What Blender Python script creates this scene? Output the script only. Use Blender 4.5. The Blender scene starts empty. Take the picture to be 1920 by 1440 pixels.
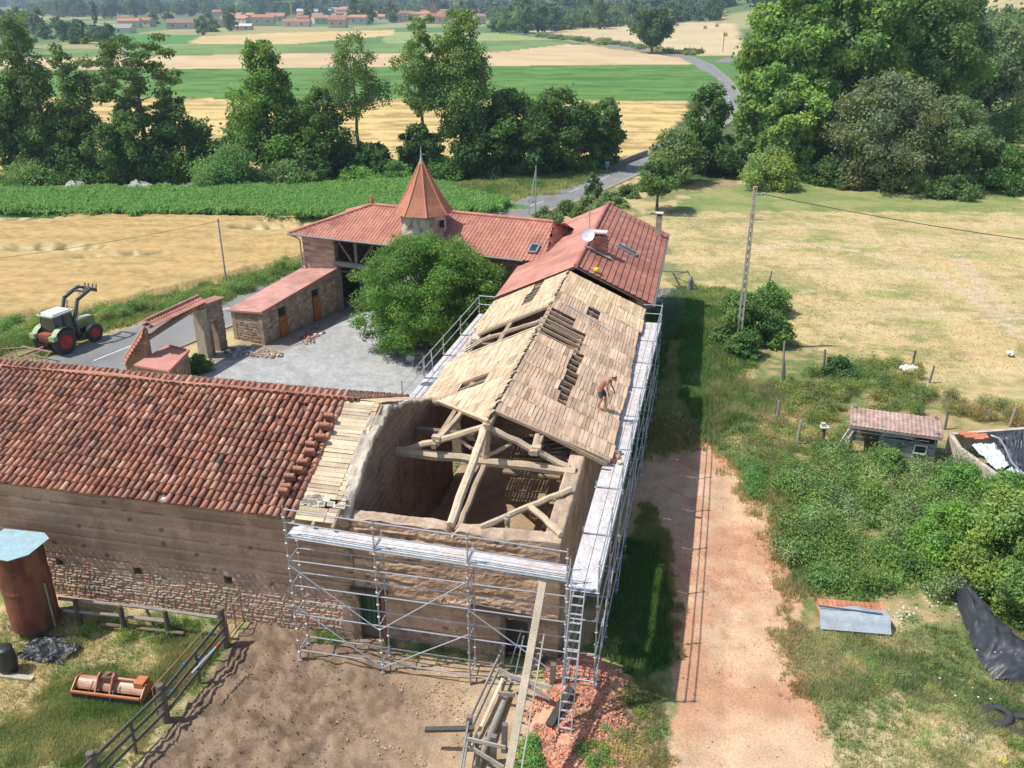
import bpy, math
import numpy as np
from mathutils import Vector
S = bpy.context.scene
COL = S.collection
# ---------------------------------------------------------------- camera, sky, sun
CH = 21.5
FPX = 1660.0
PITCH = math.atan(728/FPX)
cd = bpy.data.cameras.new('camera'); cam = bpy.data.objects.new('camera', cd); COL.objects.link(cam)
cam.location = (0, 0, CH); cam.rotation_euler = (math.pi/2-PITCH, 0, 0)
cd.lens = FPX/1920*36; cd.sensor_width = 36; cd.clip_start = .1; cd.clip_end = 20000
S.camera = cam
EL, AZ = math.radians(59), math.radians(6)
wd = bpy.data.worlds.new('World'); S.world = wd; wd.use_nodes = True
nt = wd.node_tree; sky = nt.nodes.new('ShaderNodeTexSky'); sky.sky_type = 'NISHITA'; sky.sun_disc = False
sky.sun_elevation = EL; sky.sun_rotation = math.atan2(-math.cos(AZ), -math.sin(AZ))
nt.nodes['Background'].inputs[1].default_value = .14
nt.links.new(sky.outputs[0], nt.nodes['Background'].inputs[0])
sl = bpy.data.lights.new('sun', 'SUN'); sun = bpy.data.objects.new('sun', sl); COL.objects.link(sun)
sl.energy = 4.5; sl.angle = math.radians(.5); sl.color = (1, .965, .9)
sun.rotation_euler = Vector((math.cos(EL)*math.cos(AZ), math.cos(EL)*math.sin(AZ), -math.sin(EL))).to_track_quat('-Z', 'Y').to_euler()
S.view_settings.view_transform = 'Standard'; S.view_settings.look = 'None'; S.view_settings.exposure = 0.13; S.view_settings.gamma = 1

# ---------------------------------------------------------------- numeric helpers
A_ = np.array
def h2(ix, iy, s=0):
    n = (ix.astype(np.int64)*374761393+iy.astype(np.int64)*668265263+s*1442695041) & 0xffffffff
    n = ((n ^ (n >> 13))*1274126177) & 0xffffffff
    return ((n ^ (n >> 16)) & 0xffff)/65535.
def vn(x, y, s=0):
    x = np.asarray(x, float); y = np.asarray(y, float)
    ix = np.floor(x); iy = np.floor(y); fx = x-ix; fy = y-iy
    fx = fx*fx*(3-2*fx); fy = fy*fy*(3-2*fy); ix = ix.astype(np.int64); iy = iy.astype(np.int64)
    return (h2(ix, iy, s)*(1-fx)+h2(ix+1, iy, s)*fx)*(1-fy)+(h2(ix, iy+1, s)*(1-fx)+h2(ix+1, iy+1, s)*fx)*fy
def fb(x, y, s=0, o=4):
    r = 0; a = .5; t = 0
    for i in range(o):
        r = r+a*vn(x*2**i, y*2**i, s+i*7); t += a; a *= .55
    return r/t
def sm(a, b, x):
    t = np.clip((x-a)/(b-a), 0, 1); return t*t*(3-2*t)
def mixc(a, b, t):
    t = np.asarray(t)[..., None]; return A_(a)*(1-t)+A_(b)*t
def inpoly(x, y, P):
    P = A_(P); r = np.zeros(x.shape, bool)
    m = (x >= P[:, 0].min()) & (x <= P[:, 0].max()) & (y >= P[:, 1].min()) & (y <= P[:, 1].max())
    if not m.any(): return r
    xx = x[m]; yy = y[m]; q = np.zeros(xx.shape, bool); j = len(P)-1
    for i in range(len(P)):
        xi, yi = P[i]; xj, yj = P[j]
        q ^= ((yi > yy) != (yj > yy)) & (xx < (xj-xi)*(yy-yi)/((yj-yi) if yj != yi else 1e-9)+xi)
        j = i
    r[m] = q; return r
# farm frame: a runs right along the front wall, b runs away along the long barn
TH = math.radians(12); T = A_([math.cos(TH), -math.sin(TH), 0]); N = A_([math.sin(TH), math.cos(TH), 0]); O = A_([1.55, 24., 0]); Z = A_([0, 0, 1.])
def W(a, b, z=0): return O+T*a+N*b+Z*z
def ab(X, Y): return (X-O[0])*T[0]+(Y-O[1])*T[1], (X-O[0])*N[0]+(Y-O[1])*N[1]
def hf(X, Y):
    X = np.asarray(X, float); Y = np.asarray(Y, float); a, b = ab(X, Y)
    z = .95*np.exp(-((a-.9)/2.1)**2-((b+.9)/2.2)**2)+.3*sm(-2.2, -.1, b)*sm(3, 1, b)*sm(0, -2, a)
    z = z+.25*(fb(X*.05+9, Y*.05, 5, 2)-.5)*sm(30, 60, np.hypot(X, Y-20))
    z = z+.5*np.exp(-((X-12.5)/1.2)**2)*sm(30, 34, Y)*sm(50, 42, Y)
    z = z+26*sm(350, 900, Y)*sm(-50, 600, X)+14*sm(150, 420, Y)*sm(90, 300, X)+120*sm(2500, 6000, Y)*fb(X/1800., Y/3000., 3, 3)
    return z
def ray(x, y):
    u = (x-960)/FPX; v = -(y-720)/FPX
    return A_([u, math.cos(PITCH)+v*math.sin(PITCH), -math.sin(PITCH)+v*math.cos(PITCH)])
_TS = 15*1.012**np.arange(560)
def G(x, y, dz=0.):
    d = ray(x, y); P = A_([0, 0, CH])+d*_TS[:, None]; e = P[:, 2]-dz-hf(P[:, 0], P[:, 1]); k = int(np.argmax(e < 0)) or 559
    a, b = _TS[k-1], _TS[k]
    for i in range(18):
        c = .5*(a+b); p = A_([0, 0, CH])+d*c
        if p[2]-dz-float(hf(p[0], p[1])) < 0: b = c
        else: a = c
    return A_([0, 0, CH])+d*b
def onp(x, y, P0, Nn):
    d = ray(x, y); C = A_([0, 0, CH]); return C+d*(((P0-C)@Nn)/(d@Nn))
def htop(g, x, y):
    d = ray(x, y); k = (g[:2]@d[:2])/(d[:2]@d[:2]); return CH+d[2]*k
# ---------------------------------------------------------------- mesh accumulator
class M:
    def __init__(s): s.v = []; s.q = []; s.t = []; s.c = []; s.n = 0
    def raw(s, v, q=None, t=None, c=(.5, .5, .5)):
        v = A_(v, dtype=float).reshape(-1, 3); k = len(v)
        c = A_(c, dtype=float); c = np.broadcast_to(c, (k, 3)) if c.ndim == 1 else c.reshape(-1, 3)
        if q is not None and len(q): s.q.append(np.asarray(q, np.int64).reshape(-1, 4)+s.n)
        if t is not None and len(t): s.t.append(np.asarray(t, np.int64).reshape(-1, 3)+s.n)
        s.v.append(v); s.c.append(c); s.n += k; return s
    def boxes(s, ctr, half, ax, c):   # ctr Nx3, half Nx3, ax 3x3 or Nx3x3 (rows are axes)
        ctr = A_(ctr, dtype=float).reshape(-1, 3); n = len(ctr); half = np.broadcast_to(A_(half, dtype=float), (n, 3)); ax = np.broadcast_to(A_(ax, dtype=float), (n, 3, 3))
        sg = A_([[-1, -1, -1], [1, -1, -1], [1, 1, -1], [-1, 1, -1], [-1, -1, 1], [1, -1, 1], [1, 1, 1], [-1, 1, 1]])
        v = ctr[:, None, :]+np.einsum('ki,ni,nij->nkj', sg, half, ax)
        f = A_([[0, 3, 2, 1], [4, 5, 6, 7], [0, 1, 5, 4], [1, 2, 6, 5], [2, 3, 7, 6], [3, 0, 4, 7]])
        q = (f[None]+np.arange(n)[:, None, None]*8).reshape(-1, 4)
        c = A_(c, dtype=float); c = np.broadcast_to(c, (n, 3)) if c.ndim == 1 else c
        return s.raw(v, q, None, np.repeat(c, 8, 0))
    def box(s, c0, sx, sy, sz, col, ax=None):  # centre of the BOTTOM face
        ax = np.eye(3) if ax is None else A_(ax); return s.boxes([A_(c0)+ax[2]*sz/2], [[sx/2, sy/2, sz/2]], ax, col)
    def beam(s, p, q, w, h, col, up=(0, 0, 1)):
        p = A_(p, dtype=float); q = A_(q, dtype=float); d = q-p; L = np.linalg.norm(d); d = d/L; u = A_(up, dtype=float); r = np.cross(d, u)
        if np.linalg.norm(r) < 1e-3: r = np.cross(d, A_([1., 0, 0]))
        r = r/np.linalg.norm(r); u = np.cross(r, d)
        return s.boxes([(p+q)/2], [[L/2, w/2, h/2]], [[d, r, u]], col)
    def tube(s, P, r, k=8, col=(.5, .5, .5), cap=True, seed=None):
        P = A_(P, dtype=float); n = len(P); r = np.broadcast_to(A_(r, dtype=float), (n,)); D = np.gradient(P, axis=0) if n > 1 else P
        D = D/(np.linalg.norm(D, axis=1)[:, None]+1e-9); u = np.cross(D, A_([.13, .21, .97])); bad = np.linalg.norm(u, axis=1) < .05
        u[bad] = np.cross(D[bad], A_([1., .1, 0])); u = u/np.linalg.norm(u, axis=1)[:, None]; w = np.cross(D, u)
        th = np.arange(k)*2*math.pi/k; rr = r[:, None]*np.ones(k)
        if seed is not None: rr = rr*(1+.16*(np.random.RandomState(seed).rand(n, k)-.5))
        v = P[:, None]+rr[..., None]*(np.cos(th)[None, :, None]*u[:, None]+np.sin(th)[None, :, None]*w[:, None])
        i = np.arange(n-1)[:, None]*k; j = np.arange(k)[None]; j2 = (j+1) % k
        q = np.stack([i+j, i+j2, i+k+j2, i+k+j], -1).reshape(-1, 4); b = s.n
        s.raw(v, q, None, col)
        if cap:
            s.raw(np.vstack([v[0], P[:1]]), None, [[(a+1) % k, a, k] for a in range(k)], col if A_(col).ndim == 1 else col[0])
            s.raw(np.vstack([v[-1], P[-1:]]), None, [[a, (a+1) % k, k] for a in range(k)], col if A_(col).ndim == 1 else col[-1])
        return s
    def lathe(s, c, prof, k=20, col=(.5, .5, .5)):
        c = A_(c, dtype=float); th = np.arange(k)*2*math.pi/k; pr = A_(prof, dtype=float); n = len(pr)
        v = np.stack([c[0]+pr[:, 0:1]*np.cos(th), c[1]+pr[:, 0:1]*np.sin(th), c[2]+pr[:, 1:2]+0*th], -1)
        i = np.arange(n-1)[:, None]*k; j = np.arange(k)[None]; j2 = (j+1) % k
        return s.raw(v, np.stack([i+j, i+j2, i+k+j2, i+k+j], -1).reshape(-1, 4), None, col)
    def grid(s, v, col, mask=None):   # v (n,m,3)
        n, m = v.shape[:2]; i = np.arange(n-1)[:, None]*m; j = np.arange(m-1)[None]
        q = np.stack([i+j, i+j+1, i+m+j+1, i+m+j], -1)
        if mask is not None: q = q[mask]
        c = A_(col, dtype=float); c = c.reshape(-1, 3) if c.ndim > 1 else c
        return s.raw(v, q.reshape(-1, 4), None, c)
    def prism(s, pts, ext, col):      # convex polygon extruded by ext
        p = A_(pts, dtype=float); e = A_(ext, dtype=float); n = len(p); v = np.vstack([p, p+e])
        t = [[0, i+1, i] for i in range(1, n-1)]+[[n, n+i, n+i+1] for i in range(1, n-1)]
        return s.raw(v, [[i, (i+1) % n, n+(i+1) % n, n+i] for i in range(n)], t, col)
    def cards(s, P, Nn, size, asp, col, rng, tri=False):
        n = len(P); Nn = Nn/(np.linalg.norm(Nn, axis=1)[:, None]+1e-9); r = rng.normal(size=(n, 3)); u = np.cross(Nn, r); u = u/(np.linalg.norm(u, axis=1)[:, None]+1e-9); w = np.cross(Nn, u)
        sz = np.broadcast_to(size, (n,))[:, None]; bend = Nn*sz*.18
        if tri:
            v = np.stack([P-u*sz, P+w*sz*asp-bend, P+u*sz], 1)
            return s.raw(v, None, np.arange(n*3).reshape(-1, 3), np.repeat(col, 3, 0))
        v = np.stack([P-u*sz, P+w*sz*asp-bend, P+u*sz*.9, P-w*sz*asp-bend], 1)
        return s.raw(v, np.arange(n*4).reshape(-1, 4), None, np.repeat(col, 4, 0))
    def build(s, name, mat, parent=None, org=None, smooth=False):
        v = np.vstack(s.v); c = np.vstack(s.c)
        if parent is not None:
            base = A_(parent.get('_o', (0, 0, 0)), dtype=float); loc = base if org is None else A_(org)
        else:
            base = A_([0., 0, 0]); loc = A_([v[:, 0].mean(), v[:, 1].mean(), v[:, 2].min()]) if org is None else A_(org)
        me = bpy.data.meshes.new(name); q = np.vstack(s.q) if s.q else np.zeros((0, 4), np.int64); t = np.vstack(s.t) if s.t else np.zeros((0, 3), np.int64)
        me.vertices.add(len(v)); me.vertices.foreach_set('co', (v-loc).astype(np.float32).ravel())
        li = np.concatenate([q.ravel(), t.ravel()]).astype(np.int32); me.loops.add(len(li)); me.loops.foreach_set('vertex_index', li)
        npoly = len(q)+len(t); me.polygons.add(npoly)
        ls = np.concatenate([np.arange(len(q))*4, len(q)*4+np.arange(len(t))*3]).astype(np.int32); me.polygons.foreach_set('loop_start', ls)
        me.polygons.foreach_set('use_smooth', np.full(npoly, smooth))
        at = me.color_attributes.new('Col', 'FLOAT_COLOR', 'POINT'); at.data.foreach_set('color', np.hstack([c, np.ones((len(c), 1))]).astype(np.float32).ravel())
        me.materials.append(mat); me.update(calc_edges=True)
        o = bpy.data.objects.new(name, me); COL.objects.link(o); o.location = loc-base; o['_o'] = [float(x) for x in loc]
        if parent is not None: o.parent = parent
        return o
def thing(name, label, cat, loc, group=None):
    o = bpy.data.objects.new(name, None); COL.objects.link(o); o.empty_display_size = .3; o.location = loc; o['_o'] = [float(x) for x in loc]
    return tag(o, label, cat, group)
def tag(o, label, cat, group=None, kind=None):
    o['label'] = label; o['category'] = cat
    if group: o['group'] = group
    if kind: o['kind'] = kind
    return o
def copytree(o, loc, rot=None, label=None, scale=None, parent=None):
    c = o.copy(); COL.objects.link(c)
    if parent is not None: c.parent = parent
    else:
        c.location = loc
        if rot is not None: c.rotation_euler = rot
        if scale is not None: c.scale = scale if hasattr(scale, '__len__') else (scale,)*3
        if label: c['label'] = label
    for ch in list(o.children): copytree(ch, None, parent=c)
    return c
# ---------------------------------------------------------------- materials
MT = {}
def mt(name, rough=.9, ns=3., na=.2, fs=30., fa=.15, bump=.25, metal=0., trans=0., spec=.3, bscale=None, sat=None):
    m = bpy.data.materials.new(name); m.use_nodes = True; t = m.node_tree; L = t.links.new; bs = t.nodes['Principled BSDF']
    at = t.nodes.new('ShaderNodeAttribute'); at.attribute_name = 'Col'; tc = t.nodes.new('ShaderNodeTexCoord')
    n1 = t.nodes.new('ShaderNodeTexNoise'); n1.inputs['Scale'].default_value = ns; n1.inputs['Detail'].default_value = 4
    n2 = t.nodes.new('ShaderNodeTexNoise'); n2.inputs['Scale'].default_value = fs; n2.inputs['Detail'].default_value = 3
    L(tc.outputs['Object'], n1.inputs['Vector']); L(tc.outputs['Object'], n2.inputs['Vector'])
    def mr(src, a):
        r = t.nodes.new('ShaderNodeMapRange'); r.inputs[1].default_value = .3; r.inputs[2].default_value = .7; r.inputs[3].default_value = 1-a; r.inputs[4].default_value = 1+a
        L(src, r.inputs[0]); return r.outputs[0]
    mu = t.nodes.new('ShaderNodeMath'); mu.operation = 'MULTIPLY'; L(mr(n1.outputs[0], na), mu.inputs[0]); L(mr(n2.outputs[0], fa), mu.inputs[1])
    vm = t.nodes.new('ShaderNodeVectorMath'); vm.operation = 'SCALE'; L(at.outputs['Color'], vm.inputs[0]); L(mu.outputs[0], vm.inputs['Scale'])
    L(vm.outputs[0], bs.inputs['Base Color']); bs.inputs['Roughness'].default_value = rough; bs.inputs['Metallic'].default_value = metal; bs.inputs['Specular IOR Level'].default_value = spec
    if bump:
        n3 = n2
        if bscale: n3 = t.nodes.new('ShaderNodeTexNoise'); n3.inputs['Scale'].default_value = bscale; n3.inputs['Detail'].default_value = 5; L(tc.outputs['Object'], n3.inputs['Vector'])
        b = t.nodes.new('ShaderNodeBump'); b.inputs['Strength'].default_value = bump; b.inputs['Distance'].default_value = .03; L(n3.outputs[0], b.inputs['Height']); L(b.outputs[0], bs.inputs['Normal'])
    if trans:
        tr = t.nodes.new('ShaderNodeBsdfTranslucent'); v2 = t.nodes.new('ShaderNodeVectorMath'); v2.operation = 'MULTIPLY'; v2.inputs[1].default_value = (1.15, 1.12, .6) if name == 'leaf' else (.98, 1.02, .75)
        L(vm.outputs[0], v2.inputs[0]); L(v2.outputs[0], tr.inputs['Color']); mx = t.nodes.new('ShaderNodeMixShader'); mx.inputs[0].default_value = trans
        L(bs.outputs[0], mx.inputs[1]); L(tr.outputs[0], mx.inputs[2]); L(mx.outputs[0], t.nodes['Material Output'].inputs[0])
    MT[name] = m; return m
mt('ground', .95, 1.2, .13, 14, .2, .55, bscale=9.); mt('leaf', .6, .6, .15, 8, .1, 0, trans=.42, spec=.3); mt('grass', .75, .8, .15, 9, .1, 0, trans=.45, spec=.2)
mt('bark', .95, 2, .25, 18, .25, .6); mt('tile', .85, 2.2, .22, 26, .25, .35); mt('newtile', .8, .9, .12, 22, .12, .2); mt('earthwall', .97, .9, .14, 16, .14, .5)
mt('stone', .95, 2.5, .16, 22, .22, .7); mt('wood', .85, 1.5, .18, 24, .22, .35); mt('metal', .38, 3, .1, 40, .15, .1, metal=.45, spec=.5)
mt('zinc', .55, 3, .12, 20, .15, .1, metal=.12, spec=.5); mt('paint', .4, 2, .08, 18, .08, .05, spec=.5); mt('dull', .8, 2, .15, 20, .15, .2); mt('rubber', .75, 5, .1, 30, .2, .2)
mt('asphalt', .9, .35, .1, 25, .15, .2); mt('gravel', .95, .5, .08, 30, .3, .6, bscale=22.); mt('plaster', .93, 1.6, .2, 10, .15, .3); mt('plastic', .45, 3, .1, 20, .1, .3, spec=.5, bscale=3.)
mt('skin', .55, 6, .06, 40, .06, .05, spec=.4); mt('cloth', .9, 8, .1, 60, .1, .1); mt('water', .1, 1, .1, 5, .1, .1)
g = bpy.data.materials.new('glass_dark'); g.use_nodes = True; gb = g.node_tree.nodes['Principled BSDF']; gb.inputs['Base Color'].default_value = (.03, .05, .045, 1); gb.inputs['Roughness'].default_value = .08; gb.inputs['Specular IOR Level'].default_value = .7; MT['glass'] = g

# ---------------------------------------------------------------- ground
def PX(*p): return A_([G(*q)[:2] for q in p])
gx = [0.]
while gx[-1] < 4500: gx.append(gx[-1]+max(.105, .016*(gx[-1]-5)))
gx = np.concatenate([-A_(gx[:0:-1]), A_(gx)])
gy = [9.]
while gy[-1] < 9000: y = gy[-1]; gy.append(y+max(.1, min(y*y/19000., y*.02)))
gy = A_(gy); GX, GY = np.meshgrid(gx, gy, indexing='ij')
GA, GB = ab(GX, GY)
nz = fb(GX*.35, GY*.35, 11, 4); nf = fb(GX*2.3, GY*2.3, 12, 3); nb_ = fb(GX*.07, GY*.07, 13, 3); nv = vn(GX*7, GY*7, 14)
w1 = (fb(GX*.9, GY*.9, 21, 3)-.5); w2 = (fb(GX*.9+50, GY*.9, 22, 3)-.5)
def warp(k): return GX+w1*k, GY+w2*k
dry, dry2, grn, grn2, dgrn, soil, redsoil = (.50, .385, .19), (.40, .30, .145), (.15, .19, .06), (.22, .225, .09), (.07, .12, .03), (.27, .185, .12), (.50, .30, .195)
C = mixc(grn2, dry, sm(.38, .56, nz)); H = hf(GX, GY)
far = GY > 135
cfar = mixc((.13, .2, .06), (.36, .33, .14), sm(.45, .6, vn(GX/95., GY/160., 31))); cfar = mixc(cfar, (.10, .22, .06), .8*sm(.55, .7, vn(GX/70., GY/130., 32)))
C[far] = cfar[far]
def zone(pts, fn, wk=.8, px=True):
    P = PX(*pts) if px else A_(pts); x, y = warp(wk); m = inpoly(x, y, P)
    if m.any(): fn(m)
    return m
def setc(c1, c2, n=None, lo=.38, hi=.6, dz=0.):
    n = nz if n is None else n
    def f(m):
        C[m] = mixc(c1, c2, sm(lo, hi, n[m]))
        if dz: H[m] += dz if not callable(dz) else dz(m)
    return f
row = fb(GX*.12, GY*.9, 41, 3)
WHEAT1, WHEAT2, CORN1, CORN2 = (.52, .355, .145), (.38, .26, .10), (.06, .15, .035), (.10, .23, .06)
# right-hand meadow and rough land
zone([(1240, 395), (1920, 370), (2400, 420), (2400, 900), (1900, 900), (1500, 700), (1290, 560)], setc((.33, .295, .12), (.56, .415, .21), .45*nz+.3*nf+.25*nb_, .35, .55), 2)
stk_ = .5*fb(GX*.06+7, GY*.5, 48, 4)+.5*fb(GX*.3, GY*.3, 49, 3); mm = (GX > 14) & (GX < 90) & (GY > 40) & (GY < 98); C[mm] = mixc(C[mm], C[mm]*A_([.72, .90, .66]), sm(.54, .66, stk_[mm])); C[mm] = mixc(C[mm], (.58, .46, .27), .5*sm(.55, .7, fb(GX[mm]*.15, GY[mm]*.6, 50, 3)))
def path(pts, w, col, k=.6):
    P = PX(*pts); m0 = (GX > P[:, 0].min()-3) & (GX < P[:, 0].max()+3) & (GY > P[:, 1].min()-3) & (GY < P[:, 1].max()+3); x, y = GX[m0]+w1[m0], GY[m0]+w2[m0]; d = np.full(x.shape, 99.)
    for a, b in zip(P[:-1], P[1:]): e = b-a; t = np.clip(((x-a[0])*e[0]+(y-a[1])*e[1])/(e@e), 0, 1); d = np.minimum(d, np.hypot(x-a[0]-t*e[0], y-a[1]-t*e[1]))
    C[m0] = mixc(C[m0], col, k*sm(w, w*.3, d)*sm(.3, .5, nf[m0]))
zone([(1330, 350), (1600, 330), (1920, 370), (1920, 400), (1500, 395), (1240, 400)], setc((.3, .30, .11), (.20, .25, .08)), 3)
zone([(1240, 330), (1385, 325), (1385, 350), (1250, 352)], setc((.42, .25, .16), (.36, .26, .14)), 1)
zone([(1800, 210), (2100, 200), (2100, 300), (1850, 290)], setc((.50, .37, .16), (.42, .33, .14)), 2)
zone([(1300, 560), (1490, 640), (1760, 740), (1930, 800), (1990, 1500), (1555, 1500), (1460, 1000), (1370, 860), (1310, 760)], setc(grn, dry2, .5*nz+.5*nf, .42, .62), 1)
zone([(1480, 1180), (1700, 1150), (1800, 1300), (1930, 1460), (1560, 1500)], setc((.22, .24, .09), (.50, .40, .23), .5*nz+.5*nf, .38, .54), 1)
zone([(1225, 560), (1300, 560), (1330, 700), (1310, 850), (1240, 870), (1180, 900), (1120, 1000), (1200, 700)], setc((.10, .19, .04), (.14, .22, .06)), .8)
zone([(1240, 540), (1290, 540), (1285, 590), (1225, 680), (1225, 560)], setc((.25, .24, .25), (.2, .19, .19)), .6)
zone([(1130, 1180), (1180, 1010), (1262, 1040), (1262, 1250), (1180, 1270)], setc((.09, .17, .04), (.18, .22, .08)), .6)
def trackf(m):
    c = mixc((.50, .275, .16), (.60, .40, .25), sm(.35, .6, nz[m])); c = mixc(c, (.50, .22, .13), .5*sm(.52, .70, fb(GX[m]*3.5, GY[m]*3.5, 91, 4))*sm(20, 27, GY[m])*sm(44, 34, GY[m])); aa = GA[m]-(4.9+.045*GB[m]); rut = np.exp(-((np.abs(aa+.6*(fb(GX[m]*.1, GY[m]*.2, 92, 2)-.5))-.95)/.28)**2); c = mixc(c, A_(c)*1.10, .6*rut); c = mixc(c, (.36, .28, .17), .35*np.exp(-(aa/.35)**2)*sm(.42, .6, nz[m])); H[m] -= .05*rut; C[m] = c
zone([(1235, 1500), (1265, 1270), (1262, 1130), (1230, 1000), (1185, 930), (1205, 860), (1228, 760), (1262, 640), (1278, 640), (1275, 740), (1330, 830), (1400, 900), (1462, 1000), (1505, 1200), (1580, 1500)], trackf, .9)
zone([(1040, 1270), (1240, 1260), (1262, 1400), (1235, 1500), (1180, 1500)], setc((.2, .22, .08), (.46, .32, .2), .5*nz+.5*nf, .4, .58), .6)
# courtyard, road
zone([(380, 700), (440, 665), (480, 655), (520, 640), (600, 600), (670, 560), (760, 540), (960, 560), (940, 620), (800, 745), (600, 745), (330, 745)], setc((.35, .345, .33), (.43, .425, .41), .4*nz+.6*fb(GX*6, GY*6, 95, 2), .38, .62), .4)
mm = (np.abs(np.hypot(GX+22, GY-44)-9.3) < .35) | (np.abs(np.hypot(GX+22, GY-44)-11.1) < .35); mm &= (GX > -20) & (GX < -6) & (GY > 40) & (GY < 56); C[mm] = mixc(C[mm], (.30, .29, .27), .45*sm(.35, .6, nf[mm]))
zone([(400, 650), (500, 645), (650, 565), (700, 560), (580, 640), (480, 672), (400, 680)], setc((.30, .25, .2), (.26, .24, .22)), .5)
# the front yard
zone([(-50, 1500), (-50, 1170), (110, 1110), (480, 1160), (425, 1220), (215, 1500)], setc((.20, .23, .08), (.46, .35, .19), .5*nz+.5*nf, .4, .58), .8)
def yard(m):
    a = GA[m]; b = GB[m]; wet = sm(-2.6, -6.2, a+1.5*(nz[m]-.5)*3)*sm(-9.8, -8.0, b+(nf[m]-.5)*2)
    C[m] = mixc(mixc((.46, .34, .21), (.38, .27, .165), sm(.4, .6, nf[m])), mixc((.19, .13, .085), (.27, .19, .125), sm(.4, .6, nf[m])), wet)
    H[m] += (.22*(nf[m]-.5)+.06*(nv[m]-.5)+.22*(fb(GX[m]*3.3, GY[m]*3.3, 88, 4)-.5)+.10*(vn(GX[m]*8, GY[m]*8, 89)-.5))*(.14+.86*wet); C[m] = mixc(C[m], A_(C[m])*.72, .5*wet*sm(.5, .35, fb(GX[m]*4.5, GY[m]*4.5, 88, 3)))
zone([(215, 1500), (420, 1225), (470, 1165), (560, 1175), (930, 1240), (1010, 1290), (960, 1500)], yard, .5)
def rubble(m):
    C[m] = mixc((.55, .27, .17), (.62, .36, .24), sm(.35, .65, vn(GX[m]*9, GY[m]*9, 77))); H[m] += .12*(nf[m]-.4)+.05*(nv[m]-.5)
zone([(975, 1500), (1000, 1330), (1050, 1235), (1100, 1225), (1150, 1260), (1170, 1320), (1180, 1400), (1140, 1500)], rubble, .9)
# fields beyond the road
wheatz = lambda m: .55+.22*(row[m]-.5)+.1*(nv[m]-.5)
zone([(-900, 408), (-30, 408), (560, 413), (580, 480), (560, 492), (420, 525), (300, 555), (200, 580), (0, 600), (-300, 640), (-900, 800)], setc(WHEAT2, WHEAT1, .35*row+.35*nf+.3*fb(GX*3, GY*5, 97, 3), .36, .56, wheatz), .7)
for (px_, py_, r1, r2) in [(85, 474, 5.4, 1.5), (45, 413, 5, 1.8), (255, 484, 2.6, .8), (490, 434, 3.4, 1.1), (525, 420, 3, 1.2), (150, 490, 2, .6)]:
    x0, y0 = G(px_, py_)[:2]
    e = np.hypot((GX-x0)/r1, (GY-y0)/r2); m = e < 1.2; C[m] = mixc(C[m], mixc((.17, .15, .055), (.62, .52, .30), sm(.4, .58, fb(GX[m]*1.6, GY[m]*.7, 99, 3))), .95*sm(1.2, .7, e[m]+.5*(nf[m]-.5))); H[m] -= .45*sm(1.2, .7, e[m])
cornz = lambda m: .2
cornm = zone([(-900, 356), (0, 352), (300, 352), (620, 346), (780, 340), (1000, 392), (900, 403), (840, 412), (560, 412), (-30, 408), (-900, 408)], setc(CORN1, CORN2, nf, .35, .6, cornz), .5)
zone([(780, 338), (860, 330), (1100, 318), (1190, 300), (1140, 318), (1000, 360), (900, 385), (850, 372)], setc((.13, .22, .05), (.36, .33, .14), nz, .45, .68), 1.2)
zone([(-900, 340), (0, 340), (300, 345), (700, 330), (780, 338), (700, 345), (300, 354), (0, 353), (-900, 356)], setc((.38, .32, .14), (.15, .2, .06), nz, .4, .6), 1.2)
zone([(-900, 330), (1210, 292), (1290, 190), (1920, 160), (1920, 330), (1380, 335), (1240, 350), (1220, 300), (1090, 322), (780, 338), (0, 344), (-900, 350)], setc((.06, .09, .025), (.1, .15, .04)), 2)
gold = .6*fb(GX*.05, GY*.5, 43, 3)+.4*nz
zone([(-1500, 178), (0, 184), (540, 186), (1000, 190), (1290, 192), (1285, 215), (1245, 260), (1205, 290), (1130, 300), (0, 330), (-1500, 330)], setc(WHEAT2, (.68, .48, .19), gold, .36, .56, .1), 2)
zone([(-1500, 130), (0, 133), (540, 129), (1000, 124), (1300, 122), (1345, 150), (1350, 168), (1290, 191), (1000, 189), (540, 185), (0, 183), (-1500, 178)], setc((.07, .165, .025), (.125, .25, .05), fb(GX*.1, GY*.8, 45, 3), .35, .6, .25), 1.5)
zone([(-1500, 105), (150, 108), (540, 101), (930, 98), (1060, 83), (1150, 86), (1290, 106), (1300, 121), (1000, 123), (540, 128), (0, 132), (-1500, 130)], setc((.56, .40, .22), (.62, .46, .26), nb_, .4, .6), 2)
zone([(-1500, 90), (180, 92), (380, 83), (720, 83), (930, 76), (1050, 78), (1070, 82), (930, 97), (540, 100), (150, 107), (-1500, 105)], setc((.14, .22, .06), (.19, .28, .08), nb_, .4, .6), 3)
zone([(720, 60), (940, 62), (1050, 76), (930, 76), (720, 82)], setc((.34, .38, .13), (.28, .34, .12), nb_), 3)
zone([(370, 68), (540, 61), (740, 56), (735, 66), (560, 82), (380, 83), (350, 80)], setc((.66, .48, .22), (.58, .42, .18), nb_, .4, .6), 3)
zone([(200, 62), (380, 66), (350, 82), (200, 90)], setc((.08, .24, .04), (.1, .26, .06), nb_), 3)
zone([(980, 58), (1160, 47), (1280, 42), (1380, 44), (1400, 104), (1280, 104), (1150, 82), (1060, 68)], setc((.56, .44, .24), (.62, .48, .27), nb_, .4, .6), 3)
zone([(1030, 66), (1150, 82), (1290, 104), (1290, 110), (1150, 92), (1020, 70)], setc((.16, .2, .07), (.3, .28, .12), nz), 3)
m = (GX > 60) & (GY > 260) & (GX/GY > .42) & (GX/GY < .8); C[m] = mixc((.58, .46, .22), (.44, .38, .17), sm(.4, .6, nb_[m]))
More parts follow.
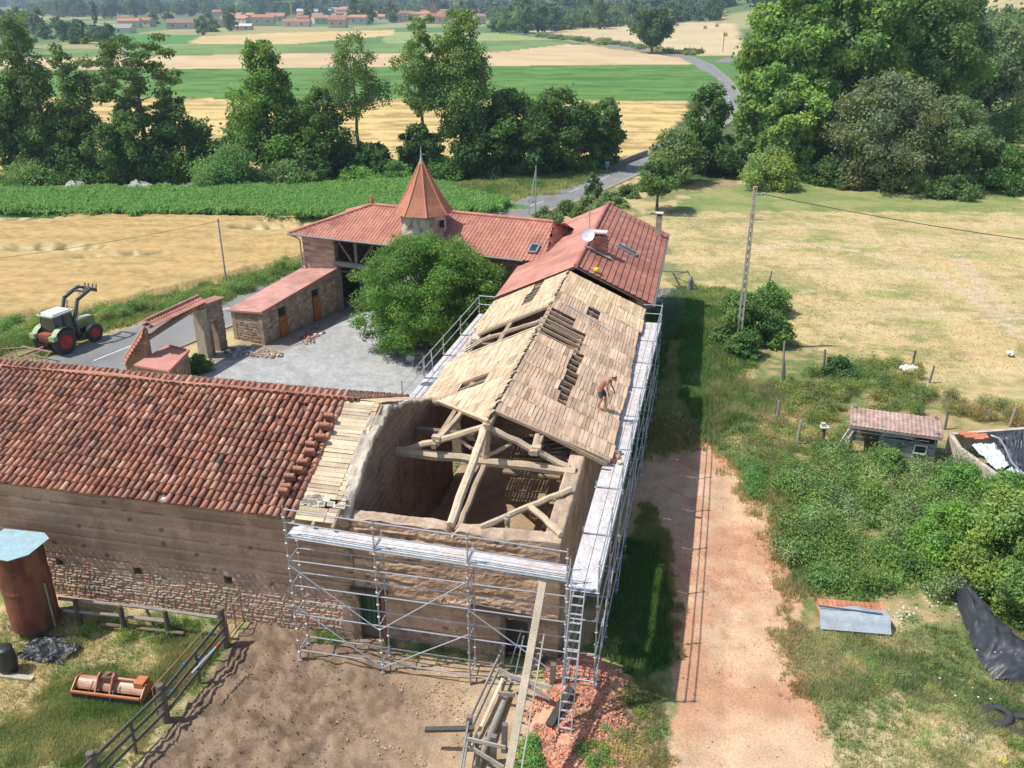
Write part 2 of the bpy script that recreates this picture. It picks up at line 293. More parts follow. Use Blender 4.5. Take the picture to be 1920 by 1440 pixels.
m = (GX/GY > .8) & (GY > 135); C[m] = mixc((.5, .4, .18), (.2, .25, .08), sm(.4, .6, nb_[m]))
# interior floor of the barn and shelves under buildings
m = (GA > -26) & (GA < .1) & (GB > .2) & (GB < 9.6); C[m] = mixc((.36, .25, .15), (.44, .31, .19), nf[m]); H[m] = .12
m = (GA > -7.1) & (GA < .1) & (GB > .2) & (GB < 41); C[m] = mixc((.36, .25, .15), (.44, .31, .19), nf[m]); H[m] = .12
def gcol(P):
    i = np.clip(np.searchsorted(gx, P[:, 0]), 0, len(gx)-1); j = np.clip(np.searchsorted(gy, P[:, 1]), 0, len(gy)-1); return C[i, j]
path([(1425, 466), (1500, 458), (1600, 468), (1690, 492), (1750, 515), (1830, 560), (1930, 640)], .9, (.58, .45, .30), .8); path([(1500, 545), (1600, 535), (1690, 545)], .5, (.58, .46, .3)); path([(1800, 480), (1850, 560), (1930, 600)], 1.2, (.55, .44, .3), .7); path([(1570, 1200), (1700, 1260), (1800, 1360), (1860, 1460)], .35, (.52, .42, .29), .7)
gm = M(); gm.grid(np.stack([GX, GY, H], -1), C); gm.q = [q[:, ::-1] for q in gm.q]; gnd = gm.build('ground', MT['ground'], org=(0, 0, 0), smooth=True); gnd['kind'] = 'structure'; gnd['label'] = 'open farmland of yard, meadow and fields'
# road: a sheet a little above the ground
def ribbon(P, w, dz, col, name, mat, step=2.):
    P = A_(P); q = [P[0]]
    for a, b in zip(P[:-1], P[1:]):
        n = max(1, int(np.linalg.norm(b-a)/step)); q += [a+(b-a)*(i+1)/n for i in range(n)]
    q = A_(q)
    for _ in range(12): q[1:-1] = .25*q[:-2]+.5*q[1:-1]+.25*q[2:]
    d = np.gradient(q, axis=0); d /= np.linalg.norm(d, axis=1)[:, None]; nn = np.stack([-d[:, 1], d[:, 0]], -1); ww = np.broadcast_to(w, (len(q),))
    off = np.linspace(-.5, .5, 7); xy = q[:, None]-nn[:, None]*(off[None, :, None]*ww[:, None, None]); z = hf(xy[..., 0], xy[..., 1])+dz
    m = M(); m.grid(np.concatenate([xy, z[..., None]], -1), col if callable(col) is False else col(xy)); m.q = [k[:, ::-1] for k in m.q]
    o = m.build(name, MT[mat], org=(0, 0, 0)); o['kind'] = 'structure'; return q, nn
e1 = PX((-60, 800), (200, 655), (380, 590), (560, 525), (700, 485)); e2 = PX((950, 402), (1080, 355), (1210, 298)); 
def rc(xy):
    c = mixc((.19, .19, .19), (.25, .248, .245), sm(.3, .7, fb(xy[..., 0]*.35, xy[..., 1]*.35, 3, 4))); e = np.abs(np.linspace(-1, 1, 7))[None]; c = mixc(c, (.27, .26, .24), .8*sm(.5, .35, np.abs(e-.5))*.5+0*xy[..., 0]); return mixc(c, (.36, .31, .23), sm(.8, 1.05, e+.3*(fb(xy[..., 0]*1.5, xy[..., 1]*1.5, 6, 3)-.5)))
RP_ = np.vstack([PX((-500, 960), (-100, 790), (220, 660), (400, 590), (570, 523), (955, 402), (1100, 350), (1210, 299)), PX((1290, 262), (1352, 218), (1368, 185), (1352, 152), (1320, 122), (1285, 106), (1200, 94), (1120, 80), (1040, 70), (975, 62))])
RQ, RN = ribbon(RP_, np.interp(np.arange(600), [0, 40, 600], [6.2, 6.2, 6.2])[:1], .07, rc, 'road', 'asphalt')
ribbon(PX((1352, 118), (1375, 108), (1420, 104)), 5, .09, rc, 'side_road', 'asphalt')
def marking(off, dash, name):
    m = M(); seg = np.linalg.norm(np.diff(RQ, axis=0), axis=1); cu = np.concatenate([[0], np.cumsum(seg)])
    s = 20.
    while s < cu[-1]-8:
        L = 3. if dash else 8.
        a = [np.interp(s+k, cu, RQ[:, i]) for k in (0, L) for i in (0, 1)]; an = [np.interp(s, cu, RN[:, i]) for i in (0, 1)]
        p = A_([a[0], a[1]]); q = A_([a[2], a[3]]); n2 = A_(an)
        v = [np.append(p+n2*(off-.07), 0), np.append(q+n2*(off-.07), 0), np.append(q+n2*(off+.07), 0), np.append(p+n2*(off+.07), 0)]
        v = A_(v); v[:, 2] = hf(v[:, 0], v[:, 1])+.085; m.raw(v, [[0, 1, 2, 3]], None, (.62, .62, .6)); s += 9 if dash else 8.
    o = m.build(name, MT['dull'], org=(0, 0, 0)); o['kind'] = 'structure'
marking(0, True, 'centre_line')
# ---------------------------------------------------------------- walls
rng = np.random.RandomState(4)
def stone_fn(seed=0, rh=(.13, .24), rw=(.18, .5), cols=None, mortar=(.34, .28, .21), dep=.045):
    cols = A_(cols if cols is not None else [(.33, .21, .14), (.40, .27, .18), (.26, .16, .12), (.42, .31, .22), (.36, .18, .13), (.30, .24, .18), (.24, .19, .15)])
    r = np.random.RandomState(seed); ys = np.cumsum(r.uniform(rh[0], rh[1], 90)); xs = [np.cumsum(r.uniform(rw[0], rw[1], 220)) for _ in range(91)]
    def f(u, v):
        v2 = v+.07*(fb(u*.8, v*.8, seed+3, 2)-.5)*2; u2 = u+.05*(vn(u*3, v*3, seed+5)-.5); ri = np.searchsorted(ys, v2); d = np.zeros(u.shape); c = np.zeros(u.shape+(3,))
        y0 = np.where(ri > 0, ys[np.clip(ri-1, 0, 89)], 0); y1 = ys[np.clip(ri, 0, 89)]
        for k in np.unique(ri):
            m = ri == k; x = xs[k % 91]; ci = np.searchsorted(x, u2[m]); x0 = np.where(ci > 0, x[np.clip(ci-1, 0, 219)], 0); x1 = x[np.clip(ci, 0, 219)]
            e = np.minimum(np.minimum(u2[m]-x0, x1-u2[m]), np.minimum(v2[m]-y0[m], y1[m]-v2[m])); t = sm(.008, .035, e)
            hsh = h2(ci, np.full(ci.shape, k), seed); cc = cols[(hsh*len(cols)).astype(int) % len(cols)]*(.8+.4*h2(ci, np.full(ci.shape, k), seed+1))[:, None]
            d[m] = dep*t*(.6+.5*hsh)-dep; c[m] = A_(mortar)*(1-t)[:, None]+cc*t[:, None]
        return d, c
    return f
def pise_fn(seed=0, sp=.52, base=(.40, .275, .19), dk=(.33, .225, .155), rough=.02, erode=0.):
    def f(u, v):
        vv = v/sp+.035*(fb(u*.4, v*.2, seed, 2)-.5)*2+.006*u; k = np.floor(vv); fr = vv-k; off = (h2(k, k*0, seed)-.5)*.035
        d = off*.8+rough*(fb(u*5, v*9, seed+2, 3)-.5)*2; g_ = np.exp(-(np.minimum(fr, 1-fr)/.045)**2)*(fb(u*1.3, k*7., seed+4, 2) > .35); d = d-.035*g_
        c = mixc(base, dk, sm(.35, .65, fb(u*.7, v*1.6, seed+6, 4))); stn = fb(u*1.6, v*.35, seed+16, 4); c = mixc(c, A_(dk)*.78, .55*sm(.55, .72, stn)); c = mixc(c, A_(base)*1.2, .4*sm(.58, .75, fb(u*2.5, v*2.5, seed+18, 3))); c = mixc(c, A_(base)*1.22, .5*sm(.6, .8, fr)); c = mixc(c, A_(dk)*.62, .8*g_)
        ju = (u/1.9+h2(k, k*0, seed+8)*1.); jf = ju-np.floor(ju); jj = (np.abs(jf-.5-(fr-.5)*.14) < .010)*(h2(np.floor(ju), k, seed+9) > .35); d = d-.012*jj; c = mixc(c, A_(base)*1.25, .5*jj)
        if erode:
            e = sm(.47, .62, fb(u*.55, v*1.9, seed+10, 3)); lam = (np.sin(v*13+3*fb(u*.8, v, seed+12, 2)) > .1)
            d = d-erode*e*(.4+.6*lam); c = mixc(c, mixc(A_(base)*1.35, A_(dk)*.75, lam*1.), .75*e)
        hole = (h2(np.floor(u/.31), np.floor(v/.29), seed+14) > .965) & (np.hypot((u/.31) % 1-.5, (v/.29) % 1-.5) < .3); d = d-.04*hole; c = mixc(c, A_(dk)*.5, hole*.8)
        return d, c
    return f
def combo(lo, hi, hgt, seed=1):
    def f(u, v):
        t = sm(-.06, .06, v-(hgt(u) if callable(hgt) else hgt)-.55*(fb(u*.8, v*.5, seed, 3)-.5)); d1, c1 = lo(u, v); d2, c2 = hi(u, v)
        return d1*(1-t)+d2*t, c1*(1-t[..., None])+c2*t[..., None]
    return f
def wall(m, p0, p1, inn, z0, zt, th=.55, outf=None, inf=None, res=.06, ops=(), topc=(.44, .31, .21), topn=.06, seed=0, ends=True):
    """wall with outer face on the line p0-p1, thickness th towards inn, ragged top zt(u)"""
    p0 = A_(p0, dtype=float); p1 = A_(p1, dtype=float); L = np.linalg.norm(p1-p0); D = (p1-p0)/L; inn = A_(inn, dtype=float)
    nu = max(2, int(L/res)+1); u = np.linspace(0, L, nu); zt_ = zt(u) if callable(zt) else np.full(nu, float(zt)); nvv = max(3, int((zt_.max()-z0)/res))
    f = np.linspace(0, 1, nvv); r = .08; k = 5
    s_in = np.concatenate([np.zeros(nvv), r*(1-np.cos(np.linspace(0, math.pi/2, k)[1:])), np.linspace(r, th-r, 5)[1:-1], th-r*(1-np.sin(np.linspace(0, math.pi/2, k)))[:: 1][0:k]*1., np.full(nvv-1, th)])
    zz = np.zeros((nu, len(s_in))); H_ = (zt_-r-z0)[:, None]
    zz[:, :nvv] = z0+f*H_; zz[:, nvv:nvv+k-1] = (zt_-r)[:, None]+r*np.sin(np.linspace(0, math.pi/2, k)[1:]); zz[:, nvv+k-1:nvv+k+2] = zt_[:, None]
    zz[:, nvv+k+2:nvv+2*k+2] = (zt_-r)[:, None]+r*np.cos(np.linspace(0, math.pi/2, k)); zz[:, nvv+2*k+2:] = z0+f[::-1][1:]*H_
    U = u[:, None]+0*zz; side = np.zeros(len(s_in)); side[:nvv] = 1; side[nvv+2*k+2:] = -1
    d = np.zeros(zz.shape); c = np.zeros(zz.shape+(3,)); tn = fb(U*2.2+seed, s_in[None]*3+zz*.2, 5+seed, 3)-.5
    c[:] = mixc(A_(topc)*.85, A_(topc)*1.15, sm(.35, .65, tn+.5)); zz[:, nvv-1:nvv+2*k+3] += (tn*topn*2)[:, nvv-1:nvv+2*k+3]
    for sel, fn, ws in ((slice(0, nvv), outf, 1), (slice(nvv+2*k+2, None), inf or outf, -1)):
        dd, cc = fn(U[:, sel], zz[:, sel]-0); d[:, sel] = dd*ws; c[:, sel] = cc
    P = p0+D*U[..., None]+inn*(s_in[None, :, None]-d[..., None])+Z*zz[..., None]
    mask = np.ones((nu-1, len(s_in)-1), bool); uc = .5*(u[1:]+u[:-1])[:, None]; zc = .25*(zz[1:, 1:]+zz[:-1, 1:]+zz[1:, :-1]+zz[:-1, :-1])
    for (a0, a1, b0, b1) in ops:
        mask &= ~((uc > a0) & (uc < a1) & (zc > b0) & (zc < b1))
        jc = A_(topc)*.8; q = lambda uu, s, z: p0+D*uu+inn*s+Z*z
        for ua in (a0, a1): m.raw([q(ua, 0, b0), q(ua, th, b0), q(ua, th, b1), q(ua, 0, b1)], [[0, 1, 2, 3]], None, jc)
        for zb in (b0, b1): m.raw([q(a0, 0, zb), q(a1, 0, zb), q(a1, th, zb), q(a0, th, zb)], [[0, 1, 2, 3]], None, jc)
    m.grid(P, c, mask)
    if ends:
        for i in (0, nu-1):
            v = P[i]; n = len(v)//2; ring = np.stack([v[:n], v[::-1][:n]], 1); m.grid(ring, np.stack([c[i][:n], c[i][::-1][:n]], 1))
    return m
def roofsurf(m, o, U, V, L, Sl, col, colsp=.28, amp=.045, course=.36, step=.025, poly=None, cols2=None, flat=False, seed=0):
    """tiled slope; o eave corner, U along the eave, V up the slope, poly clips in (u,v)"""
    Nn = np.cross(U, V); Nn = Nn/np.linalg.norm(Nn); Nn = Nn*np.sign(Nn[2])
    uu = np.linspace(0, L, int(L/colsp*(6 if not flat else 1.2))+2); nc = int(Sl/course+.5); fr = A_([0, .04, .96]); vv = np.concatenate([(i+fr)*Sl/nc for i in range(nc)]+[[Sl]])
    k = np.concatenate([[i]*3 for i in range(nc)]+[[nc-1]]); ff = np.concatenate([fr]*nc+[[1.]])
    UU, VV = np.meshgrid(uu, vv, indexing='ij'); ph = (UU/colsp) % 1
    hh = (0 if flat else amp*np.where(ph < .62, np.sin(np.clip(ph/.62, 0, 1)*math.pi), -.35*np.sin((ph-.62)/.38*math.pi)))+step*(1-ff)[None]*1.0
    hh = np.where(ff[None] == 0, hh-step*1.1, hh)
    P = o+U*UU[..., None]+V*VV[..., None]+Nn*hh[..., None]
    ti = h2(np.floor(UU/colsp), k[None]+0*UU, seed); c = mixc(A_(col), A_(cols2 if cols2 is not None else A_(col)*.85), ti)*(.9+.2*fb(UU*.5, VV*.5, seed, 3))[..., None]; c = mixc(c, A_(c)*A_([.72, .70, .72]), .75*sm(.54, .72, fb(UU*.7+9, VV*.45, seed+31, 4))); c = mixc(c, (.52, .42, .30), .35*(h2(np.floor(UU/colsp), k[None]+0*UU, seed+5) > .965))
    mask = None
    if poly is not None: mask = inpoly(.5*(UU[1:, 1:]+UU[:-1, :-1]), .5*(VV[1:, 1:]+VV[:-1, :-1]), poly)
    m.grid(P, c, mask)
    return Nn
def ridge(m, p, q, r=.12, col=(.5, .2, .14), seg=.4, seed=0):
    p = A_(p, dtype=float); q = A_(q, dtype=float); L = np.linalg.norm(q-p); n = max(1, int(L/seg)); D = (q-p)/L; R = np.random.RandomState(seed)
    for i in range(n):
        a = p+D*L*i/n; b = p+D*(L*(i+1)/n+.05); m.tube([a, b], [r*1.08, r*.92], 8, A_(col)*R.uniform(.8, 1.15))
PINK, PINK2 = (.54, .25, .175), (.45, .195, .135)
# ---------------------------------------------------------------- long barn (left wing) with old canal tiles
EB, EZ, RB, RZ, BB = -.6, 5.5, 4.45, 7.62, 10.0
barn = thing('barn_wing', 'long low barn with weathered red canal tile roof and rammed earth wall over rubble stone', 'barn', W(-17, 4, 0))
hole = lambda x, y, r: (x-r, x+r, y-r, y+r)
m = M(); st = stone_fn(3, rh=(.10, .2), rw=(.12, .42), mortar=(.40, .32, .24)); st = stone_fn(3, rh=(.09, .19), rw=(.12, .42), mortar=(.50, .38, .27), dep=.06, cols=[(.46, .31, .20), (.54, .38, .25), (.38, .23, .16), (.50, .36, .25), (.46, .22, .15), (.42, .33, .25), (.34, .25, .18)]); pi = pise_fn(5, .46, rough=.02, base=(.49, .325, .23), dk=(.40, .265, .185))
wall(m, W(-27, 0), W(-7.2, 0), N, -.2, 5.42, outf=combo(st, pi, lambda u: 2.05-.04*(u-13)*0, 3), seed=2, ends=True, res=.055, ops=[hole(7.9, 1.85, .14), hole(11.2, 1.95, .16), hole(14.9, 2.1, .16)])
wall(m, W(-27, BB-.6), W(-7.5, BB-.6), -N, -.2, 5.1, outf=stone_fn(8), inf=pi, res=.12)
wall(m, W(-27, 0), W(-27, BB-.6), T, -.2, 5.1, outf=pi, res=.15)
m.build('wall', MT['earthwall'], barn)
m = M()
R = np.random.RandomState(8)
# canal tiles one by one
def canal(m, o, U, V, L, Sl, poly=None, skip=None, cs=.27, ce=.39, seed=0, dark=0., light=0.):
    R = np.random.RandomState(seed); Nn = np.cross(U, V); Nn = Nn/np.linalg.norm(Nn); Nn *= np.sign(Nn[2])
    nu = int(L/cs); nv_ = int(Sl/ce); iu, iv = np.meshgrid(np.arange(nu), np.arange(nv_+1), indexing='ij'); iu = iu.ravel(); iv = iv.ravel(); n = len(iu)
    wob = (fb(iu*.25, iv*.3, seed, 3)-.5)
    u = (iu+.5)*cs+R.normal(0, .010, n)+.05*wob; v = iv*ce-.06+R.normal(0, .018, n)+R.rand(nu)[iu]*.06; sag = .10*(fb(u*.25, v*.3, seed+4, 2)-.5)
    keep = np.ones(n, bool)
    if poly is not None: keep &= inpoly(u, v+.1, poly)
    if skip is not None: keep &= ~skip(u, v)
    keep &= R.rand(n) > .002
    u, v, sag, iu, iv = u[keep], v[keep], sag[keep], iu[keep], iv[keep]; n = len(u); th = np.linspace(0, math.pi, 6); tl = ce*1.18
    rot = R.normal(0, .035, n); r0 = .40*cs*R.uniform(.93, 1.07, n); r1 = r0*.78
    Cx = np.cos(th); Sx = np.sin(th); rings = []
    for (dv, rr, lift) in ((0, r0, .035), (tl, r1, .0)):
        pu = u[:, None]+rr[:, None]*Cx+np.sin(rot)[:, None]*dv; pv = v[:, None]+dv*np.ones(6); ph = sag[:, None]+rr[:, None]*Sx*1.05+lift+.02
        rings.append(o+U*pu[..., None]+V*pv[..., None]+Nn*ph[..., None])
    # thickness lip at the lower end
    pu = u[:, None]+(r0*.8)[:, None]*Cx; ph = sag[:, None]+(r0*.8)[:, None]*Sx*1.05+.05; lip = o+U*pu[..., None]+V*(v[:, None]+.002*np.ones(6))[..., None]+Nn*ph[..., None]
    P = np.stack([lip]+rings, 1)  # n,3,6,3
    pal = A_([(.50, .20, .115), (.43, .17, .105), (.56, .26, .16), (.35, .135, .09), (.25, .12, .085), (.60, .31, .20), (.46, .23, .15), (.19, .11, .09)])
    pr = A_([.30, .24, .14, .10, .05, .06, .09, .02]); ci = R.choice(8, n, p=pr/pr.sum()); big = fb(u*.4, v*.6, seed+9, 3)
    c = pal[ci]*A_([1.0, 1.10, 1.16])*R.uniform(.88, 1.12, n)[:, None]; c = mixc(c, (.21, .13, .10), (.35*sm(.52, .7, big)+dark)*1.); c = mixc(c, (.38, .33, .22), .3*(R.rand(n) < .02)); 
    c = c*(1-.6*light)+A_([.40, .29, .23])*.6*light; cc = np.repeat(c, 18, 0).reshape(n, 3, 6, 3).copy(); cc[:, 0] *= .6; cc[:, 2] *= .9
    base = np.arange(n)[:, None, None]*18; i = np.arange(2)[None, :, None]*6; j = np.arange(5)[None, None]
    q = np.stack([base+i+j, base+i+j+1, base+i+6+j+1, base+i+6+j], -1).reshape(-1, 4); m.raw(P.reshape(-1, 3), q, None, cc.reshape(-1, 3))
    return Nn
Vf = W(0, RB, RZ)-W(0, EB, EZ); Sf = np.linalg.norm(Vf); Vf /= Sf
Vb = W(0, RB, RZ)-W(0, BB, 5.25); Sb = np.linalg.norm(Vb); Vb /= Sb
skp = lambda u, v: (np.hypot(u-13.6, v-.15) < .22)
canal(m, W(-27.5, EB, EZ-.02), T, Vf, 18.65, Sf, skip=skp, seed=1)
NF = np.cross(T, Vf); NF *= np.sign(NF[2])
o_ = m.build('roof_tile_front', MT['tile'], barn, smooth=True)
m = M(); canal(m, W(-27.5, BB, 5.23), T, Vb, 19.2, Sb, seed=7, dark=.25); m.build('roof_tile_rear', MT['tile'], barn, smooth=True)
m = M()   # channel tiles and boarding under the covers
def slab(m, P, Nn, th, c): m.prism(P, -A_(Nn)*th, c)
slab(m, [W(-27.6, EB+.05, EZ-.01), W(-8.95, EB+.05, EZ-.01), W(-8.95, RB, RZ-.02), W(-27.6, RB, RZ-.02)], NF, .05, (.17, .09, .065))
NB = np.cross(T, Vb); NB *= np.sign(NB[2]); slab(m, [W(-27.6, BB-.05, 5.25), W(-8.2, BB-.05, 5.25), W(-8.5, RB, RZ-.02), W(-27.6, RB, RZ-.02)], NB, .05, (.17, .09, .065))
m.build('roof_underlay', MT['wood'], barn)
m = M(); P = [W(a, RB, RZ+.05+.05*math.sin(a*.9)) for a in np.linspace(-27.6, -14.3, 40)]; m.tube(P, .13, 9, (.46, .22, .14), seed=3); m.build('mortar_ridge', MT['tile'], barn, smooth=True)
m = M(); ridge(m, W(-14.3, RB, RZ+.05), W(-8.6, RB, RZ+.02), .11, (.36, .15, .1), .36, 4); m.build('ridge_tile', MT['tile'], barn, smooth=True)
# bare boarding strip of the wing
def boards(m, o, U, V, Nn, u0, u1, v0, v1, keep=None, bay=(1.0, 1.35), bw=(.15, .23), ust=None, seed=0, col=((.70, .55, .35), (.60, .45, .28), (.52, .40, .27), (.66, .49, .33)), drop=.008, gap=.018):
    R = np.random.RandomState(seed); u = u0; ctr = []; half = []; axs = []; cs = []; edges = [u0]
    while u < u1-.2:
        w = min(R.uniform(*bay), u1-u); v = v0; tone = R.uniform(.9, 1.08); drift = R.normal(0, .012)
        while v < v1:
            b = R.uniform(*bw); cu, cv = u+w/2, v+b/2; L = w*R.uniform(.965, 1.0)
            if ust is not None:
                us = ust(cv)
                if us > u: L = (u+w-us)*.99; cu = us+L/2
                if L < .12: v += b; continue
            if R.rand() > drop and cv < v1 and (keep is None or keep(cu, cv)):
                an = R.normal(0, .010)+drift*.6; uu = U*math.cos(an)+V*math.sin(an); vv = V*math.cos(an)-U*math.sin(an); g_ = gap*R.uniform(.2, 1.9)
                ctr.append(o+U*(cu+R.normal(0, .01))+V*cv+Nn*(R.normal(0, .004))); half.append((L/2, (b-g_)/2, .012)); axs.append([uu, vv, Nn]); c = A_(col[R.randint(len(col))])*R.uniform(.86, 1.1)*tone
                if R.rand() < .06: c = c*.72
                cs.append(c)
            v += b
        u += w; edges.append(u)
    m.boxes(ctr, half, axs, cs); return edges
m = M(); sk = lambda u, v: True
boards(m, W(0, EB, EZ+.0), T, Vf, NF, -9.0, -7.5, .0, .62, seed=2); boards(m, W(0, EB, EZ), T, Vf, NF, -8.95, -7.55, .95, Sf, seed=3, keep=lambda u, v: not (u > -7.9 and 2.2 < v < 2.7))
m2_ = M(); R = np.random.RandomState(31)
for i in range(34): m2_.boxes([W(R.uniform(-8.9, -7.4), EB, EZ)+Vf*R.uniform(.58, 1.0)-NF*.01], [[R.uniform(.06, .16), R.uniform(.05, .1), .04]], [T, Vf, NF], A_((.60, .53, .43))*R.uniform(.75, 1.15))
boards(m, W(0, BB, 5.3), T, Vb, NB, -8.45, -7.3, .1, Sb+.02, seed=5)
m.build('roof_boarding', MT['wood'], barn); m2_.build('mortar_bed', MT['stone'], barn)
for k, a in enumerate((-8.9, -8.2, -7.5)):
    m = M(); m.beam(W(a, EB-.1, EZ-.12), W(a, RB, RZ-.12), .1, .13, (.4, .3, .2)); m.build('rafter', MT['wood'], barn)
m = M(); m.beam(W(-9.5, RB, RZ-.28), W(-7.4, RB, RZ-.28), .2, .2, (.36, .27, .18)); m.build('ridge_beam', MT['wood'], barn)
# small lead and broken tile at the hole
m = M(); m.box(W(-13.7, EB+.12, EZ+.02), .3, .2, .1, (.5, .5, .48)); m.build('patch_flashing', MT['plaster'], barn)
m = M(); R = np.random.RandomState(1)
for i in range(7): m.tube([A_([-.17, 0, .0+.035*i])+A_([R.normal(0, .01), R.normal(0, .012), 0]), A_([.17, 0, .0+.035*i])], [.095, .08], 8, A_((.40, .18, .115))*R.uniform(.55, 1.25))
tsp = None
for i, (x, y) in enumerate([(621, 790), (613, 808), (604, 829), (587, 843), (585, 856), (571, 876), (564, 890), (547, 903), (540, 922), (536, 930)]):
    p = onp(x, y, W(0, EB, EZ), NF)+NF*.14
    if tsp is None: tsp = tag(m.build('tile_stack', MT['tile'], org=(0, 0, 0), smooth=True), 'small stack of spare curved clay tiles on the tiled slope beside the bare boarding', 'tiles', 'stacks of spare tiles on the old roof'); o = tsp
    else: o = tsp.copy(); COL.objects.link(o)
    o.location = p; o.rotation_euler = (math.radians(23), 0, -TH+math.radians(90)*0+.1*i % .3)
# ---------------------------------------------------------------- stripped barn (ruin)
RA, RZm, RE, ZE, LE, ZL = -3.5, 7.15, .95, 5.15, -7.9, 5.0
ruin = thing('stripped_barn', 'earth walled barn stripped of its tiles, pale boarding and open roof trusses exposed', 'barn', W(-3.6, 12, 0))
m = M(); er = pise_fn(15, .42, rough=.03, erode=.07, base=(.50, .335, .225), dk=(.40, .265, .18)); st2 = stone_fn(13)
rg = lambda u: 5.38+.10*(fb(u*1.1, u*0, 3, 3)-.5)-.28*np.exp(-((u-3.55)/.12)**2)-.10*np.exp(-((u-4.9)/.3)**2)
wall(m, W(-7.2, 0), W(0, 0), N, -.2, rg, th=.6, outf=combo(st2, er, lambda u: 1.15+.9*sm(1.3, .3, u), 7), inf=pise_fn(17), ops=[(.06, 1.0, -.3, 2.5), (5.35, 6.35, .1, 2.28)], topn=.11, topc=(.47, .345, .245), seed=3)
m.build('front_wall', MT['earthwall'], ruin)
m = M(); rr = lambda u: 5.36+.05*(fb(u*1.1, u*0, 5, 3)-.5)
wall(m, W(0, .0), W(0, 24.6), -T, -.2, rr, th=.6, outf=pise_fn(22, .42, rough=.03, base=(.46, .32, .21)), inf=pise_fn(23), topn=.07, topc=(.47, .345, .245), seed=4, res=.08); m.build('right_wall', MT['earthwall'], ruin)
m = M(); gb_ = A_([[0, 5.4], [.3, 5.75], [.6, 6.05], [1.2, 6.25], [1.5, 6.5], [2.2, 6.8], [2.7, 7.1], [3.3, 7.2], [3.9, 7.4], [4.5, 7.5], [5.3, 7.2], [6.5, 6.75], [9, 5.8], [10, 5.35], [10.1, 5.1], [24.6, 5.1]])
gz = lambda u: np.interp(u, gb_[:, 0], gb_[:, 1])+.10*(fb(u*2.5, u*0, 9, 2)-.5)
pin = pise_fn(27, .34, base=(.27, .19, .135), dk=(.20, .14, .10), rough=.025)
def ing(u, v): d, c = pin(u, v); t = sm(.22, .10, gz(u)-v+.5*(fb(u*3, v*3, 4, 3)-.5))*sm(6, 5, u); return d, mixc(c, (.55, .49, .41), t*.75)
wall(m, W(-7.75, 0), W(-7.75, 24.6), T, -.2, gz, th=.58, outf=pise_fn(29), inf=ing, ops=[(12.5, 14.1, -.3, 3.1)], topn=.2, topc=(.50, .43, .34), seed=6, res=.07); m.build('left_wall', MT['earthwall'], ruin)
m = M(); wall(m, W(-7.2, 24.4), W(0, 24.4), N, -.2, lambda u: 5.2+1.8*(1-np.abs(u-3.6)/3.6), th=.4, outf=pise_fn(33), res=.15); m.build('party_wall', MT['plaster'], ruin)
# door in the front wall
m = M(); m.box(W(-6.67, .28, .1), 1.0, .05, 2.2, (.035, .10, .06), [T, N, Z]); dr = m.build('door', MT['paint'], ruin)
m = M()
for i in range(6): m.box(W(-7.08+.165*i, .245, .12), .012, .03, 2.1, (.02, .06, .04), [T, N, Z])
m.box(W(-6.67, .235, .1), .98, .03, .75, (.17, .13, .09), [T, N, Z]); m.build('kick_board', MT['wood'], dr, org=dr['_o'])
m = M(); m.box(W(-6.67, -.05, 2.45), 1.35, .35, .16, (.13, .10, .08), [T, N, Z]); m.build('lintel', MT['wood'], ruin)
m = M(); m.box(W(-7.14, .1, .1), .12, .25, 2.36, (.2, .15, .1), [T, N, Z]); m.box(W(-6.2, .1, .1), .12, .25, 2.36, (.28, .12, .09), [T, N, Z]); m.build('door_frame', MT['wood'], ruin)
m = M(); m.beam(W(-3.0, -.06, 2.45), W(-.6, -.06, 2.25), .2, .2, (.16, .13, .11)); m.build('opening_lintel', MT['wood'], ruin)
for a in (-1.9, -.95):
    m = M(); m.beam(W(a, -.05, .3), W(a+.02, -.05, 2.28), .16, .16, (.15, .13, .115)); m.build('opening_post', MT['wood'], ruin)
m = M(); m.box(W(-1.42, .4, .35), .95, .04, 1.4, (.12, .1, .09), [T, N, Z]); m.build('hatch_board', MT['wood'], ruin)
# roof boarding
def plane(s):
    U = N.copy(); P0 = W(RA, 0, RZm); P1 = W(RE if s > 0 else LE, 0, ZE if s > 0 else ZL); V = P1-P0; L = np.linalg.norm(V); V = V/L; Nn = np.cross(U, V); return P0, U, V, Nn*np.sign(Nn[2]), L
def abpoly(P, s):  # (a,b) -> (u,v)
    k = np.linalg.norm([1, ((RZm-ZE)/(RE-RA)) if s > 0 else (RZm-ZL)/(RA-LE)])
    return A_([[b, (a-RA)*k*s] for a, b in P])
P0, U, V, Nr, Lr = plane(1)
holesR = [abpoly(p, 1) for p in ([(-1.62, 8.5), (-1.18, 8.5), (-1.2, 14.2), (-1.66, 14.2)], [(-3.5, 18.3), (-2.9, 18.6), (-1.5, 16.5), (-1.5, 14.4), (-3.3, 14.6), (-3.5, 15)], [(-1.62, 19.1), (-1.6, 20.4), (-1.25, 20.4), (-1.2, 19.1)], [(-2.9, 8.7), (-2.9, 9.3), (-2.5, 9.3), (-2.5, 8.7)], [(-.2, 22.2), (-.1, 22.2), (-.1, 24), (-.2, 24)])]
def keepR(u, v): return not any(inpoly(A_([u]), A_([v]), h)[0] for h in holesR) and u > 5.9-.0*v
def keep_sub(holes): return lambda u, v: not any(inpoly(A_([u, u+.35, u-.35]), A_([v, v, v]), h).sum() >= 2 for h in holes)
m = M(); kr = keep_sub(holesR)
WC = ((.77, .535, .355), (.71, .49, .325), (.60, .41, .275), (.74, .515, .34)); WY = ((.86, .62, .37), (.82, .59, .35), (.78, .55, .32))
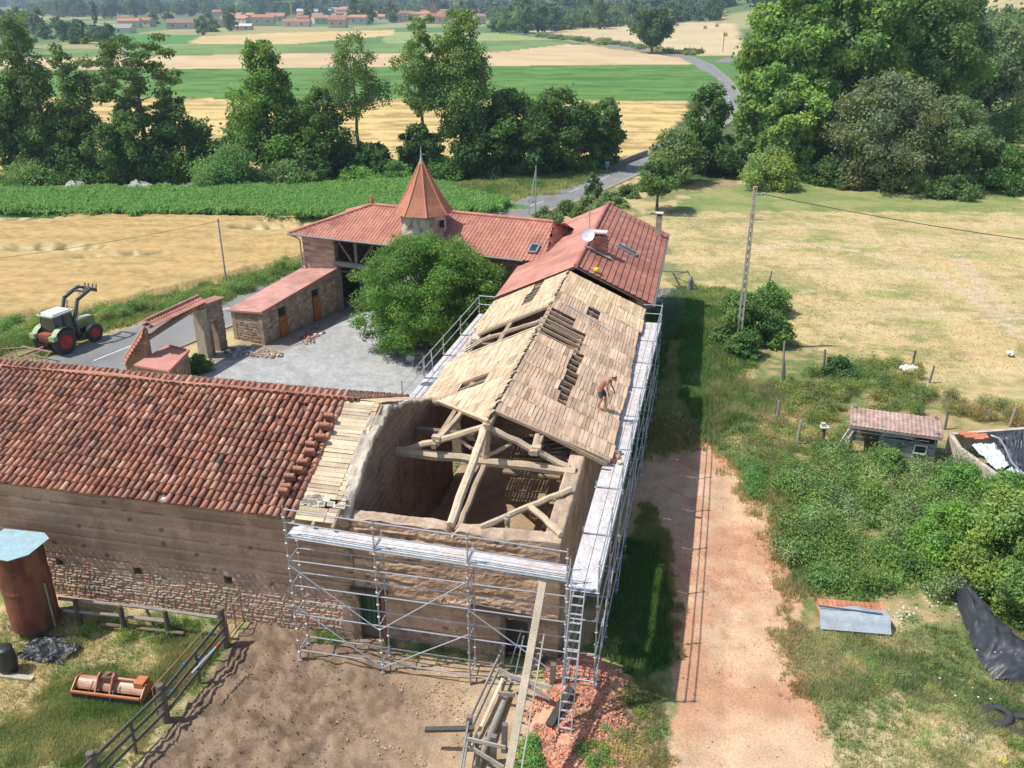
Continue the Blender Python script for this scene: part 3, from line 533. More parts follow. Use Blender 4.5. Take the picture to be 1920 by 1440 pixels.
eR = boards(m, P0, U, V, Nr, 5.4, 21.0, .05, Lr, kr, seed=11, ust=lambda v: 5.72+.13*v, gap=.018, drop=.008, col=WC, bw=(.14, .2)); eR2 = boards(m, P0, U, V, Nr, 21.0, 24.7, .05, Lr, kr, seed=12, gap=.014, bay=(1.8, 1.9), col=WY)
m.build('roof_boarding_right', MT['wood'], ruin)
P0l, Ul, Vl, Nl, Ll = plane(-1)
holesL = [abpoly(p, -1) for p in ([(-8.2, 19.4), (-3.4, 18.3), (-3.4, 15.0), (-8.2, 15.6)], [(-5.5, 21.2), (-5.4, 24.6), (-4.85, 24.4), (-4.9, 20.7)], [(-6.1, 9.3), (-5.95, 10.95), (-4.85, 11.0), (-4.8, 9.2)])]
vall = abpoly([(-3.4, 4.7), (-3.4, 25), (-8.2, 25), (-8.2, 11.6)], -1); kl0 = keep_sub(holesL)
m = M(); kl = kl0; uv_ = lambda v: 4.75+1.27*v
eL = boards(m, P0l, Ul, Vl, Nl, 4.9, 24.7, .05, Ll+.05, kl, bay=(.95, 1.25), bw=(.11, .16), ust=uv_, seed=14, gap=.011, drop=.003, col=((.76, .55, .35), (.71, .51, .325), (.65, .46, .30)))
m.build('roof_boarding_left', MT['wood'], ruin)
m = M(); m.beam(P0l+Ul*(uv_(0)-.04)-Nl*.04, P0l+Ul*(uv_(Ll)-.04)+Vl*Ll-Nl*.04, .12, .16, (.62, .45, .29), Nl); m.build('valley_rafter', MT['wood'], ruin)
m = M(); m.beam(P0+U*5.68-Nr*.05, P0+U*(5.68+.13*Lr)+V*Lr-Nr*.05, .07, .12, (.66, .48, .31), Nr); m.build('verge_rafter', MT['wood'], ruin)
dk = (.36, .27, .18)
def rafter(P0, U, V, Nn, u, v0, v1, c=(.46, .35, .23), w=.1): m = M(); m.beam(P0+U*u+V*v0-Nn*.09, P0+U*u+V*v1-Nn*.09, w, .13, c, Nn); m.build('rafter', MT['wood'], ruin)
for e in np.arange(6.0, 24.6, .62): rafter(P0, U, V, Nr, e, 0, Lr-.1, A_(dk)*(1.2 if 14 < e < 19 else 1))
for e in np.arange(5.4, 24.6, .66):
    if not 15.3 < e < 18.9: rafter(P0l, Ul, Vl, Nl, e, 0, min(Ll+.05, .2+(e-4.9)*.75), A_(dk)*1.05)
for e in (15.4, 18.6): rafter(P0l, Ul, Vl, Nl, e, 0, Ll+.1, (.56, .43, .29), .2)

m = M(); m.beam(W(RA, 4.6, RZm-.22), W(RA, 24.5, RZm-.22), .2, .22, (.42, .32, .21)); m.build('ridge_beam', MT['wood'], ruin)
for a in (-5.6, -1.7):
    m = M(); z = RZm-abs(a-RA)*.46-.28; m.beam(W(a, 4.6, z), W(a, 24.5, z), .18, .2, (.42, .32, .21)); m.build('purlin', MT['wood'], ruin)
m = M()  # ridge battens and ragged capping
R = np.random.RandomState(5)
for b in np.arange(5., 24.4, .3):
    if 14.8 < b < 18.3: continue
    m.beam(W(RA-.12+R.normal(0, .04), b, RZm+.02), W(RA-.05+R.normal(0, .05), b+.34, RZm+.03), .13, .02, A_((.62, .48, .31))*R.uniform(.7, 1.1), (R.normal(0, .3), .2, 1))
m.build('ridge_capping', MT['wood'], ruin)
for (x0, y0, x1, y1) in [(870, 660, 905, 640), (862, 672, 900, 655), (820, 712, 850, 700), (815, 722, 850, 708), (872, 655, 920, 628)]:
    p = onp(x0, y0, P0l, Nl); q = onp(x1, y1, P0l, Nl); m = M(); m.beam(p, q, .09, .07, (.52, .42, .3)); m.build('loose_batten', MT['wood'], ruin)
def truss(b, full=True):
    c = (.56, .43, .29) if full else (.40, .30, .2)
    def pb(n, p, q, w, h, cc=c, seed=None):
        m = M(); p = A_(p); q = A_(q); k = 9; t = np.linspace(0, 1, k)[:, None]; PP = p+(q-p)*t; r = np.random.RandomState(int(abs(p[0]*100+q[2]*37)) % 999); PP[1:-1] += r.normal(0, .018, (k-2, 3)); m.tube(PP, (w+h)/3.4, 7, A_(cc), seed=r.randint(99)); m.build(n, MT['wood'], ruin)
    pb('tie_beam', W(-7.3, b, 5.38), W(-.2, b-.05, 5.32), .3, .34); pb('king_post', W(-3.68, b, 5.15), W(-3.6, b, 6.95), .27, .27)
    pb('principal_rafter', W(-3.65, b, 6.8), W(-6.9, b, 5.45), .22, .22); pb('principal_rafter', W(-3.6, b, 6.8), W(-.45, b, 5.45), .22, .22)
    pb('strut', W(-3.7, b, 5.55), W(-4.75, b, 6.2), .13, .13); pb('strut', W(-3.6, b, 5.55), W(-2.65, b, 6.2), .13, .13)
    if full:
        pb('hip_rafter', W(-3.72, .25, 5.42), W(-3.66, 4.75, 6.75), .26, .26, (.62, .49, .33)); pb('brace', W(-3.9, 1.5, 4.3), W(-3.66, 4.85, 5.25), .2, .2, (.42, .33, .22))
        pb('purlin_stub', W(-5.5, 4.7, 5.98), W(-5.1, 7.2, 6.25), .2, .22); pb('purlin_stub', W(-1.85, 4.7, 5.98), W(-1.8, 7.0, 6.2), .2, .22)
        pb('wall_tie', W(-2.75, .3, 5.40), W(-.15, 3.3, 5.48), .18, .2, (.62, .49, .33)); pb('corner_brace', W(-1.35, 1.85, 5.5), W(-.02, .3, 5.5), .2, .2, (.58, .45, .3)); pb('stub_post', W(-1.95, .95, 4.7), W(-1.95, .95, 5.62), .17, .17, (.5, .42, .32))
        for a, z in ((-5.55, 6.14), (-1.7, 6.12)): m = M(); m.box(W(a, b, z-.05), .34, .26, .14, c, [T, N, Z]); m.build('purlin_cleat', MT['wood'], ruin)
truss(4.9); truss(9.6, False); truss(16.9, False)
m = M(); m.beam(W(-7.3, 7.3, 5.1), W(-.4, 7.3, 5.05), .24, .28, (.24, .18, .13)); m.build('cross_beam', MT['wood'], ruin)
m = M(); m.box(W(-1.9, 7.6, 4.25), 2.7, 3.2, .08, (.3, .22, .15), [T, N, Z]); m.build('loft_floor', MT['wood'], ruin)
m = M(); R = np.random.RandomState(9)
for i in range(150):
    a0 = R.uniform(-2.9, -1.0); b0 = R.uniform(6.2, 8.6); z = 4.35+R.uniform(0, .95); an = R.normal(.1, .35); L = R.uniform(.9, 2.1); p = W(a0, b0, z); q = W(min(-.65, a0+L*math.cos(an)), b0+L*math.sin(an), z+R.normal(0, .12)); m.beam(p, q, R.uniform(.03, .08), R.uniform(.02, .05), A_([(.45, .34, .22), (.3, .17, .1), (.5, .3, .2), (.38, .3, .22)][R.randint(4)])*R.uniform(.7, 1.1))
tag(m.build('batten_heap', MT['wood']), 'tangled heap of old laths stored under the eave inside the open barn', 'wood pile')
m = M(); m.tube([onp(1062, 572, P0, Nr)+Nr*.06, onp(1146, 624, P0, Nr)+Nr*.06], .03, 8, (.55, .57, .6)); tag(m.build('scaffold_tube', MT['metal'], smooth=True), 'loose grey scaffold tube lying across the bare boarding', 'tube')
# ---------------------------------------------------------------- main house with new red roof
house = thing('farmhouse', 'farmhouse with new pinkish red tile roof adjoining the stripped barn', 'house', W(-3, 33, 0))
H0, H1, HZ, HR, HL = 24.75, 41.6, 7.42, 1.35, -7.9
zr = 5.38; zl = 5.2
m = M(); pw = pise_fn(41, base=(.42, .31, .22))
wall(m, W(.35, H0), W(.35, H1-.4), -T, -.2, 5.3, outf=pw, res=.1); wall(m, W(-7.3, H0), W(-7.3, H1-.4), T, -.2, 5.2, outf=pw, res=.1)
wall(m, W(-7.3, H1-.4), W(.35, H1-.4), -N, -.2, lambda u: 5.2+2*(1-np.abs(u-3.8)/3.9), outf=pw, res=.12); m.build('wall', MT['earthwall'], house)
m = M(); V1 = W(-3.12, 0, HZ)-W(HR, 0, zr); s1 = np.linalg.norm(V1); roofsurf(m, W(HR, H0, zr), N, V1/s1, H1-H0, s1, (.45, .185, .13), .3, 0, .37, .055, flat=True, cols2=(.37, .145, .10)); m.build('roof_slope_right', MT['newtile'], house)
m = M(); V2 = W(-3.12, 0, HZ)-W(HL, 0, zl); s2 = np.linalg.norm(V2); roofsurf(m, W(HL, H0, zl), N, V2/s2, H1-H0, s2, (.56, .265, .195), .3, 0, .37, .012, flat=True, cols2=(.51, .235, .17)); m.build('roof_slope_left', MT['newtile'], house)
m = M(); slab(m, [W(HR-.05, H0+.05, zr-.03), W(HR-.05, H1-.1, zr-.03), W(-3.12, H1-.1, HZ-.04), W(-3.12, H0+.05, HZ-.04)], (0, 0, 1), .14, (.2, .13, .1)); slab(m, [W(HL+.05, H0+.05, zl-.03), W(HL+.05, H1-.1, zl-.03), W(-3.12, H1-.1, HZ-.04), W(-3.12, H0+.05, HZ-.04)], (0, 0, 1), .14, (.2, .13, .1)); m.build('roof_deck', MT['wood'], house)
m = M(); ridge(m, W(-3.12, H0-.05, HZ+.03), W(-3.12, H1+.05, HZ+.03), .13, (.48, .2, .15)); m.build('ridge_tile', MT['newtile'], house, smooth=True)
def gutter(m, p, q, r=.075, col=(.2, .19, .18)): m.tube([p, q], r, 8, col)
m = M(); gutter(m, W(HR+.07, H0, zr-.05), W(HR+.07, H1, zr-.05)); m.build('gutter', MT['zinc'], house)
m = M(); m.tube([W(HR+.07, H0+.2, zr-.1), W(.5, H0+.3, zr-.6), W(.5, H0+.3, .1)], .05, 8, (.3, .3, .3)); m.build('downpipe', MT['zinc'], house)
# brick chimney
def rz(a): return HZ-(a+3.12)*(HZ-zr)/(HR+3.12)
m = M(); ca, cb = -2.35, 29.4
for i in range(17):
    z = 6.3+i*.105
    for j in range(4):
        for (x, y, sx, sy) in ((-.36+j*.24, -.28, .225, .1), (-.36+j*.24, .28, .225, .1)): m.box(W(ca+x+(.06 if i % 2 else -.06), cb+y, z), sx, sy, .09, A_((.36, .14, .11))*R.uniform(.7, 1.2), [T, N, Z])
    m.box(W(ca, cb, z), .82, .5, .1, (.42, .32, .26), [T, N, Z])
chb = m.build('chimney', MT['stone'], house)
m = M(); m.box(W(ca, cb, 8.25), .95, .7, .09, (.62, .58, .52), [T, N, Z]); 
for x in (-.38, 0, .38): m.box(W(ca+x, cb, 8.07), .08, .5, .18, (.4, .2, .15), [T, N, Z])
m.build('cap_slab', MT['plaster'], chb)
m = M()
p = W(-3.05, 28.75, 7.5); q = W(-1.55, 28.75, 6.86); m.beam(p, q, .35, .05, (.33, .35, .37), (0, 0, 1)); m.build('flashing', MT['zinc'], house)
m = M(); c_ = W(-2.95, 28.6, 8.25); prof = [(0.0, 0), (.15, .012), (.28, .045), (.38, .09), (.40, .10)]
th = np.arange(24)*math.pi/12; ax = A_([-.25, -.85, .45]); ax /= np.linalg.norm(ax); u1 = np.cross(ax, Z); u1 /= np.linalg.norm(u1); u2 = np.cross(u1, ax)
rings = A_([[c_+ax*h+r*(math.cos(t)*u1+math.sin(t)*u2) for t in np.append(th, 0)] for r, h in prof]); m.grid(rings, (.75, .76, .78)); dish = m.build('satellite_dish', MT['paint'], house, smooth=True)
m = M(); m.tube([c_, c_-ax*.2, W(-2.8, 29.2, 8.2)], .02, 6, (.5, .5, .5)); m.tube([c_-u2*.35, c_+ax*.4-u2*.15], .012, 6, (.3, .3, .3)); m.box(c_+ax*.4-u2*.15, .06, .06, .06, (.7, .7, .7)); m.build('dish_arm', MT['metal'], dish)
m = M(); ap = W(-3.12, 30.4, HZ); m.tube([ap, ap+Z*2.2], .018, 6, (.25, .25, .25))
for i in range(9): z = ap+Z*(1.0+i*.13); m.tube([z-T*.14, z+T*.14], .006, 4, (.3, .3, .3))
m.build('antenna', MT['metal'], house)
m = M(); m.box(W(.72, 39.9, 5.0), .42, .42, 2.1, (.45, .38, .29), [T, N, Z]); tch = m.build('tall_chimney', MT['plaster'], house)
m = M(); m.box(W(.72, 39.9, 7.1), .3, .3, .15, (.08, .07, .06), [T, N, Z]); m.box(W(.72, 39.9, 7.25), .55, .55, .06, (.66, .62, .56), [T, N, Z]); m.build('cowl', MT['plaster'], tch)
def skyl(o, U, V, Nn, w, h, parent):
    m = M()
    for a, b, sw, sh in ((-w/2, 0, .08, h), (w/2, 0, .08, h), (0, -h/2, w, .08), (0, h/2, w, .08)): m.boxes([o+U*a+V*b+Nn*.05], [[sw/2, sh/2, .06]], [U, V, Nn], (.3, .33, .36))
    s = m.build('skylight', MT['zinc'], parent); m = M(); m.boxes([o+Nn*.04], [[w/2-.04, h/2-.04, .02]], [U, V, Nn], (.1, .12, .14)); m.build('pane', MT['glass'], s)
n1 = np.cross(N, V1/s1); n1 *= np.sign(n1[2]); skyl(W(-.9, 32.3, rz(-.9))+n1*.05, N, V1/s1, n1, .6, 1.35, house)
m = M(); yp = W(-2.0, 25.3, rz(-2.0)+.07); m.lathe(yp, [(0, 0), (.16, 0), (.17, .2), (.1, .24), (0, .24)], 14, (.75, .62, .03)); 
yb = tag(m.build('yellow_bucket', MT['plastic'], smooth=True), 'bright yellow plastic pail resting at the lower edge of the red roof', 'bucket')
# ---------------------------------------------------------------- porch barn behind the courtyard, with the tower
e_ = T*.983-N*.184; f_ = T*.184+N*.983; Q0 = W(-25.6, 34.8, 0)
def Q(e, f, z=0): return Q0+e_*e+f_*f+Z*z
pb_ = thing('porch_barn', 'open fronted barn under a hipped pink red roof beyond the courtyard', 'barn', Q(6, 4, 0))
WL, WR_, WZ, WE = 19.9, 3.95, 7.35, 5.65
m = M(); V_ = Q(0, WR_, WZ)-Q(0, 0, WE); sv = np.linalg.norm(V_); V_ /= sv
roofsurf(m, Q(0, 0, WE), e_, V_, WL, sv, (.54, .245, .17), .27, .05, .38, .02, poly=[(-.1, 0), (4.8, sv), (WL-.9, sv), (WL, 0)], cols2=PINK2, seed=3)
roofsurf(m, Q(0, 2*WR_, WE), e_, Q(0, WR_, WZ)/sv-Q(0, 2*WR_, WE)/sv, WL, sv, (.50, .20, .15), .27, .05, .38, .02, poly=[(0, 0), (4.8, sv), (WL, sv), (WL, 0)], seed=4)
V3 = Q(4.8, 0, WZ)-Q(0, 0, WE); s3 = np.linalg.norm(V3); roofsurf(m, Q(0, 0, WE), f_, V3/s3, 2*WR_, s3, (.50, .20, .15), .27, .05, .38, .02, poly=[(0, 0), (WR_, s3), (2*WR_, 0)], seed=5)
V4 = Q(WL-.9, WR_, WZ)-Q(WL, WR_, WE); s4 = np.linalg.norm(V4); roofsurf(m, Q(WL, 0, WE), f_, V4/s4, 2*WR_, s4, (.50, .20, .15), .27, .05, .38, .02, poly=[(0, 0), (WR_, s4), (2*WR_, 0)], seed=6)
m.build('roof_tile', MT['newtile'], pb_, smooth=False)
m = M(); ridge(m, Q(0, 0, WE+.05), Q(4.8, WR_, WZ+.05), .13, (.52, .23, .17)); ridge(m, Q(4.8, WR_, WZ+.05), Q(WL-.9, WR_, WZ+.05), .13, (.52, .23, .17)); ridge(m, Q(0, 2*WR_, WE+.05), Q(4.8, WR_, WZ+.05), .13, (.52, .23, .17)); m.build('ridge_tile', MT['newtile'], pb_, smooth=True)
m = M(); m.lathe(Q(4.8, WR_, WZ+.1), [(.14, 0), (.1, .12), (.16, .22), (.17, .3), (.08, .4), (.1, .46), (.09, .55), (0, .62)], 12, (.45, .16, .11)); m.build('finial', MT['newtile'], pb_, smooth=True)
m = M(); 
for pts in ([Q(.05, .05, WE-.04), Q(WL-.1, .05, WE-.04), Q(WL-1.0, WR_, WZ-.05), Q(4.8, WR_, WZ-.05)], [Q(.05, 2*WR_-.05, WE-.04), Q(WL-.1, 2*WR_-.05, WE-.04), Q(WL-1.0, WR_, WZ-.05), Q(4.8, WR_, WZ-.05)]): slab(m, pts, (0, 0, 1), .1, (.14, .1, .08))
m.prism([Q(.05, .05, WE-.04), Q(.05, 2*WR_-.05, WE-.04), Q(4.8, WR_, WZ-.05)], (0, 0, -.1), (.14, .1, .08)); m.build('roof_deck', MT['wood'], pb_)
m = M(); gutter(m, Q(-.05, -.08, WE-.02), Q(WL-1.5, -.08, WE-.02), .075, (.22, .21, .2)); gutter(m, Q(-.08, 0, WE-.02), Q(-.08, 2*WR_, WE-.02), .075, (.22, .21, .2)); m.build('gutter', MT['zinc'], pb_)
m = M(); m.tube([Q(.05, -.05, WE-.05), Q(.5, .38, WE-.35), Q(.62, .45, WE-.6), Q(.62, .45, .2)], .05, 8, (.36, .34, .33)); m.build('downpipe', MT['zinc'], pb_)
m = M(); pwl = pise_fn(51, .5, base=(.47, .34, .26), dk=(.36, .24, .18), erode=.03)
wall(m, Q(.7, .6), Q(3.4, .6), f_, -.2, 5.6, th=.5, outf=pwl, res=.08); wall(m, Q(.7, .6), Q(.7, 7.3), e_, -.2, 5.6, th=.5, outf=pwl, res=.12)
wall(m, Q(.7, 7.3), Q(WL, 7.3), -f_, -.2, 5.6, th=.5, outf=pwl, res=.15); wall(m, Q(11.5, .6), Q(WL, .6), f_, -.2, 5.6, th=.5, outf=pise_fn(53), res=.1); m.build('wall', MT['earthwall'], pb_)
m = M(); wall(m, Q(3.4, 3.6), Q(11.5, 3.6), f_, -.1, 2.9, th=.3, outf=lambda u, v: (0*u, mixc((.42, .37, .31), (.55, .50, .43), sm(.4, .6, fb(u*1.2, v*1.2, 4, 3)))), res=.15); m.build('inner_wall', MT['plaster'], pb_)
m = M(); m.box(Q(5.0, 3.52, 0), .95, .1, 2.2, (.03, .028, .025), [e_, f_, Z]); m.build('inner_door', MT['wood'], pb_)
m = M(); m.box(Q(7.5, 4.0, 2.95), 8.2, 6.2, .12, (.16, .13, .1), [e_, f_, Z]); m.build('loft_floor', MT['wood'], pb_)
m = M(); m.beam(Q(3.2, .75, 3.62), Q(12, .7, 3.62), .32, .36, (.24, .22, .2)); m.build('loft_beam', MT['wood'], pb_)
for e0 in (5.1, 9.4):
    m = M(); m.beam(Q(e0, .8, 3.7), Q(e0, .8, 5.5), .22, .22, (.26, .21, .17)); m.build('post', MT['wood'], pb_)
for e0, e1 in ((4.7, 3.7), (5.5, 6.6), (9.0, 8.0), (9.8, 10.8)):
    m = M(); m.beam(Q(e0, .8, 3.9), Q(e1, .8, 5.3), .13, .13, (.24, .17, .13)); m.build('strut', MT['wood'], pb_)
m = M(); m.box(Q(3.45, .75, 0), .3, .5, 3.5, (.3, .25, .2), [e_, f_, Z]); m.build('pier', MT['plaster'], pb_)
n3 = np.cross(e_, V_); n3 *= np.sign(n3[2]); skyl(Q(18.75, 1.05, WE+.5)+n3*.05, e_, V_, n3, .55, .8, pb_)
# tower
TC = G(800, 600); TC = A_([TC[0]+.05, TC[1]+.2, 0]); TZ = 7.95
tower = thing('tower', 'round rendered tower with pointed flared orange tile spire', 'tower', TC)
m = M(); k = 96; zz = np.linspace(0, TZ, 110); th = np.linspace(0, 2*math.pi, k+1); TT, ZZ = np.meshgrid(th, zz, indexing='ij'); sf = stone_fn(61, cols=[(.42, .34, .26), (.36, .28, .21), (.5, .42, .33), (.3, .24, .19)]); d, c = sf(TT*1.6, ZZ)
ren = sm(.44, .52, fb(np.cos(TT)*2.2+5, ZZ*.8+np.sin(TT)*2, 62, 3)); d = d*(1-ren)+.01*ren; c = mixc(c, (.60, .52, .43), ren) if False else c*(1-ren[..., None])+mixc((.62, .54, .45), (.5, .43, .35), fb(TT*4, ZZ*3, 63, 3))*ren[..., None]
rad = 1.55+d; m.grid(np.stack([TC[0]+rad*np.cos(TT), TC[1]+rad*np.sin(TT), ZZ], -1), c); m.build('shaft', MT['plaster'], tower)
apz = 11.25; NF8 = 8; m = M()
for s in range(NF8):
    a0, a1 = (s-.5)*math.pi/4+math.pi*.44, (s+.5)*math.pi/4+math.pi*.44
    hs = np.linspace(0, 1, 40); rads = np.interp(hs, [0, .08, .2, .35, .55, .8, 1], [2.04, 1.86, 1.56, 1.24, .86, .42, .07])
    zt2 = TZ-.1+(apz-TZ+.1)*hs; g1 = []
    for i, (r, z) in enumerate(zip(rads, zt2)):
        row_ = []
        for t in np.linspace(0, 1, 9): row_.append([TC[0]+r*((1-t)*math.cos(a0)+t*math.cos(a1)), TC[1]+r*((1-t)*math.sin(a0)+t*math.sin(a1)), z])
        g1.append(A_(row_)); 
        if i < 39: g1.append(A_([[p[0]*1, p[1]*1, p[2]] for p in A_(row_)])+0); g1[-1][:, 2] = zt2[i+1]*.97+z*.03; rr = rads[i+1]+.02; g1[-1][:, 0] = TC[0]+(A_(row_)[:, 0]-TC[0])*rr/r; g1[-1][:, 1] = TC[1]+(A_(row_)[:, 1]-TC[1])*rr/r
    g1 = A_(g1); cc = mixc((.54, .235, .14), (.42, .175, .105), vn(np.arange(g1.shape[0])[:, None]*.9+0*np.arange(9), np.arange(9)[None]*1.7+s*5+0*g1[..., 0], 64)); m.grid(g1, cc)
m.build('spire', MT['newtile'], tower)
m = M()
for s in range(NF8):
    a0 = (s-.5)*math.pi/4+math.pi*.44; P = [[TC[0]+(r+.02)*math.cos(a0), TC[1]+(r+.02)*math.sin(a0), z] for r, z in zip(rads, zt2)]; m.tube(P, .055, 6, (.58, .25, .15))
m.build('hip_tile', MT['newtile'], tower, smooth=True)
m = M(); m.lathe([TC[0], TC[1], apz-.15], [(.2, 0), (.13, .15), (.07, .4), (.04, .7), (.06, .78), (.03, .86), (.012, 1.2)], 12, (.42, .47, .52)); m.build('spire_finial', MT['zinc'], tower, smooth=True)
m = M(); m.lathe([TC[0], TC[1], TZ-.22], [(1.5, 0), (1.95, .12), (1.98, .12), (1.55, .16)], 8, (.16, .12, .09)); m.build('eaves', MT['wood'], tower)
m = M(); p = A_([TC[0]+1.35, TC[1]-.95, 7.0]); m.box(p, .3, .3, .45, (.03, .03, .03)); m.build('window', MT['wood'], tower)
# lean-to shed of the courtyard
ls = thing('lean_to', 'low stone lean-to with a pink sloping roof and orange plank doors', 'shed', W(-24, 31, 0))
pN, pF, pO = G(498, 648), G(645, 577), G(430, 655)
iw = A_([pF[0]-pN[0], pF[1]-pN[1], 0]); Lw = np.linalg.norm(iw); iw /= Lw; ow = A_([-iw[1], iw[0], 0]); pN = A_([pN[0], pN[1], 0]); WD = 2.75
ztop = lambda u: 2.25+.9*u/Lw
m = M(); sl_ = stone_fn(71, cols=[(.36, .25, .19), (.42, .30, .22), (.30, .21, .17), (.48, .37, .28)])
d1u, d2u = 3.1, 7.2
wall(m, pN, pN+iw*Lw, ow, -.1, ztop, th=.4, outf=sl_, res=.06, ops=[(1.55, 2.4, -.2, 2.1), (5.2, 6.0, -.2, 2.35)]); wall(m, pN, pN+ow*WD, iw, -.1, lambda u: 2.25-.0*u, th=.4, outf=stone_fn(72), res=.06); wall(m, pN+ow*WD, pN+ow*WD+iw*Lw, -ow, -.1, lambda u: 2.0+.9*u/Lw, th=.4, outf=stone_fn(73), res=.12); m.build('wall', MT['stone'], ls)
m = M(); a_ = pN-iw*.15-ow*.2+Z*2.42; b_ = pN+iw*(Lw+.1)-ow*.2+Z*3.32; c_ = b_+ow*(WD+.4)-Z*.3; d_ = a_+ow*(WD+.4)-Z*.3; Vl_ = (a_-d_); ll_ = np.linalg.norm(Vl_); m.prism([a_-Z*.03, b_-Z*.03, c_-Z*.03, d_-Z*.03], (0, 0, -.08), (.5, .24, .19)); roofsurf(m, d_, iw+Z*.9/Lw, Vl_/ll_, Lw+.25, ll_, (.58, .31, .245), .25, .018, .35, .012, cols2=(.52, .26, .2)); m.build('roof', MT['newtile'], ls)
m = M(); m.tube([a_+Z*.02, b_+Z*.02], .07, 6, (.40, .17, .13)); m.build('verge_tile', MT['newtile'], ls)
for u, wd_, hd, zt0 in ((1.95, .85, 1.45, 2.1), (5.6, .8, 1.75, 2.35)):
    m = M(); c0 = pN+iw*(u+.06)-ow*.01; m.box(c0, wd_*.95, .05, hd, (.45, .17, .045), [iw, ow, Z])
    for i in range(5): m.box(c0+iw*(i-2)*wd_/5.2-ow*.032, .015, .02, hd-.04, (.3, .11, .03), [iw, ow, Z])
    d = m.build('door', MT['wood'], ls); m = M(); m.beam(c0-iw*.3+Z*(hd-.35)-ow*.05, c0+iw*.3+Z*(hd-.3)-ow*.05, .03, .05, (.1, .08, .07)); m.build('hinge', MT['dull'], d)
    m = M(); c1 = pN+iw*u+ow*.1
    for s_ in (-1, 1): m.box(c1+iw*s_*wd_*.5, .06, .12, zt0-.02, (.2, .17, .15), [iw, ow, Z])
    m.box(c1+Z*(hd+.02), wd_, .1, .06, (.2, .17, .15), [iw, ow, Z]); m.box(c1+Z*(hd+.1)+ow*.06, wd_, .03, zt0-hd-.1, (.03, .03, .035), [iw, ow, Z]); m.build('door_frame', MT['wood'], ls)
# gateway
gw = thing('gateway', 'old stone gateway with pink tiled coping over the cart entrance', 'gateway', W(-28.5, 21, 0))
g2 = G(390, 671); g2 = A_([g2[0], g2[1], 0]); gf = G(428, 652); gf = A_([gf[0], gf[1], 0]); gd = (gf-g2)/np.linalg.norm(gf-g2); Lg = np.linalg.norm(gf-g2); gi = A_([-gd[1], gd[0], 0])
st3 = stone_fn(81, cols=[(.34, .27, .21), (.28, .22, .18), (.40, .32, .25), (.24, .2, .17)])
m = M(); wall(m, g2, gf, gi, -.1, 3.45, th=.55, outf=st3, res=.055, ops=[(.75, 1.25, -.2, 2.15)]); m.build('pedestrian_wall', MT['stone'], gw)
m = M(); m.box(g2-gd*.0+gi*.28+gd*.12, .45, .75, 3.3, (.42, .36, .28), [gd, gi, Z]); m.build('gate_pillar', MT['plaster'], gw)
m = M(); m.prism([g2-gd*.2-gi*.15+Z*3.5, gf+gd*.2-gi*.15+Z*3.4, gf+gd*.2+gi*.7+Z*3.4, g2-gd*.2+gi*.7+Z*3.5], (0, 0, .1), (.42, .2, .15)); m.build('wall_coping', MT['newtile'], gw)
gl = G(303, 655); gl = g2-gd*4.3+gi*.2
m = M(); ar = [(g2-gd*.1+gi*.28+Z*3.62), (gl+gi*.1+Z*3.0)]; m.beam(ar[0]-Z*.15, ar[1]-Z*.15, .35, .22, (.3, .22, .16)); m.build('gate_lintel', MT['wood'], gw)
m = M(); a0 = onp(282, 612, g2+Z*3.6, Z)
def copingroof(m, p, q, w, col=PINK, drop=.28):
    p = A_(p); q = A_(q); D = (q-p)/np.linalg.norm(q-p); Sd = np.cross(D, Z); Sd /= np.linalg.norm(Sd); L = np.linalg.norm(q-p)
    for s in (1, -1):
        Vd = Sd*s*w-Z*drop; lv = np.linalg.norm(Vd); roofsurf(m, p+Vd if True else p, D, -Vd/lv, L, lv, col, .25, .05, .34, .03, cols2=PINK2)
    ridge(m, p+Z*.05, q+Z*.05, .1, (.56, .27, .2))
ra, rb = onp(272, 602, A_([0, 0, 4.0]), Z), onp(372, 556, A_([0, 0, 4.0]), Z); m = M(); copingroof(m, ra, rb, .62); m.build('gate_roof', MT['newtile'], gw)
m = M()
for s in (-.4, .4): m.beam(ra-Z*.35+gi*s*.6, rb-Z*.35+gi*s*.6, .12, .16, (.3, .22, .16))
m.build('roof_beam', MT['wood'], gw)
lowp = onp(235, 672, A_([0, 0, 1.7]), Z); hi = ra.copy(); hi[2] = 3.7
m = M(); copingroof(m, lowp, hi-(hi-lowp)*.06, .6); m.build('ramped_coping', MT['newtile'], gw)
m = M(); Dl = hi-lowp; Ld = np.linalg.norm(Dl[:2]); dd_ = A_([Dl[0], Dl[1], 0])/Ld; sd_ = A_([dd_[1], -dd_[0], 0]); wall(m, A_([lowp[0], lowp[1], 0])+sd_*.25, A_([hi[0], hi[1], 0])+sd_*.25, -sd_, -.1, lambda u: 1.45+2.0*u/Ld, th=.5, outf=stone_fn(85), res=.07); m.build('ramped_wall', MT['stone'], gw)
hut = thing('low_outhouse', 'small outhouse with a flat pink tiled roof right of the ramped gate wall', 'outhouse', onp(300, 675, A_([0, 0, 0.]), Z))
P4 = [onp(x, y, A_([0, 0, 1.9]), Z) for x, y in ((250, 684), (312, 647), (355, 658), (318, 696))]; m = M(); m.prism(P4, (0, 0, -.1), (.55, .26, .2)); m.build('roof', MT['newtile'], hut)
m = M()
for i in range(4): p, q = P4[i], P4[(i+1) % 4]; c0 = sum(P4)/4; p = p+(c0-p)*.06; q = q+(c0-q)*.06; inn = (c0-(p+q)/2)*A_([1, 1, 0]); inn /= np.linalg.norm(inn); wall(m, p*A_([1, 1, 0]), q*A_([1, 1, 0]), inn, -.1, 1.8, th=.2, outf=stone_fn(90+i), res=.08)
m.build('wall', MT['stone'], hut)
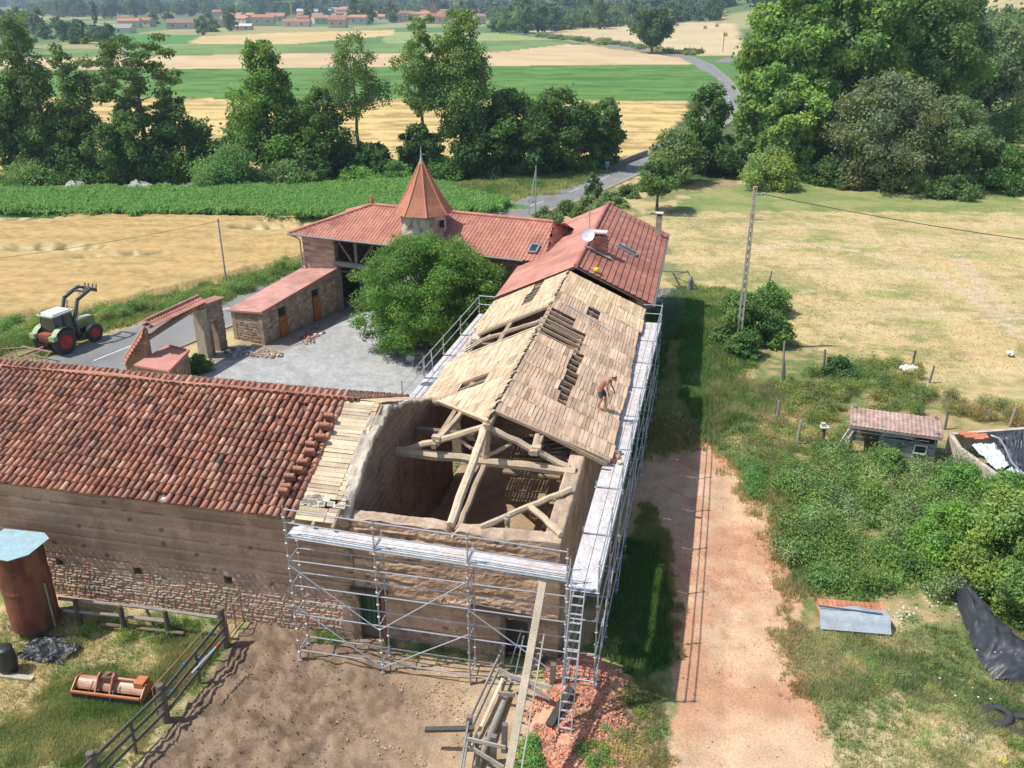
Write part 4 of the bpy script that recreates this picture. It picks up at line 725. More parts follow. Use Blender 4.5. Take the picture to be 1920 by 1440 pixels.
m = M(); m.tube([P4[2]+Z*.03, P4[3]+Z*.03], .06, 6, (.5, .22, .16)); m.tube([P4[1]+Z*.03, P4[2]+Z*.03], .06, 6, (.5, .22, .16)); m.build('verge_tile', MT['newtile'], hut)
# ---------------------------------------------------------------- scaffolding
GALV = (.50, .53, .57); GALV2 = (.42, .43, .44)
def stnd(par, p, z0, z1, name='standard', k=0):
    m = M(); m.tube([A_([p[0], p[1], z0]), A_([p[0], p[1], z1])], .026, 8, GALV2)
    z = z0+.35
    while z < z1-.05: m.lathe([p[0], p[1], z], [(.03, -.02), (.062, -.01), (.062, .01), (.03, .02)], 8, (.6, .62, .64)); z += .5
    m.box(A_([p[0], p[1], z0-.02]), .15, .15, .015, (.5, .5, .5)); m.tube([A_([p[0], p[1], z0]), A_([p[0], p[1], z0+.25])], .036, 8, (.55, .55, .55))
    o = m.build(name, MT['metal'], par)
    m = M(); zb = z0+1.2+(k*.7) % 1.6; m.tube([A_([p[0], p[1], zb]), A_([p[0], p[1], zb+.09])], .0285, 8, (.65, .06, .04) if k % 2 else (.7, .6, .05), cap=False)
    m.tube([A_([p[0], p[1], zb+2]), A_([p[0], p[1], zb+2.07])], .0285, 8, (.65, .06, .04), cap=False); m.build('marking_band', MT['paint'], o)
def tubep(par, p, q, name, r=.024, c=GALV): m = M(); m.tube([p, q], r, 7, c); m.build(name, MT['metal'], par)
def deck(par, a, b, iv, w, seed=0):
    """steel plank deck from a to b, width w along iv"""
    D = (b-a); L = np.linalg.norm(D); D = D/L; R = np.random.RandomState(seed); m = M(); U2 = np.cross(D, iv); U2 *= np.sign(U2[2])
    for k in range(2):
        c0 = a+iv*(w*(k+.5)/2); n = int(L/.10); nn = int(w/2/.08); xs = np.linspace(.03, L-.03, n+1)
        g = np.stack([np.tile(xs[:, None], (1, nn+1)), np.tile(np.linspace(-w/4+.01, w/4-.01, nn+1), (n+1, 1))], -1); P = c0+D*g[..., :1]+iv*g[..., 1:]-U2*0+U2*(.004*((np.arange(n+1)[:, None]+np.arange(nn+1)[None]) % 2))[..., None]
        dust = sm(.45, .62, fb(g[..., 0]*2+seed, g[..., 1]*6+k, 7, 3))[..., None]; c = A_((.66, .65, .63))*(1-dust*.6)+A_((.60, .46, .40))*dust*.6; c = c*(.85+.3*R.rand(n+1, nn+1, 1)); m.grid(P, c)
        m.prism([c0-iv*(w/4-.01)-U2*.006, c0+iv*(w/4-.01)-U2*.006, c0+iv*(w/4-.01)+D*L-U2*.006, c0-iv*(w/4-.01)+D*L-U2*.006], -U2*.05, (.45, .47, .49))
    m.build('deck', MT['zinc'], par)
def scaffold(label, pts, inn, zd, w=.72, rails=(1.0, .5), lifts=(), braces=(), zg=None, rail_end=(), inner_h=.25, extra_low=True, group=None):
    pts = [A_([p[0], p[1], 0.]) for p in pts]; s = thing('scaffold', label, 'scaffolding', A_([*(sum(pts)/len(pts))[:2], 0])); n = len(pts)
    gz_ = lambda p: float(hf(p[0], p[1]))
    for i, p in enumerate(pts):
        z = zd[i]; stnd(s, p, gz_(p), z+rails[0]+.12, k=i); q = p+inn*w; stnd(s, q, gz_(q), z+inner_h, k=i+1)
        for h in lifts+(z-.08,): tubep(s, p+Z*h, q+Z*h, 'transom')
    for i in range(n-1):
        p, q = pts[i], pts[i+1]; za, zb = zd[i], zd[i+1]
        for r in rails: tubep(s, p+Z*(za+r), q+Z*(zb+r), 'guard_rail')
        tubep(s, p+Z*(za-.08), q+Z*(zb-.08), 'ledger'); tubep(s, p+inn*w+Z*(za-.08), q+inn*w+Z*(zb-.08), 'ledger')
        for h in lifts: tubep(s, p+Z*h, q+Z*h, 'ledger'); tubep(s, p+inn*w+Z*h, q+inn*w+Z*h, 'ledger')
        D = (q-p)/np.linalg.norm(q-p); deck(s, p+D*.04+Z*za, q-D*.04+Z*zb, inn, w, i)
    for (i, z0, j, z1) in braces: tubep(s, pts[i]+Z*z0-inn*.05, pts[j]+Z*z1-inn*.05, 'brace', .022)
    return s
fs = scaffold('galvanised scaffold with steel plank deck across the front earth wall', [W(-8.92, -1.25), W(-5.87, -1.25), W(-2.76, -1.25), W(.42, -1.25)], N, [5.28, 5.16, 5.08, 4.95], lifts=(4.3, 3.3, 2.1, .55),
   braces=((0, 4.15, 1, 1.95), (0, 2.55, 1, .35), (1, 1.95, 2, 4.4), (1, .35, 2, 2.3), (2, 3.3, 3, 1.0), (2, .2, 2, 3.2)))
def ra_(b): return 1.42+(1.95-1.42)*(b+1.4)/25.4
bs_ = [-1.4, 1.6, 4.7, 7.8, 10.9, 14, 17.1, 20.2, 23.2]
rs_ = scaffold('long galvanised scaffold run with planks beside the right eave of the stripped barn', [W(ra_(b), b) for b in bs_], -T, [4.75, 4.82, 4.85, 4.88, 4.9, 4.9, 4.9, 4.9, 4.9], w=.95, lifts=(3.6, 2.3, 1.2),
   braces=((0, .9, 1, 3.6), (1, 2.3, 2, 4.8), (2, .3, 3, 3.6), (3, 2.3, 4, 4.8), (5, .3, 6, 3.6), (6, 2.3, 7, 4.8)))
tubep(rs_, W(ra_(23.2), 23.2, 5.9), W(.9, 23.2, 5.9), 'end_rail'); tubep(rs_, W(ra_(23.2), 23.2, 5.4), W(.9, 23.2, 5.4), 'end_rail')
bl = [10.4, 13.4, 16.4, 19.4, 23.1]
ls_ = scaffold('galvanised scaffold between the courtyard tree and the left eave', [W(-8.75+.03*(b-12), b) for b in bl], T, [4.75]*5, w=.95, lifts=(2.6,), braces=((1, 4.8, 1, 5.6),))
tubep(ls_, W(-8.4, 23.1, 5.8), W(-7.5, 23.1, 5.8), 'end_rail'); tubep(ls_, W(-8.4, 23.1, 5.3), W(-7.5, 23.1, 5.3), 'end_rail')
tubep(ls_, W(-8.75, 14.7, 5.7), W(-8.5, 14.1, 4.8), 'brace')
fl = thing('floodlight', 'dark round flood lamp fixed to the guard rail by the courtyard tree', 'lamp', W(-8.85, 12.4, 5.7))
m = M(); cc_ = W(-8.95, 12.5, 5.95); m.tube([cc_-T*.28+Z*.05, cc_+T*.0], [.24, .22], 14, (.09, .10, .12)); m.build('housing', MT['plastic'], fl, smooth=True)
m = M(); m.tube([cc_, cc_+T*.2-Z*.2], .03, 6, (.2, .2, .2)); m.build('bracket', MT['metal'], fl)
# clutter on the right deck
m = M(); R = np.random.RandomState(3)
p = W(.95, 7.2, 4.93)
for i in range(9): m.box(p+A_([R.normal(0, .16), R.normal(0, .3), 0]), R.uniform(.08, .25), R.uniform(.1, .3), R.uniform(.03, .16), A_([(.6, .55, .45), (.55, .2, .12), (.3, .3, .3), (.7, .6, .4)][R.randint(4)]), [[math.cos(i), math.sin(i), 0], [-math.sin(i), math.cos(i), 0], [0, 0, 1]])
tag(m.build('tool_bag', MT['cloth']), 'untidy bag of tools and rags left on the right scaffold deck', 'tool bag')
# aluminium ladder
lad = thing('ladder', 'aluminium extension ladder leaning on the end of the scaffold deck', 'ladder', G(1080, 1320))
l0, l1 = G(1066, 1316), G(1092, 1326); t0 = onp(1077, 1100, W(0, -1.3, 0), N); lc = (l0+l1)/2; wv = T*.21; topc = W(.82, -1.42, 5.25); lc = W(.72, -3.0, float(hf(*W(.72, -3.0)[:2]))+.02)
for s in (-1, 1):
    m = M(); m.beam(lc+wv*s, topc+wv*s, .03, .08, (.58, .60, .62), N); m.build('stile', MT['metal'], lad)
    m = M(); mid = lc+(topc-lc)*.30; m.beam(mid+wv*s*.85-N*.06, topc+wv*s*.85-N*.05-Z*.6, .025, .06, (.5, .52, .54), N); m.build('stile', MT['metal'], lad)
for i in range(17):
    q = lc+(topc-lc)*(i+.7)/18; m = M(); m.beam(q-wv, q+wv, .05, .035, (.66, .68, .7)); m.build('rung', MT['metal'], lad)
m = M(); m.tube([lc+(topc-lc)*.1-N*.05, lc+(topc-lc)*.7-N*.05], .008, 5, (.12, .12, .12)); m.build('hoist_rope', MT['cloth'], lad)
# long timber chute beam with ladder-like underside
def gp_(x, y, dz=0): return G(x, y, dz)
ch = thing('timber_chute', 'long pale wooden beam leaning from the scaffold deck down across the timber pile', 'beam', G(935, 1480))
tp = onp(1018, 1092, W(0, -1.5, 0), N); bt = G(880, 1700, .3); bt = onp(955, 1440, W(0, -5.8, 0), N)
dv = (tp-bt); bt2 = bt-dv*.25
m = M(); m.beam(bt2, tp, .23, .12, (.46, .39, .28)); m.build('plank', MT['wood'], ch)
sd = np.cross(dv/np.linalg.norm(dv), Z); sd /= np.linalg.norm(sd)
m = M(); m.beam(bt2+sd*.34-Z*.12, bt2+dv*.98+sd*.30-Z*.12, .04, .07, (.42, .38, .3)); m.build('side_rail', MT['wood'], ch)
for i in range(15):
    q = bt2+dv*(.06+i*.062); m = M(); m.beam(q+sd*.1-Z*.1, q+sd*.34-Z*.12, .05, .03, (.36, .31, .24)); m.build('rung', MT['wood'], ch)
# cattle race timbers, each its own thing
def timber(p, q, w, h, label, col=(.30, .27, .23), rnd=False, name='timber', cat='timber', group=None):
    m = M(); m.tube(np.linspace(p, q, 8), w/2, 8, col, seed=3) if rnd else m.beam(p, q, w, h, col); return tag(m.build(name, MT['wood'], smooth=rnd), label, cat, group)
F = lambda x, y, h=0.: G(x, y, h)
race = thing('cattle_race', 'weathered grey wooden cattle race of posts and rails at the yard edge', 'cattle race', F(935, 1420))
def part(name, p, q, w, h, col=(.30, .28, .25)): m = M(); m.beam(p, q, w, h, col); m.build(name, MT['wood'], race)
for (x, y, hh) in [(941, 1262, 1.2), (880, 1395, 1.15), (868, 1500, 1.1), (945, 1408, 1.1), (1035, 1285, .9), (925, 1430, 1.1)]:
    p = F(x, y); part('post', p-Z*.1, p+Z*hh+T*.03, .16, .16, (.22, .2, .18))
pA, pB, pC = F(941, 1262), F(880, 1395), F(862, 1500)
for h in (.45, .95): part('rail', pA+Z*h, pB+Z*h, .05, .14); part('rail', pB+Z*h, pC+Z*(h-.05), .05, .14)
part('rail', F(938, 1262, 1.05), F(1035, 1290, .95), .05, .15, (.42, .39, .34)); part('rail', F(936, 1255, 1.2), F(1032, 1310, .4), .05, .16, (.36, .33, .28))
part('rail', F(876, 1385, 1.0), F(948, 1402, 1.0), .05, .13, (.42, .39, .34)); part('rail', F(880, 1400, .6), F(945, 1440, .6), .05, .15, (.35, .32, .28)); part('rail', F(935, 1300, .6), F(965, 1303, .6), .06, .15)
timber(F(797, 1368, .85), F(889, 1366, .95), .16, .1, 'short dark plank sticking out sideways from the cattle race post', (.10, .09, .085), name='plank', cat='plank')
timber(F(893, 1440, .15), F(950, 1300, .2), .26, .26, 'thick round grey log lying inside the cattle race', (.33, .30, .25), True, 'log', 'log')
timber(F(885, 1400, .5), F(942, 1272, .6), .10, .04, 'pale narrow batten lying along the cattle race', (.6, .54, .42), name='batten', cat='batten')
timber(F(1030, 1362, .15), F(1072, 1290, .3), .26, .2, 'short charred black beam on the red tile rubble', (.06, .055, .05), name='charred_beam', cat='beam')
timber(F(1000, 1250, .1), F(1020, 1215, .35), .24, .1, 'broad weathered plank on the ground under the scaffold corner', (.4, .36, .3), name='plank', cat='plank')
for k, (x0, y0, x1, y1) in enumerate([(957, 1245, 978, 1180), (965, 1270, 982, 1192)]): m = M(); m.tube([F(x0, y0, .5), F(x1, y1, 1.6)], .025, 6, (.35, .42, .42)); tag(m.build('metal_rod', MT['metal']), ['upper', 'lower'][k]+' of two thin grey steel rods propped behind the chute', 'rod')
# broken tiles: heap of fragments
def frags(n, fn, smin, smax, cols, seed, name, label, cat, kind='stuff', mat='tile', flat=.35, gc=False):
    R = np.random.RandomState(seed); P = fn(R, n); n = len(P); P[:, 2] = hf(P[:, 0], P[:, 1])+(.14 if kind == 'x' else .05); s_ = R.uniform(smin, smax, n)
    A1 = R.normal(size=(n, 3)); A1[:, 2] *= .5; A1 /= np.linalg.norm(A1, axis=1)[:, None]; A3 = np.tile(Z, (n, 1))+R.normal(0, .45, (n, 3)); A2 = np.cross(A3, A1); A2 /= np.linalg.norm(A2, axis=1)[:, None]; A3 = np.cross(A1, A2)
    m = M(); m.boxes(P, np.stack([s_, s_*R.uniform(.4, .9, n), s_*flat*R.uniform(.3, 1, n)], -1), np.stack([A1, A2, A3], 1), (gcol(P)*1.0 if gc else A_(cols)[R.randint(len(cols), size=n)])*R.uniform(.8, 1.15, n)[:, None])
    return tag(m.build(name, MT[mat], org=(0, 0, 0)), label, cat, kind=kind)
def inpx(poly, dens=None):
    P = PX(*poly)
    def f(R, n):
        out = []; ws = min(1.6, .07*float(np.ptp(P, axis=0).min())+.1)
        while sum(map(len, out)) < n:
            q = np.stack([R.uniform(P[:, 0].min()-ws, P[:, 0].max()+ws, n), R.uniform(P[:, 1].min()-ws, P[:, 1].max()+ws, n)], -1); s_ = 1/(ws*1.6); wx = (fb(q[:, 0]*s_, q[:, 1]*s_, 5, 3)-.5)*3.4*ws+R.normal(0, .25*ws, n); wy = (fb(q[:, 0]*s_+40, q[:, 1]*s_, 6, 3)-.5)*3.4*ws+R.normal(0, .25*ws, n); k = inpoly(q[:, 0]+wx, q[:, 1]+wy, P)
            if dens is not None: k &= R.rand(n) < dens(q)
            out.append(q[k])
        q = np.vstack(out)[:n]; return np.hstack([q, np.zeros((n, 1))])
    return f
RED = [(.60, .26, .155), (.66, .32, .20), (.52, .22, .14), (.64, .29, .18), (.56, .36, .27), (.68, .36, .25)]
frags(7000, inpx([(965, 1500), (1000, 1330), (1040, 1240), (1100, 1215), (1150, 1250), (1165, 1320), (1170, 1400), (1130, 1500)], lambda q: sm(.25, .5, fb(q[:, 0]*1.3, q[:, 1]*1.3, 5, 2))), .015, .075, RED, 1, 'tile_rubble', 'spread heap of smashed red tiles below the ladder', 'rubble')
frags(1500, inpx([(1240, 1290), (1260, 1000), (1300, 860), (1400, 930), (1450, 1060), (1440, 1260)], lambda q: .9*sm(.5, .68, fb(q[:, 0]*.9, q[:, 1]*.9, 8, 3))), .005, .02, RED, 2, 'tile_crumbs', 'scattered red tile crumbs along the dirt track', 'rubble')
frags(450, inpx([(640, 1300), (700, 1260), (880, 1290), (900, 1400), (700, 1430), (560, 1300)], lambda q: .9*sm(.45, .65, fb(q[:, 0]*.8, q[:, 1]*.8, 9, 3))), .008, .03, [(.5, .32, .24), (.55, .42, .3), (.5, .25, .18), (.6, .5, .4)], 3, 'yard_crumbs', 'small brick and tile crumbs scattered over the earth yard', 'rubble')
frags(900, inpx([(230, 1500), (430, 1230), (560, 1190), (700, 1260), (640, 1500)]), .008, .032, [(.33, .235, .155), (.27, .19, .125), (.38, .27, .18)], 4, 'soil_clods', 'dark churned soil clods across the cattle yard', 'soil', mat='ground', flat=.5, gc=True)
frags(120, inpx([(482, 662), (500, 655), (535, 664), (520, 672), (485, 670)]), .04, .13, [(.5, .4, .3), (.6, .48, .36), (.42, .33, .25)], 5, 'stone_rubble', 'low heap of pale stones at the corner of the lean-to', 'rubble', mat='stone', flat=.8)
frags(60, inpx([(560, 640), (590, 612), (610, 625), (575, 650)]), .04, .14, [(.42, .14, .1), (.6, .6, .6), (.3, .2, .15)], 6, 'brick_rubble', 'scatter of broken bricks and rags between the two orange doors', 'rubble', mat='stone', flat=.7)
frags(70, inpx([(425, 655), (470, 650), (480, 665), (430, 672)]), .05, .18, [(.36, .33, .3), (.45, .42, .38), (.25, .2, .16)], 7, 'scrap_heap', 'grey scrap and slabs heaped behind the gate wall', 'rubble', mat='stone', flat=.5)
# ---------------------------------------------------------------- the roofer
def skinfig(name, joints, edges, mat, parent, lvl=1, root=0):
    me = bpy.data.meshes.new(name); me.from_pydata([tuple(A_(j[0])) for j in joints], edges, []); o = bpy.data.objects.new(name, me); COL.objects.link(o)
    me.materials.append(mat); md = o.modifiers.new('s', 'SKIN'); md.use_smooth_shade = True; sv = me.skin_vertices[0].data
    for i, j in enumerate(joints): r = j[1]; sv[i].radius = (r, r) if not hasattr(r, '__len__') else r
    sv[root].use_root = True; sub = o.modifiers.new('u', 'SUBSURF'); sub.levels = sub.render_levels = lvl; o.parent = parent; return o
def solid(name, rgb, rough=.7):
    m = bpy.data.materials.new(name); m.use_nodes = True; t = m.node_tree; b = t.nodes['Principled BSDF']; n = t.nodes.new('ShaderNodeTexNoise'); n.inputs['Scale'].default_value = 12; r = t.nodes.new('ShaderNodeMixRGB'); r.blend_type = 'MULTIPLY'; r.inputs[0].default_value = .25
    r.inputs[1].default_value = (*rgb, 1); t.links.new(n.outputs[0], r.inputs[2]); t.links.new(r.outputs[0], b.inputs['Base Color']); b.inputs['Roughness'].default_value = rough; return m
SK, SH, HA, BO, GL = solid('skin_tan', (.50, .25, .16), .55), solid('shorts_grey', (.07, .075, .085)), solid('hair_dark', (.05, .03, .02)), solid('boots', (.35, .27, .18)), solid('waistband', (.7, .7, .7))
mp = W(.18, 10.1, 0); mz = RZm+(ZE-RZm)*(.18-RA)/(RE-RA); mp = mp+Z*(mz+.03)
man = thing('person', 'bare chested man in dark shorts bending over on the bare roof boards', 'person', mp)
# local frame of the body: x forward (towards the eave), y to his left
fx = T*.92-N*.25; fx = fx/np.linalg.norm(fx); fy = np.cross(Z, fx); sl_z = (ZE-RZm)/(RE-RA)
def Bm(x, y, z): q = fx*x+fy*y+Z*z; return q
def gd_(x, y): q = fx*x+fy*y; return float(q@T)*sl_z
hipz = .90
J = [(Bm(-.16, 0, hipz), .135), (Bm(-.08, 0, 1.06), (.12, .15)), (Bm(.06, 0, 1.24), (.125, .17)), (Bm(.22, 0, 1.38), (.11, .16)), (Bm(.33, 0, 1.44), .055), (Bm(.42, 0, 1.46), .08), (Bm(.50, 0, 1.44), .095), (Bm(.57, 0, 1.40), .06)]
E_ = [(i, i+1) for i in range(7)]
def limb(start, pts):
    k = len(J); 
    for i, (p, r) in enumerate(pts): J.append((p, r)); E_.append((start if i == 0 else k+i-1, k+i))
for s in (1, -1):
    fo = .14 if s > 0 else -.06
    limb(0, [(Bm(-.14, .10*s, hipz-.06), .105), (Bm(.02+fo*.4, .12*s, .50+.03*s), .062), (Bm(-.03+fo*.6, .13*s, .36), .058), (Bm(-.08+fo, .14*s, .10+gd_(fo, .14*s)), .04), (Bm(-.04+fo, .14*s, .05+gd_(fo, .14*s)), .04)])
    hx = .36+.06*s; limb(3, [(Bm(.24, .19*s, 1.34), .06), (Bm(.25, .22*s, 1.06), .042), (Bm(hx, .2*s, .84), .03), (Bm(hx+.02, .19*s, .77), .034)])
    k = len(J)-1
    for f in range(4): limb(k, [(Bm(hx+.045-.022*f, .19*s-.01*s, .72-.004*f), .0095), (Bm(hx+.05-.02*f, .185*s-.02*s, .69), .008)])
    limb(k, [(Bm(hx+.05, .16*s, .755), .01), (Bm(hx+.06, .145*s, .73), .008)])
skinfig('body', J, E_, SK, man, 2)
J2 = [(Bm(-.13, 0, 1.0), (.155, .175)), (Bm(-.16, 0, .90), (.155, .18))]; E2 = [(0, 1)]
for s in (1, -1):
    fo = .14 if s > 0 else -.06; k = len(J2); J2 += [(Bm(-.12, .10*s, hipz-.1), .125), (Bm(-.03+fo*.3, .115*s, .62), .105), (Bm(.0+fo*.4, .12*s, .53), .095)]; E2 += [(1, k), (k, k+1), (k+1, k+2)]
skinfig('shorts', J2, E2, SH, man, 2)
skinfig('waistband', [(Bm(-.09, 0, 1.06), (.15, .165)), (Bm(-.12, 0, 1.02), (.155, .17))], [(0, 1)], GL, man, 1)
skinfig('hair', [(Bm(.46, 0, 1.52), .075), (Bm(.52, 0, 1.505), .075), (Bm(.42, 0, 1.47), .06)], [(0, 1), (0, 2)], HA, man, 2)
for s in (1, -1):
    fo = .14 if s > 0 else -.06; g0 = gd_(fo, .14*s); skinfig('boot', [(Bm(-.10+fo, .14*s, .12+g0), .06), (Bm(-.09+fo, .14*s, .05+g0), .06), (Bm(.10+fo, .15*s, .03+gd_(fo+.1, .15*s)), .05)], [(0, 1), (1, 2)], BO, man, 1)
m = M(); c0 = mp+fx*-.25-N*.45+Z*.02
for i in range(9): a = R.uniform(0, 6.28); m.beam(c0+A_([math.cos(a), math.sin(a), 0])*.05, c0+A_([math.cos(a), math.sin(a), .12])*R.uniform(.12, .25)+Z*.03, .03, .02, A_([(.5, .45, .35), (.2, .18, .15), (.55, .12, .06)][i % 3]))
tag(m.build('debris_pile', MT['cloth']), 'small clump of torn laths and tools beside the roofer', 'debris')
# ---------------------------------------------------------------- tractor with front loader
def tractor():
    o = G(150, 652); r = thing('tractor', 'pale green tractor with red wheels and raised front loader on the road verge', 'tractor', o)
    p0, p1 = G(118, 668), G(172, 645); fw = (p1-p0)*A_([1, 1, 0]); fw /= np.linalg.norm(fw); lf = np.cross(Z, fw); c = o*A_([1, 1, 0])+Z*float(hf(o[0], o[1])+.07)
    X = lambda x, y, z: c+fw*x+lf*(y+.75)+Z*z
    AX = [fw, lf, Z]; GR, DG, RD = (.20, .30, .10), (.045, .05, .05), (.50, .03, .035)
    def wheel(x, y, rad, w, name='wheel'):
        m = M(); c0 = X(x, y, rad); k = 40; th = np.arange(k+1)*2*math.pi/k; prof = [(rad*.60, -w*.42), (rad*.72, -w*.5), (rad*.93, -w*.48), (rad, -w*.36), (rad, 0), (rad, w*.36), (rad*.93, w*.48), (rad*.72, w*.5), (rad*.60, w*.42)]
        g = A_([[c0+lf*yy+(fw*math.cos(t)+Z*math.sin(t))*rr*(1+(.0 if abs(yy) > w*.45 else .022*(i % 2))) for i, t in enumerate(th)] for rr, yy in prof]); m.grid(g, (.055, .055, .058))
        for i in range(22):
            for s in (-1, 1): t = (i+.5*(s > 0))*2*math.pi/22; d = fw*math.cos(t)+Z*math.sin(t); d2 = fw*math.cos(t+.13)+Z*math.sin(t+.13); m.beam(c0+d*rad*1.0, c0+d2*rad*1.0+lf*s*w*.46, .045, .05, (.05, .05, .052), d)
        wo = m.build(name, MT['rubber'], r)
        m = M(); pr = [(rad*.60, -w*.4), (rad*.58, -w*.3), (rad*.30, -w*.12), (rad*.14, -w*.15), (rad*.12, -w*.32), (0, -w*.32)]
        for s in (1, -1): m.grid(A_([[c0+lf*yy*s+(fw*math.cos(t)+Z*math.sin(t))*rr for t in th] for rr, yy in pr]), RD)
        m.build('rim', MT['paint'], wo, smooth=True)
    for s in (-1, 1): wheel(-1.15, s*.85, .80, .48); wheel(1.3, s*.82, .60, .38)
    m = M(); m.box(X(1.0, 0, 1.0), 1.9, .72, .55, GR, AX); m.prism([X(.1, -.34, 1.55), X(.1, .34, 1.55), X(1.95, .26, 1.42), X(1.95, -.26, 1.42)], Z*.14, (.42, .50, .32)); bn = m.build('bonnet', MT['paint'], r)
    m = M(); m.box(X(1.97, 0, 1.0), .03, .5, .4, DG, AX); m.build('grille', MT['plastic'], bn)
    for s in (-1, 1): m = M(); m.box(X(1.99, s*.2, 1.38), .03, .14, .08, (.8, .8, .75), AX); m.build('headlight', MT['paint'], bn)
    m = M(); m.box(X(0, 0, .55), 3.1, .42, .45, DG, AX); m.box(X(-1.15, 0, .6), .35, 1.5, .35, DG, AX); m.box(X(1.3, 0, .5), .2, 1.4, .2, DG, AX); m.build('chassis', MT['dull'], r)
    m = M()
    for (x, y) in [(-1.45, -.62), (-1.45, .62), (.05, -.55), (.05, .55), (-.65, -.66), (-.65, .66)]: m.beam(X(x, y, 1.35), X(x*.96, y*.93, 2.5), .06, .06, DG)
    cb = m.build('cab', MT['paint'], r)
    gl_ = M(); gl_.prism([X(-1.43, -.6, 1.4), X(.05, -.55, 1.25), X(.02, -.52, 2.48), X(-1.38, -.57, 2.48)], lf*.01, (.1, .13, .12)); gl_.prism([X(-1.43, .6, 1.4), X(.05, .55, 1.25), X(.02, .52, 2.48), X(-1.38, .57, 2.48)], lf*.01, (.1, .13, .12)); gl_.prism([X(-1.45, -.6, 1.45), X(-1.45, .6, 1.45), X(-1.4, .57, 2.48), X(-1.4, -.57, 2.48)], fw*.01, (.1, .13, .12)); gl_.prism([X(.05, -.55, 1.5), X(.05, .55, 1.5), X(.02, .52, 2.48), X(.02, -.52, 2.48)], fw*.01, (.1, .13, .12)); gl_.build('windows', MT['glass'], cb)
    m = M(); m.box(X(-.7, 0, 2.48), 1.75, 1.4, .10, (.55, .62, .52), AX); m.box(X(-.7, 0, 2.58), 1.4, 1.15, .07, (.72, .77, .74), AX); rf = m.build('roof', MT['paint'], cb)
    m = M(); m.lathe(X(-1.45, .55, 2.6), [(.07, 0), (.07, .12), (.04, .17), (0, .18)], 10, (.85, .45, .02)); m.build('beacon', MT['paint'], rf)
    for s in (-1, 1):
        m = M(); k = 9; th = np.linspace(math.radians(20), math.radians(165), k); v = A_([[X(-1.15+.9*math.cos(t), s*(.62+.22*j), .80+.92*math.sin(t)) for j in (0, 2)] for t in th]); v2 = v+Z*.05
        m.grid(v2, (.36, .44, .26)); m.grid(v[:, ::-1], (.3, .38, .22)); m.box(X(-1.95, s*.85, 1.1), .3, .45, .3, (.36, .44, .26), AX); m.build('mudguard', MT['paint'], r)
    m = M(); m.box(X(-1.7, 0, .9), .5, .9, .5, (.30, .09, .06), AX)
    for k in range(7): m.tube([X(-1.6, -.4+.13*k, 1.3), X(-2.0, -.4+.13*k, 1.15), X(-2.1, -.35+.12*k, .7)], .025, 5, (.25, .08, .06) if k % 2 else (.08, .08, .08))
    m.build('rear_linkage', MT['dull'], r)
    ld = (.09, .10, .11)
    for s in (-1, 1):
        m = M(); m.beam(X(.35, s*.55, .7), X(.15, s*.58, 1.9), .14, .16, ld); m.beam(X(.15, s*.58, 1.8), X(.75, s*.58, 3.15), .13, .2, ld, fw); m.beam(X(.72, s*.58, 3.05), X(1.9, s*.58, 3.45), .13, .2, ld); m.beam(X(1.85, s*.58, 3.45), X(2.35, s*.58, 3.3), .12, .16, ld)
        m.build('loader_arm', MT['paint'], r)
        m = M(); m.tube([X(.4, s*.46, 1.3), X(.8, s*.48, 2.9)], .04, 6, (.35, .36, .36)); m.tube([X(.9, s*.48, 3.35), X(2.0, s*.48, 3.6)], .035, 6, (.35, .36, .36)); m.build('hydraulic_ram', MT['metal'], r)
    m = M(); m.beam(X(1.5, -.58, 3.35), X(1.5, .58, 3.35), .12, .12, ld); m.beam(X(2.35, -.6, 3.25), X(2.35, .6, 3.25), .1, .25, ld); 
    for y in (-.5, -.2, .2, .5): m.beam(X(2.35, y, 3.1), X(2.5, y, 3.6), .06, .06, ld)
    m.build('tool_carrier', MT['paint'], r)
    m = M(); m.tube([X(.65, .3, 1.6), X(.65, .3, 2.3)], .035, 6, DG); m.build('exhaust', MT['metal'], r)
    hk = thing('hay_rake', 'rusty trailed implement with long arms behind the tractor', 'farm implement', X(-3.2, 0, 0)); 
    m = M(); m.beam(X(-2.1, 0, .6), X(-3.9, .1, .6), .12, .12, (.42, .25, .18)); m.beam(X(-2.6, -1.3, .65), X(-2.6, 1.3, .65), .09, .09, (.42, .25, .18)); m.build('frame', MT['dull'], hk)
    for k, (y0, y1) in enumerate([(-1.1, -1.9), (1.1, 1.9), (-.4, -.7), (.5, .8)]):
        m = M(); m.tube([X(-2.6, y0, .6), X(-3.6, y1, .75), X(-4.6, y1*1.05, .45)], .035, 5, (.5, .33, .24)); m.build('arm', MT['dull'], hk)
    for y in (-1.8, -.6, .7, 1.8):
        m = M(); th = np.arange(13)*2*math.pi/12
        for i in range(12): m.tube([X(-3.9, y, .45), X(-3.9+.45*math.cos(th[i]), y+.08*math.sin(th[i]*3), .45+.45*math.sin(th[i]))], .012, 4, (.4, .2, .14))
        m.tube([X(-3.9+.4*math.cos(t), y, .45+.4*math.sin(t)) for t in th], .02, 5, (.45, .2, .12), cap=False); m.build('tine_wheel', MT['dull'], hk)
tractor()
